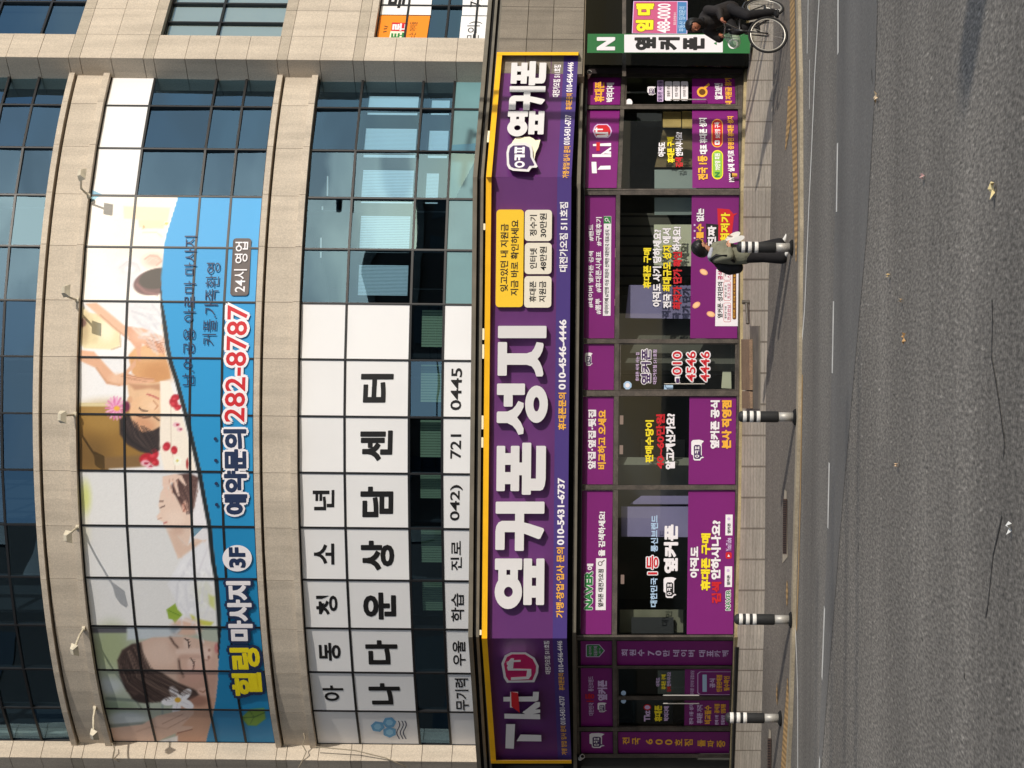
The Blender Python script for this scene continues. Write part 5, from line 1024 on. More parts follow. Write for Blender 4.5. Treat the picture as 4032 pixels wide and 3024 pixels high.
    # pale profile with a hand on the hair
    poly([(250, 1858), (790, 1856), (880, 2464), (250, 2464)], (232, 231, 230), 4); poly([(740, 1858), (800, 1860), (840, 2100), (830, 2300), (700, 2180)], (240, 236, 238), 10); oval(335, 1960, 22, 60, (214, 220, 120), .7, .8); oval(330, 2100, 24, 60, (240, 236, 210), .7, .6)
    poly([(700, 1868), (745, 1862), (782, 1880), (770, 1960), (755, 2030), (745, 2010), (700, 1980), (660, 1960), (680, 1900)], (92, 66, 62), 6); poly([(690, 1960), (735, 1985), (742, 2040), (700, 2030), (680, 1990)], (116, 84, 76), 8, .9)
    poly([(632, 1940), (650, 1912), (690, 1950), (720, 2010), (756, 2030), (756, 2080), (740, 2150), (700, 2110), (720, 2160), (770, 2120), (800, 2128), (760, 2180), (700, 2200), (668, 2096), (660, 2086), (648, 2076), (642, 2056), (622, 2044), (616, 2034), (630, 2016), (624, 1990)], (236, 208, 190), 4)
    poly([(656, 2086), (690, 2100), (740, 2150), (780, 2130), (812, 2126), (760, 2180), (720, 2204), (690, 2170)], (228, 196, 176), 6, .9); oval(690, 2040, 36, 30, (242, 218, 202), .6, .7); oval(700, 2090, 24, 16, (214, 176, 156), .6, .6)
    oval(730, 1994, 14, 24, (228, 180, 160), .2); line([(722, 1984), (730, 2000), (722, 2014)], 3, (170, 104, 88), .8); line([(628, 1974), (642, 1974)], 2.6, (110, 80, 70), .8); line([(632, 1999), (648, 1992)], 2.4, (96, 68, 60), .9); line([(646, 2060), (656, 2056)], 3, (196, 110, 108), .9); line([(622, 2044), (634, 2040)], 2, (190, 140, 120), .7)
    poly([(640, 1876), (690, 1866), (716, 1872), (735, 1912), (728, 1914), (702, 1884), (694, 1890), (708, 1952), (702, 1957), (680, 1900), (672, 1900), (688, 1970), (680, 1974), (660, 1910), (664, 1960), (656, 1958), (640, 1910)], (238, 206, 188), 3)
    for k in range(3): line([(665 + k * 16, 1886), (678 + k * 12, 1940 - k * 14)], 1.6, (196, 150, 130), .7)
    poly([(720, 2190), (800, 2130), (840, 2220), (850, 2400), (720, 2420), (660, 2300)], (238, 238, 242), 8); line([(760, 2190), (700, 2300), (690, 2420)], 5, (222, 222, 228), .7); line([(820, 2150), (780, 2260)], 4, (226, 224, 230), .7); oval(800, 2330, 40, 60, (226, 228, 206), .7, .6)
    poly([(655, 2400), (690, 2376), (700, 2400), (720, 2420), (700, 2440), (690, 2458), (680, 2440), (664, 2436)], (150, 178, 66), 3); line([(664, 2404), (708, 2424)], 2, (104, 138, 40), .8); poly([(750, 2420), (790, 2440), (840, 2450), (830, 2464), (760, 2462)], (206, 206, 90), 6); poly([(820, 2340), (846, 2350), (846, 2400), (820, 2380)], (206, 212, 120), 8, .8)
    # large face at the left end
    poly([(300, 2466), (870, 2466), (870, 2940), (300, 2940)], (186, 194, 178), 4); oval(440, 2550, 70, 90, (170, 182, 140), .6, .9); oval(420, 2700, 60, 30, (206, 214, 216), .6, .9); oval(460, 2790, 80, 40, (142, 160, 136), .6, .9); oval(500, 2830, 80, 30, (206, 216, 222), .5, .9); poly([(340, 2470), (500, 2470), (500, 2492), (340, 2492)], (98, 98, 104), 4); poly([(500, 2466), (730, 2466), (720, 2510), (500, 2520)], (206, 214, 220), 8)
    line([(420, 2750), (560, 2760)], 6, (96, 108, 104), .6); line([(430, 2860), (570, 2850)], 8, (108, 120, 116), .6); line([(640, 2770), (640, 2830)], 4, (140, 156, 160), .6)
    oval(735, 2470, 60, 34, (226, 190, 170), .3); oval(690, 2478, 20, 16, (150, 170, 186), .5, .8)
    poly([(545, 2530), (600, 2510), (680, 2508), (740, 2506), (800, 2520), (860, 2530), (860, 2700), (850, 2760), (770, 2740), (700, 2690), (600, 2640), (560, 2600)], (222, 190, 172), 5); oval(640, 2570, 70, 50, (232, 204, 188), .5, .8); oval(770, 2600, 60, 50, (230, 196, 180), .5, .7); poly([(700, 2650), (860, 2640), (850, 2760), (780, 2750), (700, 2700)], (204, 160, 142), 14, .8)
    poly([(462, 2600), (480, 2560), (520, 2535), (556, 2530), (566, 2590), (590, 2630), (640, 2650), (700, 2690), (760, 2712), (790, 2730), (760, 2760), (700, 2770), (620, 2764), (570, 2768), (520, 2750), (492, 2710), (470, 2660)], (74, 58, 54), 6)
    for k in range(9): line([(470 + k * 9, 2600 - k * 7), (500 + k * 14, 2640 + k * 4), (560 + k * 18, 2700 + k * 5)], 2.2, (104, 84, 76) if k % 2 else (48, 38, 36), .6)
    line([(500, 2720), (560, 2740), (640, 2742)], 4, (96, 76, 70), .7); poly([(520, 2750), (560, 2720), (600, 2740), (580, 2768), (545, 2766)], (56, 44, 42), 6, .9)
    oval(690, 2535, 26, 34, (206, 170, 152), .7, .45); oval(726, 2622, 30, 44, (206, 170, 152), .7, .5); oval(735, 2532, 13, 22, (234, 206, 192), .5, .8); oval(752, 2616, 14, 28, (234, 206, 192), .5, .8)
    line([(670, 2510), (682, 2530), (700, 2550)], 5, (120, 94, 84), .55, .9); line([(674, 2514), (686, 2534), (700, 2548)], 2.4, (84, 64, 58), .8); line([(704, 2596), (706, 2628), (722, 2664)], 5.5, (120, 94, 84), .55, .9); line([(704, 2602), (710, 2632), (720, 2656)], 2.4, (84, 64, 58), .8)
    line([(728, 2514), (742, 2526), (744, 2550)], 2.2, (62, 46, 44), .95); line([(750, 2590), (765, 2612), (758, 2644)], 2.4, (62, 46, 44), .95)
    for k in range(6): line([(740 + k, 2518 + k * 5), (748 + k * .6, 2520 + k * 5.4)], 1, (62, 46, 44), .7); line([(756 + k * 1.2, 2596 + k * 8), (767, 2597 + k * 8.6)], 1.1, (62, 46, 44), .7)
    line([(700, 2566), (760, 2562), (806, 2562)], 9, (240, 216, 204), .6, .9); line([(712, 2588), (770, 2586), (806, 2588)], 8, (198, 158, 142), .5, .9); oval(770, 2650, 40, 34, (226, 176, 162), .8, .5); oval(838, 2620, 26, 50, (206, 164, 148), .8, .5)
    oval(812, 2572, 22, 26, (236, 206, 192), .5); oval(824, 2560, 5, 6, (160, 112, 98), .5, .8); oval(822, 2588, 5, 7, (150, 104, 92), .5, .85); line([(800, 2598), (818, 2600), (826, 2590)], 3, (186, 142, 126), .7, .9); oval(853, 2552, 9, 20, (204, 124, 124), .5, .85); line([(856, 2534), (858, 2552), (856, 2572)], 1.6, (150, 84, 86), .8); oval(800, 2722, 24, 16, (222, 182, 164), .3); line([(786, 2720), (800, 2726), (812, 2716)], 2.6, (170, 120, 100), .8)
    poly([(700, 2780), (780, 2740), (852, 2750), (830, 2850), (810, 2930), (690, 2930)], (206, 160, 136), 5); oval(760, 2850, 50, 50, (214, 168, 142), .5, .8); oval(780, 2760, 40, 20, (150, 106, 92), .5, .7)
    for a in range(5):
        t = a * 2 * math.pi / 5 + .5; oval(702 + 36 * math.cos(t), 2757 + 30 * math.sin(t), 32, 17, (244, 242, 246), .15, 1, a=t); line([(702 + 10 * math.cos(t), 2757 + 8 * math.sin(t)), (702 + 48 * math.cos(t), 2757 + 40 * math.sin(t))], 1.6, (214, 210, 220), .7)
    oval(700, 2756, 12, 10, (226, 176, 60), .3)
    poly([(420, 2868), (560, 2852), (620, 2818), (690, 2802), (730, 2796), (764, 2798), (762, 2812), (740, 2832), (716, 2858), (760, 2860), (752, 2874), (700, 2884), (640, 2910), (600, 2930), (410, 2930)], (224, 190, 172), 4); line([(640, 2850), (720, 2812)], 2, (186, 144, 126), .7); line([(660, 2868), (740, 2826)], 2, (186, 144, 126), .7); line([(540, 2880), (600, 2860), (660, 2870)], 4, (206, 168, 150), .6); line([(700, 2886), (756, 2872)], 2.4, (150, 104, 90), .8); poly([(620, 2920), (700, 2896), (700, 2940), (620, 2940)], (240, 240, 240), 4)
    def strands(P0, P1, P2, n, cols, w=1.4, al=.5):
        for k in range(n):
            t = rng.rand(); q = [tuple(np.array(A) * (1 - t) + np.array(B_) * t + rng.randn(2) * 4) for A, B_ in (P0, P1, P2)]; line(q, w * (.6 + rng.rand()), cols[k % len(cols)], al * (.5 + .6 * rng.rand()), .8)
    strands(((466, 2600), (548, 2532)), ((500, 2690), (600, 2640)), ((600, 2762), (780, 2724)), 60, ((112, 92, 84), (46, 36, 34), (140, 118, 106), (60, 46, 42)))
    strands(((496, 1650), (600, 1700)), ((520, 1720), (632, 1712)), ((590, 1788), (632, 1766)), 40, ((78, 64, 60), (26, 20, 20), (64, 50, 46)))
    strands(((690, 1960), (760, 1870)), ((720, 1990), (776, 1930)), ((742, 2030), (762, 2000)), 36, ((126, 96, 88), (70, 50, 46), (150, 118, 106)))
    for k in range(26):                              # soft folds in the white cloths, petals of light in the garden behind
        x0, y0 = 700 + 120 * rng.rand(), 2200 + 240 * rng.rand(); line([(x0, y0), (x0 + 40 * rng.rand() - 10, y0 + 60 * rng.rand()), (x0 + 70 * rng.rand() - 20, y0 + 110 * rng.rand())], 5, (222, 222, 228) if k % 2 else (248, 248, 250), .5, .9)
        x0, y0 = 520 + 90 * rng.rand(), 1200 + 130 * rng.rand(); line([(x0, y0), (x0 + 30, y0 + 40 * rng.rand()), (x0 + 60, y0 + 90 * rng.rand())], 5, (220, 218, 222) if k % 2 else (250, 248, 248), .45, .9)
        m = (X < 460 - 40 * rng.rand()) & (Y > 2500); oval(345 + 110 * rng.rand(), 2500 + 400 * rng.rand(), 8 + 14 * rng.rand(), 8 + 14 * rng.rand(), ((212, 220, 222), (168, 184, 150), (150, 166, 140))[k % 3], .6, .5) if rng.rand() < 0 else None
    for k in range(5): line([(600 + 8 * k, 1340 + 9 * k), (645, 1350 + 11 * k)], 1.6, (176, 116, 90), .6); line([(470 + 14 * k, 1478 + 3 * k), (520 + 16 * k, 1496 + 2 * k)], 1.4, (190, 134, 104), .5)
    C[:] = np.clip(C * (1 +   .007 * rng.randn(len(X))[:, None]), 0, 255)
    # blue wave with its dark rim
    cx = np.interp(Y, [p[1] for p in CURVE], [p[0] for p in CURVE]); cx = np.where(Y < 770, 702 + (770 - Y) * .3, cx)
    rim = sstep(1080, 1300, Y) * (1 - sstep(2420, 2640, Y)) * 8 + .6
    blend((1 - sstep(rim * .75, rim * 1.25 + 1, np.abs(X - cx - rim))) * (rim > 1.5), (28, 34, 36))
    blue = np.array([32, 156, 216])[None] * (1 - sstep(800, 2900, Y)[:, None] * .16)
    m = sstep(cx + 2 * rim - 1.5, cx + 2 * rim + 1.5, X); C[:] = C * (1 - m[:, None]) + blue * m[:, None]
    poly([(950, 2826), (985, 2792), (1040, 2788), (1046, 2830), (1010, 2858), (975, 2856)], (122, 160, 62), 4); line([(955, 2826), (1000, 2824), (1042, 2806)], 2, (70, 110, 50), .9); line([(985, 2800), (1000, 2824), (985, 2850)], 1.6, (70, 110, 50), .8)
    return C
MBN = thing('massage_banner', 'wide picture advert of massage and faces with blue wave and red phone figures', 'window advert', (-2, 39, 11.5))
def srgb_lin(c): c = np.clip(c / 255, 0, 1); return np.where(c <= .04045, c / 12.92, ((c + .055) / 1.055) ** 2.4)
M_PRINT = bpy.data.materials.new('printed_film'); M_PRINT.use_nodes = True
_t = M_PRINT.node_tree; _a = _t.nodes.new('ShaderNodeVertexColor'); _a.layer_name = 'print'
_t.links.new(_a.outputs['Color'], _t.nodes['Principled BSDF'].inputs['Base Color']); _t.nodes['Principled BSDF'].inputs['Roughness'].default_value = .5
allv, allf = [], []
for i in range(3, 14):
    for j in range(4):
        _, e, z0, z1, d = cell(i, j, Z3); ny = 46; nz_ = max(int((z1 - z0) / .022), 8); b = len(allv)
        for q in range(nz_ + 1):
            for k in range(ny + 1): allv.append(chord(i, e + (1 - 2 * e) * k / ny, z0 + (z1 - z0) * q / nz_, d))
        allf += [(b + q * (ny + 1) + k, b + q * (ny + 1) + k + 1, b + (q + 1) * (ny + 1) + k + 1, b + (q + 1) * (ny + 1) + k) for q in range(nz_) for k in range(ny)]
me = bpy.data.meshes.new('picture_film'); me.from_pydata([tuple(v) for v in allv], [], allf)
A = np.array([tuple(v) for v in allv]); uu = FPX * A[:, 0] / A[:, 1]; vv = -FPX * (A[:, 2] - CH) / A[:, 1] + HOR - 2016
PX, PY = 2016 + SG * uu + CG * vv, 1512 - (CG * uu - SG * vv)
colr = np.ones((len(A), 4), np.float32); colr[:, :3] = srgb_lin(paint(PX, PY))
ca = me.color_attributes.new('print', 'FLOAT_COLOR', 'POINT'); ca.data.foreach_set('color', colr.ravel())
link('picture_film', me, M_PRINT, MBN)
class Bow:                                         # the banner's lettering follows the curved wall just in front of the film
    def p(s, x, y, off=0.0): return CYL.p(x, y, .022 + off)
BOW = Bow()
def BT(s, y0, y1, xt, xb, m, sl, **k): k.setdefault('d', .006); T(MBN, BOW, s, y0, y1, xt, xb, m, sl=sl, **k)
BT('남.여공용 아로마 마사지', 1518, 928, 722, 770, C_NAVY, .017, bold=0.0); BT('커플.가족환영', 1358, 1034, 804, 858, C_NAVY, .06, bold=0.0)
mb = MB(); mb.prism(BOW, rrect(912, 984, 938, 1164, 12, .055), .002, .003); mb.build('hours_plate', C_GRY, MBN); BT('24시 영업', 1150, 952, 922, 973, C_W, .055, bold=.01)
BT('282-8787', 1662, 1200, 889, 970, C_R, .028, out=C_W, bold=.015, fat=.0, ow=.13, d=.009)
BT('예약문의', 2024, 1692, 884, 970, C_NAVY, -.015, out=C_W, bold=.025, fat=.03, ow=.13, d=.009)
for yy in (1728, 1813, 1904, 1987): mb = MB(); mb.prism(BOW, ell(848 + (yy - 1728) * .02, yy, 7, 7, 12), .003, .004); mb.build('dot', C_NAVY, MBN)
mb = MB(); mb.prism(BOW, ell(934, 2198, 58, 52, 32), .002, .003); mb.build('floor_disc', C_W, MBN); BT('3F', 2234, 2156, 902, 966, C_NAVY, -.03, bold=.03, fat=.02)
BT('마사지', 2522, 2290, 898, 990, C_W, -.055, out=C_NAVY, bold=.025, fat=.025, ow=.15, d=.009); BT('힐링', 2738, 2552, 912, 1026, mat('gold_vinyl', (244, 222, 30), .5), -.085, out=C_NAVY, bold=.025, fat=.02, ow=.13, d=.009)
# floodlights on arms along the lintel over the banner
M_LAMP = mat('weathered_lamp', (196, 186, 164), .5, var=.2, scale=8)
for k, (mx_, my_, hx_, hy_) in enumerate(((350, 772, 319, 684), (305, 1182, 256, 1143), (296, 1632, 241, 1642), (306, 2076, 264, 2116), (330, 2474, 290, 2562), (374, 2788, 368, 2896))):
    lab = ('floodlight above the plain cream part of the picture advert', 'floodlight above the massaging hands in the picture advert', 'floodlight on a short arm above the sleeping face', 'floodlight above the pale profile in the picture', 'floodlight above the large face with dark hair', 'floodlight at the end of the row beside the narrow sunlit stone strip')[k]
    a = CYL.p(mx_, my_, .13); h = CYL.p(hx_, hy_, .85); mid = a.lerp(h, .35) + Vector((0, 0, .10 if k < 3 else .02))
    t = thing('floodlight', lab, 'floodlight', a, 'floodlights over the massage banner')
    mb = MB(); mb.tube([a, mid, h], .022, 8); mb.lathe([(.05, -.03), (.05, .03)], a, 10); mb.build('arm', M_LAMP, t)
    n = (h - Vector((CYX, CYY, h.z))).normalized(); ud = Vector((0, 0, 1)); rt = n.cross(ud)
    mb = MB(); dd = (-n * .8 - ud * .5).normalized(); up = rt.cross(dd).normalized()
    def pt(u, v, w): return h + rt * u + up * v + dd * w
    mb.hexa([pt(-.06, -.04, -.05), pt(.06, -.04, -.05), pt(.06, .04, -.05), pt(-.06, .04, -.05)], [pt(-.12, -.085, .05), pt(.12, -.085, .05), pt(.12, .085, .05), pt(-.12, .085, .05)])
    mb.build('lamp_head', M_LAMP, t); mb = MB(); mb.add([pt(-.105, -.07, .052), pt(.105, -.07, .052), pt(.105, .07, .052), pt(-.105, .07, .052)], [(0, 1, 2, 3)]); mb.build('lamp_glass', mat('lamp_lens', (210, 214, 212), .2), t)
# loose cables at the left end
M_CAB = mat('grey_cable', (150, 138, 118), .7)
for k, (pts, l) in enumerate(((([(1195, 2884), (1200, 2905), (1192, 2935), (1206, 2960), (1188, 3000), (1172, 3030)]), 'thin loose cable hanging down beside the white advert'), (([(440, 2925), (452, 2950), (446, 2985), (470, 3000)]), 'short loose cable curling beside the large face of the picture advert'), (([(1240, 2940), (1400, 2955), (1520, 2985), (1600, 3020)]), 'long thin cable sagging across the narrow sunlit stone strip'))):
    mb = MB(); mb.tube([RL.p(x, y, -.12) if False else Flat(-7.6, 41.6, 1, 0).p(x, y) for x, y in pts], .012, 6); tag(mb.build('cable', M_CAB, smooth=True), l, 'cable')

# ------------------------------------------------------------------ adverts on the right wing
RWG = Flat(6.48, 40.89, 1, 1)
def rp(mb, pts, d): mb.prism(RWG, pts, d, d + .003)
o_ = MB(); rp(o_, [(1472, 150), (1680, 152), (1694, 62), (1482, 60)], -.165); AD = tag(o_.build('orange_advert', mat('orange_film', (246, 142, 26), .5)), 'bright orange advert with small tiles and a spark mark on the right wing', 'window advert')
for pts, m, d in (([(1532, 190), (1592, 190), (1598, 124), (1538, 122)], C_CR, -.161), ([(1540, 122), (1600, 124), (1606, 90), (1544, 88)], C_R, -.160)):
    b = MB(); rp(b, [(x, min(y, 151)) for x, y in pts], d); b.build('tile', m, AD)
T(AD, RWG, '토', 150, 128, 1540, 1590, C_G, -.156, .03, sl=.1); T(AD, RWG, '론', 120, 92, 1545, 1600, C_W, -.155, .03, sl=.1); T(AD, RWG, '느는 아이들', 151, 86, 1611, 1640, C_K, -.160, .0, sl=.15)
b = MB()
for q in ([(1510, 112), (1524, 110), (1524, 114), (1511, 116)], [(1508, 124), (1522, 121), (1522, 125), (1509, 128)], [(1514, 100), (1527, 104), (1526, 108), (1513, 104)]): rp(b, q, -.161)
b.build('spark_mark', C_BR, AD)
o_ = MB(); rp(o_, [(1483, 57), (1696, 59), (1716, -200), (1500, -200)], -.165); AD = tag(o_.build('white_advert', M_WHITE), 'white advert cut off by the photo edge, with one heavy black character', 'window advert'); T(AD, RWG, '독', 32, -60, 1533, 1622, C_K, -.161, .03, sl=.2)
o_ = MB(); rp(o_, [(1808, 153), (1912, 154), (1918, 64), (1817, 63)], -.165); rp(o_, [(1819, 60), (1919, 61), (1932, -200), (1834, -200)], -.165); AD = tag(o_.build('white_advert', M_WHITE), 'low white advert strip with thin black lettering and figures on the right wing', 'window advert')
T(AD, RWG, '문의)', 168, 84, 1838, 1896, C_K, -.161, .0, sl=.08); T(AD, RWG, '721', 28, -40, 1853, 1898, C_K, -.161, .0, sl=.08)
# pillar sign at the right end of the shop
PS = thing('pillar_sign', 'tall green and white box sign with black vertical lettering behind the cyclist', 'sign', (5.9, 39.5, .4))
_p = SR.p(2500, 240); PF = Flat(_p.x, _p.y - .35, 1, .12)
def pillar(x0, x1, y0, y1, d0, d1, m, nm, sl=.0):
    mb = MB(); mb.prism(PF, [(x0 + sl, y0), (x1 + sl, y0), (x1, y1), (x0, y1)], d0, d1); return mb.build(nm, m, PS)
mb = MB(); mb.prism(PF, [(2312, 208), (2952, 210), (2955, 133), (2314, 133)], -.55, 0); mb.build('case', mat('green_case', (30, 110, 52), .45), PS)
pillar(2458, 2846, 206, 136, .001, .006, C_W, 'white_face'); mb = MB(); mb.prism(PF, [(2313, 208.6), (2953, 210.6), (2953, 209.6), (2313, 208)], -.54, -.02); mb.build('side', M_BLACK, PS)
T(PS, PF, 'N', 196, 148, 2352, 2420, C_W, .008, .03, fat=.03)
for ch, a0, a1 in (('옆', 583, 770), ('커', 803, 988), ('폰', 1028, 1216)): T(PS, PF, ch, 195, 148, 2250 + a0 * .4295, 2250 + a1 * .4295, C_K, .0085, .03, fat=.03)
mb = MB(); mb.prism(PF, [(2810, 170), (2822, 164), (2822, 178)], .008, .0095); mb.build('arrow', C_G, PS); mb = MB(); mb.prism(PF, ell(2886, 172, 20, 20), .002, .004); mb.build('search_ring', C_W, PS); mb = MB(); mb.prism(PF, ell(2886, 172, 14, 14), .005, .0065); mb.build('search_lens', C_G, PS)
# dark glazing and rental poster beyond it
QF = Flat(6.30, 40.75, 1, 1)
NB = tag(slab(QF, .2, 6, .25, 3.58, -.06, 0, 'neighbour_window', glass('smoky_glass', (.22, .23, .2), .03, (.6, .62, .58)), None), 'dark smoky shop window behind the rental poster, beyond the pillar sign', 'shop window')
slab(QF, .2, 6, .25, 3.58, -1.2, -1.1, 'inner_wall', mat('olive_dark_wall', (74, 74, 60), .9, var=.3, scale=2))
mb = MB(); mb.prism(QF, [(2450, 300), (2450, -300), (2465, -300), (2465, 300)], .002, .06); b_ = mb.build('glazing_bar', M_BRONZE, NB)
RP = thing('rental_poster', 'pink rental poster with yellow characters and zeros on dark glass behind the cyclist', 'poster', QF.p(2600, 70))
def poster(q, d, m, nm): mb = MB(); mb.prism(QF, q, d, d + .002); return mb.build(nm, m, RP)
poster([(2488, 131), (2706, 134), (2707, 4), (2494, 4)], .01, C_LIL, 'sheet'); poster([(2491, 129), (2664, 131), (2666, 6), (2497, 6)], .013, mat('pink_print', (196, 88, 128), .5), 'pink_field'); poster([(2666, 131), (2703, 131), (2704, 8), (2668, 7)], .013, mat('blue_print2', (70, 124, 176), .5), 'blue_field')
T(RP, QF, '임 대', 122, 16, 2506, 2572, C_Y, .02, .03, fat=.035, out=C_BR, ow=.07, sl=.03); T(RP, QF, '488-0000', 129, 14, 2588, 2640, C_W, .018, .02, sl=.03); T(RP, QF, '부동산 임대문의', 124, 26, 2672, 2698, C_LB, .018, .01, sl=.03); T(RP, QF, '홍도공인중개사', 98, 48, 2652, 2662, C_W, .018, .0, sl=.03)
# small cameras under the lintel
for x, y, sf, l in ((2312, 292, GR, 'small camera under the lintel near the pillar sign'), (2284, 2977, GL, 'small camera under the lintel beyond the double door')):
    q = sf.p(x, y, .12); t = thing('security_camera', l, 'camera', q); mb = MB(); mb.tube([q + Vector((0, 0, .06)), q], .03, 8); mb.build('bracket', M_BLACK, t)
    mb = MB(); mb.tube([q + Vector((-.06, .05, .0)), q + Vector((.02, -.14, -.05))], [.045, .05], 10); mb.build('camera_body', mat('camera_shell', (206, 202, 196), .4), t); mb = MB(); mb.tube([q + Vector((.021, -.142, -.05)), q + Vector((.024, -.15, -.052))], .035, 10); mb.build('lens', M_BLACK, t)

# ------------------------------------------------------------------ bollards
def bollard(x, y, xt, lean, label):
    q = pave_hit(x, y); h = (x - xt) * q.y / FPX
    t = thing('bollard', label, 'bollard', q, 'striped bollards along the kerb')
    t.rotation_euler = (0, lean, 0)
    k = h / .93; r = .085
    def part(nm, prof, m):
        mb = MB(); mb.lathe([(a, b * k) for a, b in prof], n=24); return mb.build(nm, m, t, smooth=True, local=True)
    part('foot', [(.13, 0), (.13, .018), (.115, .03), (.10, .045)], M_BLACK); part('steel_post', [(.072, .03), (.072, .30)], mat('brushed_steel', (186, 182, 174), .5, metal=.35, var=.08, scale=6))
    bs = part('sleeve', [(.083, .28), (.088, .29), (.088, .86), (.082, .89), (.06, .915), (.02, .93)], mat('black_rubber_sleeve', (44, 44, 44), .6, var=.15, scale=5))
    for z in (.57, .68, .79): part('reflective_band', [(.0885, z), (.0905, z + .004), (.0905, z + .056), (.0885, z + .06)], mat('white_band', (234, 230, 222), .5, var=.05, scale=6))
    return t
bollard(3120, 975, 2900, .0, 'striped bollard right in front of the walking person'); bollard(3133, 1642, 2905, .0, 'striped bollard beside the rusty door ramp')
bollard(3117, 2440, 2890, .0, 'striped bollard between the long drain grate and the yellow tactile strip'); bollard(3075, 2828, 2855, .0, 'striped bollard in front of the double door')
# ramp, plate and stub by the door
RAMP = thing('door_ramp', 'rusty brown plank ramp on a grey plate in front of the glass door', 'ramp', pave_hit(2975, 1470))
def slabp(nm, quad, h0, h1, m, par=None):
    mb = MB(); b = [pave_hit(*q) for q in quad]; mb.hexa([q + Vector((0, 0, h0)) for q in b], [q + Vector((0, 0, h1)) for q in b]); return mb.build(nm, m, par)
slabp('plate', [(2962, 1612), (2993, 1610), (2994, 1283), (2958, 1284)], .0, .03, mat('grey_steel_plate', (104, 98, 88), .7, var=.2, scale=4), RAMP)
slabp('plank', [(2940, 1608), (2972, 1608), (2971, 1540), (2940, 1540)], .035, .09, mat('rusty_plank', (134, 110, 88), .8, var=.2, scale=5, fine=(40, .2)), RAMP)
slabp('plank', [(2940, 1536), (2972, 1536), (2971, 1336), (2938, 1336)], .035, .095, MATS['rusty_plank'], RAMP)
mb = MB(); q0, q1 = pave_hit(2957, 1275) + Vector((0, 0, .06)), pave_hit(2952, 1190) + Vector((0, 0, .06)); mb.tube([q0, q1], .03, 8); mb.tube([q1 + Vector((0, 0, .08)), q1 + Vector((0, 0, -.06))], .04, 8); tag(mb.build('metal_stub', M_BRONZE), 'short metal bar lying on the slabs between the ramp and the walker', 'metal bar')
cp = GC.p(2900, 690, .35); cp = GR.p(2890, 690, .12); mb = MB(); mb.lathe([(.035, 0), (.045, .10)], cp + Vector((0, 0, -.06)), 14); cu = mb.build('paper_cup', mat('amber_cup', (222, 170, 70), .5)); tag(cu, 'amber paper cup with dark lid left on the sill below the red pill', 'cup')
mb = MB(); mb.lathe([(.048, .0), (.046, .025)], cp + Vector((0, 0, .041)), 14); mb.build('lid', M_BLACK, cu); 
# litter on the road
for k, (x, y, lx, ly, c, l) in enumerate(((3921, 746, .20, .06, (226, 206, 150), 'largest crumpled cream scrap on the open road, far from the kerb'), (3458, 382, .17, .05, (220, 196, 160), 'curled dry leaf on the road near the bicycle'), (3642, 694, .08, .05, (230, 190, 180), 'small pinkish scrap on the road'), (3556, 1182, .06, .06, (236, 214, 180), 'small round pale scrap in the middle of the road'), (3507, 1084, .05, .05, (226, 196, 140), 'tiny yellowish leaf on the road below the walking person'), (3540, 1830, .05, .06, (224, 190, 150), 'small tan leaf on the road below the dark pane'), (3989, 2078, .12, .03, (220, 220, 216), 'white paper sliver at the lowest part of the road'), (3570, 1330, .16, .03, (190, 150, 100), 'long brown twig on the road below the door ramp'))):
    q = ROAD.p(x, y); mb = MB(); n = 9
    vs = [(q.x + (lx * (1.3 if j % 2 else .8)) * .34 * math.cos(2 * math.pi * j / n + k), q.y + ly * .95 * math.sin(2 * math.pi * j / n + k) * (1.2 if j % 3 else .7), q.z + .012 + .02 * ((j * 7 + k) % 3)) for j in range(n)]
    mb.add(vs + [(q.x, q.y, q.z + .03)], [(j, (j + 1) % n, n) for j in range(n)]); tag(mb.build('leaf_litter', mat('litter_%d' % k, c, .8), flip=False), l, 'litter')
# tall lamp post, utility pole and overhead lines out to the right: they stand outside the frame and throw the thin shadows
M_POLE = mat('concrete_pole', (150, 144, 134), .85)
t = thing('utility_pole', 'concrete utility pole with two crossarms, out of frame', 'utility pole', (12.6, 31.6, 0)); mb = MB(); mb.tube([(12.6, 31.6, 0), (12.6, 31.6, 11.5)], [.17, .12], 14); mb.build('pole', M_POLE, t); mb = MB(); mb.tube([(11.9, 31.4, 10.4), (13.3, 31.8, 10.4)], .06, 8); mb.tube([(11.95, 31.45, 9.5), (13.2, 31.75, 9.5)], .05, 8); mb.build('crossarm', M_FRAME, t)
t = thing('lamp_post', 'slim street lamp post out of frame', 'lamp post', (11.7, 33.3, 0)); mb = MB(); mb.tube([(11.7, 33.3, 0), (11.7, 33.3, 9.6)], [.11, .07], 12); mb.tube([(11.7, 33.3, 9.4), (11.4, 31.8, 9.9)], .04, 8); mb.build('post', M_POLE, t); mb = MB(); mb.tube([(11.4, 31.8, 9.9), (11.3, 31.2, 9.95)], [.09, .07], 10); mb.build('lamp_head', M_FRAME, t)
t = thing('advert_mast', 'tall plain mast out of frame across the road', 'mast', (19.6, -.5, 0)); mb = MB(); mb.tube([(19.6, -.5, 0), (19.6, -.5, 9.4)], [.42, .36], 16); mb.build('pole', M_POLE, t)

for k, (y0, z0, y1, z1) in enumerate(((12.0, 9.3, 9.0, 9.6), (11.6, 8.7, 8.6, 9.0), (11.2, 8.4, 8.2, 8.6), (12.4, 10.2, 9.4, 10.4))):
    mb = MB(); mb.tube([(-16 + 2 * j, y0 + (y1 - y0) * j / 16, z0 + (z1 - z0) * j / 16 - .5 * math.sin(math.pi * j / 16)) for j in range(17)], .035, 5); tag(mb.build('overhead_line', M_BLACK, smooth=True), 'black overhead line across the road, seen only as a reflection', 'cable', 'overhead lines')

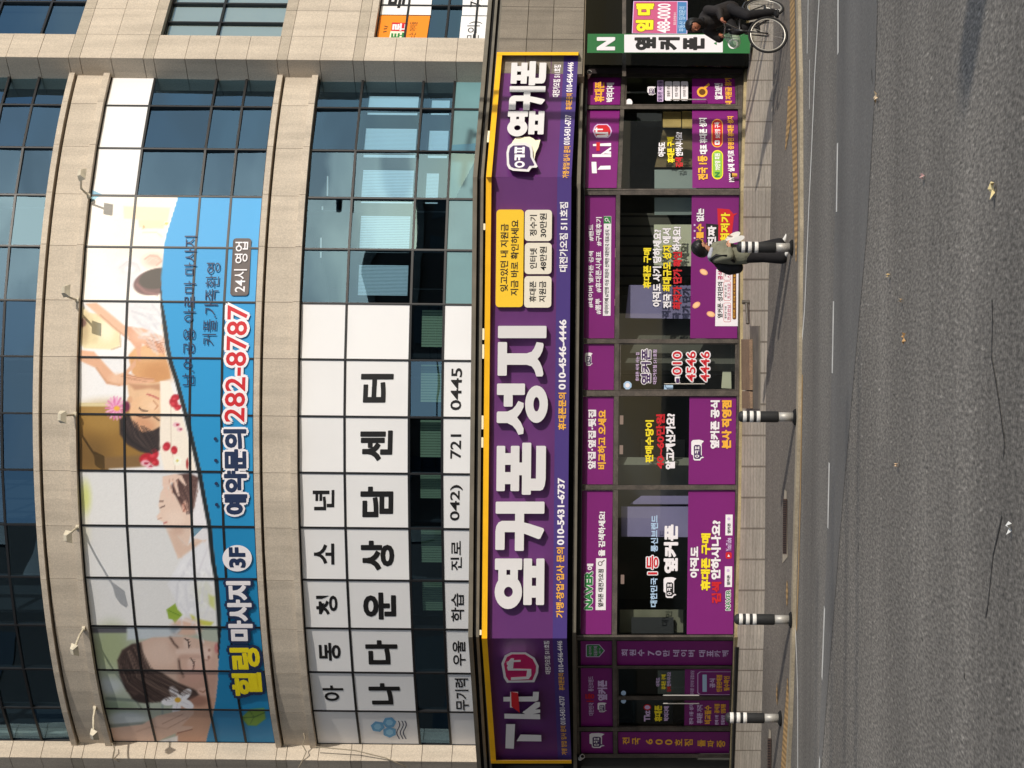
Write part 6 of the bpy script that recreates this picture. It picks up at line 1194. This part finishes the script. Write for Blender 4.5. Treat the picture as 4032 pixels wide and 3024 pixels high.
# a dark brown building added behind the viewer: shuts off part of the sky, shows as a dim reflection
OB = thing('building', 'plain dark brown building added across the road to block sky, behind the viewer', 'building', (-34, -22, 0))
mb = MB(); mb.box((-64, -30, 0), (-7, -15, 12)); mb.build('wall', mat('dark_brown_wall2', (84, 70, 60), .85, var=.1, scale=.5), OB)
mb = MB(); mb.box((-64.4, -30.4, 12.003), (-6.6, -14.6, 12.5)); mb.build('roof', M_TILE, OB)
for j in range(3):
    for k in range(9):
        x0 = -62 + k * 6.1; mb = MB(); mb.box((x0, -14.99, 2.2 + j * 3.8), (x0 + 4.2, -14.93, 4.4 + j * 3.8)); mb.build('window', mat('dim_pane', (40, 48, 56), .2), OB)

OB = thing('building', 'plain dark block added across the side street to cut light, out of frame', 'building', (-32, 40, 0))  # added unseen block, keeps sky light off the left sign panel
mb = MB(); mb.box((-44, 12, 0), (-22, 66, 24)); mb.build('wall', mat('charcoal_wall', (62, 58, 56), .85, var=.1, scale=.5), OB); mb = MB(); mb.box((-44.4, 11.6, 24.003), (-21.6, 66.4, 24.6)); mb.build('roof', M_TILE, OB)
for j in range(6):
    for k in range(8):
        y0 = 14 + k * 6.4; mb = MB(); mb.box((-22.01, y0, 2.2 + j * 3.6), (-21.94, y0 + 4.4, 4.3 + j * 3.6)); mb.build('window', MATS['dim_pane'], OB)

for x0, x1, h, l in ((4, 26, 13.2, 'low brown shop building across the road behind the viewer, nearest the mast'), (27, 52, 15.6, 'taller brown building across the road behind the viewer, beyond the mast'), (53, 84, 12.0, 'long low building across the road, farthest from the shop')):
    OB = thing('building', l, 'building', ((x0 + x1) / 2, -22, 0)); mb = MB(); mb.box((x0, -36, 0), (x1, -20, h)); mb.build('wall', MATS['dark_brown_wall2'], OB); mb = MB(); mb.box((x0 - .3, -36.3, h + .003), (x1 + .3, -19.7, h + .5)); mb.build('roof', M_TILE, OB)
    for j in range(3):
        for k in range(int((x1 - x0) / 5)):
            xa = x0 + 1 + k * 5; mb = MB(); mb.box((xa, -19.99, 1.6 + j * 3.8), (xa + 3.4, -19.93, 3.8 + j * 3.8)); mb.build('window', MATS['dim_pane'], OB)
# ------------------------------------------------------------------ people
M_SKIN = mat('skin', (206, 150, 118), .55, var=.05, scale=6); M_SKIN2 = mat('tanned_skin', (176, 112, 84), .55, var=.06, scale=6)
M_HAIR = mat('black_hair', (26, 22, 21), .4, var=.3, scale=30, bump=.4)
M_KHAKI = mat('khaki_cloth', (124, 123, 104), .85, var=.18, scale=7, bump=1.0); M_BPANT = mat('black_cloth', (26, 24, 26), .85, var=.2, scale=8, bump=.4)
M_JBLK = mat('black_jacket', (34, 29, 27), .75, var=.25, scale=6, bump=.5); M_SHOE = mat('white_shoe', (236, 232, 224), .5); M_HOOD = mat('pale_grey_knit', (178, 180, 190), .85, var=.08, scale=12)
def hand(N, E, pre, wrist, d, across, curl, s=1.0, root=None):
    """five-fingered hand added to a skeleton: d points along the fingers, across from little finger to index, curl is the way they bend"""
    w, d, a, c = Vector(wrist), Vector(d).normalized(), Vector(across).normalized(), Vector(curl).normalized()
    def add(k, p, r): N[pre + k] = (p.x, p.y, p.z, r * s)
    add('palm', w + d * .045 * s, (.030, .017)[0]); N[pre + 'palm'] = (*(w + d * .045 * s), (.032 * s, .018 * s)); E.append((root, pre + 'palm'))
    for j, (off, ln) in enumerate(((-.030, .055), (-.010, .070), (.010, .076), (.029, .068))):
        k0 = w + d * .085 * s + a * off * s; k1 = k0 + (d * .7 + c * .5) * ln * .5 * s; k2 = k1 + (d * .25 + c * .95) * ln * .55 * s
        add('f%da' % j, k0, .0085); add('f%db' % j, k1, .008); add('f%dc' % j, k2, .0068); E.append((pre + 'palm', pre + 'f%da' % j)); E.append((pre + 'f%da' % j, pre + 'f%db' % j)); E.append((pre + 'f%db' % j, pre + 'f%dc' % j))
    t0 = w + d * .03 * s + a * .032 * s + c * .01 * s; t1 = t0 + (d * .7 + a * .6 + c * .4) * .036 * s; t2 = t1 + (d * .8 + c * .6) * .03 * s
    add('ta', t0, .011); add('tb', t1, .0095); add('tc', t2, .008); E.append((pre + 'palm', pre + 'ta')); E.append((pre + 'ta', pre + 'tb')); E.append((pre + 'tb', pre + 'tc'))
def head(par, c, face, up, m_skin, r=.105):
    """face details on a head centred at c looking along face"""
    c, f, u = Vector(c), Vector(face).normalized(), Vector(up).normalized(); s = f.cross(u).normalized(); u = s.cross(f).normalized()
    mb = MB(); mb.tube([c + f * r * .85 + u * .02, c + f * (r * 1.16) - u * .022, c + f * r * .9 - u * .03], [.010, .016, .012], 8); mb.build('nose', m_skin, par, smooth=True, local=True)
    for k in (-1, 1):
        mb = MB(); e = c + f * r * .86 + s * k * .034 + u * .012; mb.tube([e - s * .014, e + f * .008, e + s * .014], [.004, .009, .004], 8); mb.build('eye', mat('eye', (40, 30, 28), .3), par, smooth=True, local=True)
        mb = MB(); e = c + s * k * r * .86 - u * .005; mb.tube([e - u * .03 + f * .01, e + s * k * .012, e + u * .03], [.008, .016, .01], 8); mb.build('ear', m_skin, par, smooth=True, local=True)
    mb = MB(); e = c + f * r * .90 - u * .052; mb.tube([e - s * .024, e + f * .006, e + s * .024], [.003, .007, .003], 8); mb.build('mouth', mat('lips', (150, 84, 76), .5), par, smooth=True, local=True)
def shoe(par, heel, toe, m, sole):
    h, t = Vector(heel), Vector(toe); d = (t - h); s = Vector((-d.y, d.x, 0)).normalized()
    prof = ((0, .034, .085), (.18, .040, .092), (.45, .042, .070), (.72, .046, .05), (.92, .036, .036), (1.0, .018, .026)); mb = MB(); rings = []; n = 12
    for k, w, hh in prof:
        p = h + d * k; rings.append([p + s * w * math.cos(2 * math.pi * j / n) + Vector((0, 0, .012 + hh / 2 + hh / 2 * math.sin(2 * math.pi * j / n))) for j in range(n)])
    vs = [q for r in rings for q in r]; fs = [(i * n + j, i * n + (j + 1) % n, (i + 1) * n + (j + 1) % n, (i + 1) * n + j) for i in range(len(rings) - 1) for j in range(n)] + [tuple(range(n)), tuple((len(rings) - 1) * n + j for j in range(n))]
    mb.add(vs, fs); o = mb.build('shoe', m, par, smooth=True, local=True)
    mb = MB(); L = [h + d * k + s * w * 1.04 for k, w, _ in prof] + [h + d * k - s * w * 1.04 for k, w, _ in reversed(prof)]; mb.hexa([q + Vector((0, 0, 0)) for q in L], [q + Vector((0, 0, .02)) for q in L]); so_ = mb.build('sole', sole, o, local=True)
def hair(par, c, face, up, r, drop, open_=.45, m=M_HAIR):
    """hair shell: sphere round the head, sunk behind the face opening, hanging down by drop at the back and sides"""
    c, f, u = Vector(c), Vector(face).normalized(), Vector(up).normalized(); s = f.cross(u).normalized(); u = s.cross(f).normalized(); mb = MB(); n, k = 40, 24; rs = random.Random(5)
    vs = []
    for j in range(k + 1):
        for i in range(n):
            t, p = math.pi * j / k, 2 * math.pi * i / n; d = Vector((math.sin(t) * math.cos(p), math.sin(t) * math.sin(p), math.cos(t))); df, ds, du = d.x, d.y, d.z
            rr = r * (1.0 + .035 * math.sin(i * 2.1 + j * .3) * math.sin(t) + rs.uniform(-.012, .012))
            if df > open_ and du < .42 - .25 * abs(ds): rr *= .80
            v = c + f * df * rr + s * ds * rr * .96 + u * du * rr
            if du < 0: v = v - u * drop * (-du) * (1 if df < open_ else 0)
            vs.append(v)
    mb.add(vs, [(j * n + i, j * n + (i + 1) % n, (j + 1) * n + (i + 1) % n, (j + 1) * n + i) for j in range(k) for i in range(n)]); mb.build('hair', m, par, smooth=True, local=True)
# the walker behind the bollard
q = pave_hit(3107, 972); q.y += .28; q = Vector((ray(3100, 972).x * q.y, q.y, kerbpt(972).lerp(basept(972, .12), .09).z))
W1 = thing('person', 'walking person with bowed head in khaki jacket, wide black trousers and white shoes', 'person', q)
N = {'pel': (-.12, .02, .84, .115), 'sp': (-.13, .02, .98, .115), 'ch': (-.12, .01, 1.14, .125), 'nk': (-.07, -.01, 1.30, .050), 'hb': (-.04, -.03, 1.38, .075), 'hd': (-.025, -.04, 1.455, .100), 'ht': (-.035, -.035, 1.50, .085)}
E = [('pel', 'sp'), ('sp', 'ch'), ('ch', 'nk'), ('nk', 'hb'), ('hb', 'hd'), ('hd', 'ht')]
ARM = {'n': [(-.20, -.13, 1.20, .055), (-.16, -.22, .98, .042), (-.045, -.17, .985, .028)], 'f': [(.0, .14, 1.20, .055), (.05, .05, .98, .042), (.04, -.05, .99, .028)]}
for a, js in ARM.items():
    ks = [a + str(i) for i in range(3)]; N.update(dict(zip(ks, js))); E += [('ch', ks[0]), (ks[0], ks[1]), (ks[1], ks[2])]
hand(N, E, 'hn', (-.03, -.165, .985), (1, .1, .0), (0, .2, 1), (.0, .9, -.3), 1.0, 'n2'); hand(N, E, 'hf', (.05, -.06, .99), (1, -.3, -.05), (0, .0, 1), (.0, -.9, -.3), 1.0, 'f2')
LEG = {'l': [(-.16, -.03, .78, .075), (-.16, -.02, .44, .055), (-.16, -.015, .08, .038)], 'r': [(-.07, .08, .76, .075), (.0, .08, .44, .055), (.06, .10, .11, .038)]}
for a, js in LEG.items():
    ks = ['leg' + a + str(i) for i in range(3)]; N.update(dict(zip(ks, js))); E += [('pel', ks[0]), (ks[0], ks[1]), (ks[1], ks[2])]
skin('body', M_SKIN, W1, N, E, .0055)
skin('jacket', M_KHAKI, W1, {'a': (-.13, .01, .74, .165), 'b': (-.13, .02, .92, .17), 'c': (-.125, .01, 1.08, .165), 'd': (-.10, 0, 1.21, .105), 'e': (-.085, -.01, 1.27, .07), 'n0': (-.205, -.12, 1.19, .085), 'n1': (-.17, -.225, .98, .070), 'n2': (-.06, -.178, .983, .048), 'f0': (.0, .13, 1.19, .085), 'f1': (.055, .05, .98, .070), 'f2': (.03, -.04, .988, .048)}, [('a', 'b'), ('b', 'c'), ('c', 'd'), ('d', 'e'), ('d', 'n0'), ('n0', 'n1'), ('n1', 'n2'), ('d', 'f0'), ('f0', 'f1'), ('f1', 'f2')])
skin('trousers', M_BPANT, W1, {'p': (-.13, .02, .80, .14), 'l0': (-.17, -.03, .68, .105), 'l1': (-.165, -.02, .42, .095), 'l2': (-.17, -.01, .13, .112), 'r0': (-.07, .08, .68, .105), 'r1': (.0, .08, .42, .095), 'r2': (.05, .10, .155, .105)}, [('p', 'l0'), ('l0', 'l1'), ('l1', 'l2'), ('p', 'r0'), ('r0', 'r1'), ('r1', 'r2')])
hair(W1, (-.03, -.035, 1.475), (.66, -.22, -.72), (.7, -.2, .6), .128, .06, .70)
skin('hood', M_HOOD, W1, {'a': (-.17, -.08, 1.29, .05), 'b': (-.20, .02, 1.26, .065), 'c': (-.13, .10, 1.28, .05), 'd': (-.05, -.09, 1.27, .03)}, [('a', 'b'), ('b', 'c'), ('a', 'd')])
head(W1, (-.02, -.045, 1.44), (.66, -.22, -.72), (.7, -.2, .6), M_SKIN, .10)
shoe(W1, (.07, .10, .03), (.24, .06, .0), M_SHOE, mat('sole_cream', (222, 214, 200), .6)); shoe(W1, (-.16, -.03, .0), (-.06, -.17, .0), M_SHOE, MATS['sole_cream'])
bp = thing('backpack', 'bulky black backpack on the walker in the khaki jacket', 'bag', q)
skin('bag_body', mat('black_nylon', (24, 24, 26), .6, var=.2, scale=10), bp, {'a': (-.34, .10, .84, .10), 'b': (-.35, .11, .96, .115), 'c': (-.32, .10, 1.08, .10), 'd': (-.28, .08, 1.15, .07)}, [('a', 'b'), ('b', 'c'), ('c', 'd')])
mb = MB(); mb.tube([(-.30, -.02, 1.2), (-.23, -.16, 1.29), (-.16, -.235, 1.20), (-.17, -.265, 1.04), (-.26, -.12, .9)], .022, 8); mb.build('strap', MATS['black_nylon'], bp, smooth=True, local=True)
hp = thing('slippers', 'pair of pale flat oval shoes carried in the hands of the walker in khaki', 'shoes', q)
for k, (c, a) in enumerate((((.155, -.10, .93), .5), ((.10, -.155, .87), .35))):
    mb = MB(); n = 20; out = []
    for j in range(n):
        t = 2 * math.pi * j / n; u = .135 * math.cos(t); v = (.05 if math.cos(t) > 0 else .043) * math.sin(t); out.append((c[0] + u * math.sin(a) + v * math.cos(a), c[1], c[2] - u * math.cos(a) + v * math.sin(a)))
    mb.hexa([(x, y - .022, z) for x, y, z in out], [(x, y + .0, z) for x, y, z in out]); s_ = mb.build('sole', M_SHOE, hp, local=True)
    mb = MB(); mb.hexa([(c[0] + (x - c[0]) * .86, y + .0005, c[2] + (z - c[2]) * .86) for x, y, z in out], [(c[0] + (x - c[0]) * .7, y + .045, c[2] + (z - c[2]) * .7) for x, y, z in out]); mb.build('upper', mat('grey_canvas', (198, 194, 198), .7), hp, local=True)
# bicycle and rider
q = pave_hit(3103, 138); HD = math.radians(234); fw = Vector((math.cos(HD), math.sin(HD), 0)); r0 = q - fw * 1.03
BK = thing('bicycle', 'dark city bicycle with pale rims and turned front wheel, ridden past the pillar sign', 'bicycle', r0, rz=HD)
M_TYRE = mat('tyre_rubber', (34, 33, 32), .85); M_RIM = mat('bare_rim', (186, 182, 172), .35, metal=.6); M_FRM = mat('dark_bike_frame', (44, 42, 42), .35, spec=.6); M_CHR = mat('dull_chrome', (160, 158, 152), .3, metal=.8)
RWL = .335
def wheel(c, ang, nm):
    ca, sa = math.cos(ang), math.sin(ang); c = Vector(c)
    def P(r, t, w): return c + Vector((ca * r * math.cos(t) - sa * w, sa * r * math.cos(t) + ca * w, r * math.sin(t)))
    def ring(R, rr, n=40, m=8, w=1.0):
        mb = MB(); vs = [P(R + rr * math.cos(2 * math.pi * k / m), 2 * math.pi * j / n, w * rr * math.sin(2 * math.pi * k / m)) for j in range(n) for k in range(m)]
        mb.add(vs, [(j * m + k, j * m + (k + 1) % m, ((j + 1) % n) * m + (k + 1) % m, ((j + 1) % n) * m + k) for j in range(n) for k in range(m)]); return mb
    w = ring(RWL - .020, .020).build('tyre', M_TYRE, None, smooth=True); rm = ring(RWL - .048, .013, w=.8).build('rim', M_RIM, None, smooth=True)
    sp = MB()
    for k in range(28): t = 2 * math.pi * k / 28; sp.tube([P(.02, t + (.5 if k % 2 else -.5), .02 if k % 2 else -.02), P(RWL - .05, t, 0)], .0016, 4, cap=False)
    sp.tube([P(0, 0, -.05), P(0, 0, .05)], .018, 10); s2 = sp.build('spokes', M_CHR, None)
    hub = bpy.data.objects.new(nm, None); COL.objects.link(hub); hub.parent = BK; hub.empty_display_size = .1
    for o in (w, rm, s2): o.parent = hub
wheel((0, 0, RWL), 0, 'rear_wheel'); ST = math.radians(-38); fc = Vector((1.03, 0, RWL)); wheel(fc, ST, 'front_wheel')
def tubes(nm, L, m): 
    mb = MB()
    for pts, r in L: mb.tube(pts, r, 8)
    return mb.build(nm, m, BK, smooth=True, local=True)
sd = Vector((-math.sin(ST), math.cos(ST), 0)); hs = Vector((.86, 0, .86))
tubes('frame', [([(.44, 0, .29), (.28, 0, .78)], .017), ([(.44, 0, .29), (.90, 0, .66)], .02), ([(.28, 0, .78), (.875, 0, .80)], .017), ([(.91, 0, .62), (.86, 0, .90)], .02), ([(.0, .05, RWL), (.44, .02, .29)], .012), ([(0, -.05, RWL), (.44, -.02, .29)], .012), ([(0, .05, RWL), (.29, .02, .74)], .010), ([(0, -.05, RWL), (.29, -.02, .74)], .010)], M_FRM)
tubes('fork', [([fc + sd * .055, fc + sd * .055 + Vector((-.08, 0, .38)), (.91, 0, .62)], .013), ([fc - sd * .055, fc - sd * .055 + Vector((-.08, 0, .38)), (.91, 0, .62)], .013), ([(.86, 0, .88), (.84, 0, 1.04)], .014)], M_FRM)
gl_, gr_ = Vector((.86, 0, 1.06)) + sd * .28 + Vector((-.03, 0, .02)), Vector((.86, 0, 1.06)) - sd * .28 + Vector((-.03, 0, .02))
tubes('handlebar', [([gl_, Vector((.88, 0, 1.05)) + sd * .12, Vector((.85, 0, 1.05)), Vector((.88, 0, 1.05)) - sd * .12, gr_], .012), ([gl_ + Vector((.04, 0, -.01)), (.95, .08, .86), (.92, 0, .66)], .004), ([gr_ + Vector((.04, 0, -.01)), (1.02, -.06, .84), (.90, 0, .60)], .004)], M_CHR)
mb = MB(); mb.tube([(.05, 0, .93), (.16, 0, .95), (.30, 0, .935), (.36, 0, .93)], [.05, .085, .04, .02], 10); mb.build('saddle', M_BPANT, BK, smooth=True, local=True); tubes('seat_post', [([(.28, 0, .78), (.24, 0, .93)], .013)], M_CHR)
mb = MB(); mb.tube([(.44, .03, .29), (.44, .045, .29)], .09, 20); mb.build('chainring', M_CHR, BK, local=True); tubes('crank', [([(.44, .06, .29), (.40, .06, .13)], .010), ([(.44, -.06, .29), (.50, -.06, .45)], .010)], M_CHR)
for s, c in ((1, (.40, .10, .13)), (-1, (.50, -.10, .45))):
    mb = MB(); mb.box((c[0] - .045, c[1] - .04, c[2] - .012), (c[0] + .045, c[1] + .04, c[2] + .012)); mb.build('pedal', M_BLACK, BK, local=True)
tubes('mudguard', [([(-.30, 0, .52), (-.18, 0, .66), (0, 0, .71), (.18, 0, .66), (.30, 0, .50)], .022)], M_FRM)
W2 = thing('person', 'person with dark bobbed hair and black jacket riding the bicycle past the pillar sign', 'person', r0, rz=HD)
N = {'pel': (.20, 0, 1.00, .115), 'sp': (.32, 0, 1.14, .12), 'ch': (.48, 0, 1.30, .135), 'nk': (.61, 0, 1.45, .052), 'hb': (.68, 0, 1.50, .075), 'hd': (.72, 0, 1.565, .098), 'ht': (.71, 0, 1.61, .085)}
E = [('pel', 'sp'), ('sp', 'ch'), ('ch', 'nk'), ('nk', 'hb'), ('hb', 'hd'), ('hd', 'ht')]
wl, wr = gl_ + Vector((-.07, .0, .03)), gr_ + Vector((-.07, .0, .03))
A2 = {'l': [(.50, .18, 1.33, .058), (.72, .27, 1.14, .043), (*wl, .028)], 'r': [(.50, -.18, 1.33, .058), (.56, -.30, 1.12, .043), (*wr, .028)]}
for a, js in A2.items():
    ks = [a + str(i) for i in range(3)]; N.update(dict(zip(ks, js))); E += [('ch', ks[0]), (ks[0], ks[1]), (ks[1], ks[2])]
hand(N, E, 'hl', wl, (1, .1, -.1), sd * -1, (.2, 0, -1), 1.0, 'l2'); hand(N, E, 'hr', wr, (1, .1, -.1), sd, (.2, 0, -1), 1.0, 'r2')
L2 = {'l': [(.24, .10, .96, .072), (.58, .13, .66, .066), (.36, .10, .24, .042)], 'r': [(.24, -.10, .96, .072), (.66, -.14, .88, .066), (.47, -.10, .55, .042)]}
for a, js in L2.items():
    ks = ['leg' + a + str(i) for i in range(3)]; N.update(dict(zip(ks, js))); E += [('pel', ks[0]), (ks[0], ks[1]), (ks[1], ks[2])]
skin('body', M_SKIN2, W2, N, E, .0055)
skin('jacket', M_JBLK, W2, {'a': (.15, 0, .93, .185), 'b': (.31, 0, 1.12, .19), 'c': (.47, 0, 1.29, .19), 'd': (.585, 0, 1.41, .105), 'l0': (.50, .18, 1.325, .092), 'l1': (.72, .275, 1.14, .078), 'l2': (*(wl + Vector((-.05, .0, .015))), .05), 'r0': (.50, -.18, 1.325, .092), 'r1': (.56, -.305, 1.12, .078), 'r2': (*(wr + Vector((-.05, 0, .015))), .05)}, [('a', 'b'), ('b', 'c'), ('c', 'd'), ('c', 'l0'), ('l0', 'l1'), ('l1', 'l2'), ('c', 'r0'), ('r0', 'r1'), ('r1', 'r2')])
skin('trousers', M_BPANT, W2, {'p': (.20, 0, .98, .165), 'l0': (.30, .11, .92, .105), 'l1': (.58, .13, .66, .088), 'l2': (.375, .10, .235, .068), 'r0': (.30, -.11, .96, .105), 'r1': (.66, -.14, .88, .088), 'r2': (.475, -.10, .555, .068)}, [('p', 'l0'), ('l0', 'l1'), ('l1', 'l2'), ('p', 'r0'), ('r0', 'r1'), ('r1', 'r2')])
hair(W2, (.70, 0, 1.585), (.92, -.15, -.2), (.2, 0, 1), .128, .09, .52)
skin('scarf', M_BPANT, W2, {'a': (.62, -.06, 1.43, .055), 'b': (.67, 0, 1.42, .05), 'c': (.62, .06, 1.43, .055)}, [('a', 'b'), ('b', 'c')])
head(W2, (.725, 0, 1.555), (.9, -.2, -.25), (.2, 0, 1), M_SKIN2, .098)
shoe(W2, (.33, .10, .135), (.56, .11, .135), M_BLACK, M_TYRE); shoe(W2, (.43, -.10, .455), (.66, -.11, .44), M_BLACK, M_TYRE)
hb = r0 + Matrix.Rotation(HD, 3, 'Z') @ gr_
bg_ = thing('plastic_bag', 'crumpled pale green plastic bag hanging from the handlebar', 'bag', hb)
M_BAG = mat('thin_plastic', (186, 206, 176), .3, var=.15, scale=14, bump=.6); M_BAG.node_tree.nodes['Principled BSDF'].inputs['Alpha'].default_value = .62
mb = MB(); n = 14; rings = []
for z, w, d in ((-.02, .02, .015), (-.07, .06, .04), (-.14, .115, .07), (-.22, .125, .085), (-.285, .10, .07), (-.31, .04, .03)):
    rings.append([Vector((-.09 * min(1, -z * 4) + w * math.cos(2 * math.pi * j / n) * (1 + .12 * math.sin(j * 2.3 + z * 40)), -.05 + d * math.sin(2 * math.pi * j / n), z)) for j in range(n)])
mb.add([p for r in rings for p in r], [(i * n + j, i * n + (j + 1) % n, (i + 1) * n + (j + 1) % n, (i + 1) * n + j) for i in range(len(rings) - 1) for j in range(n)] + [tuple(range(n)), tuple((len(rings) - 1) * n + j for j in range(n))])
mb.build('bag_body', M_BAG, bg_, smooth=True, local=True)
flush_skin(); flush_text()
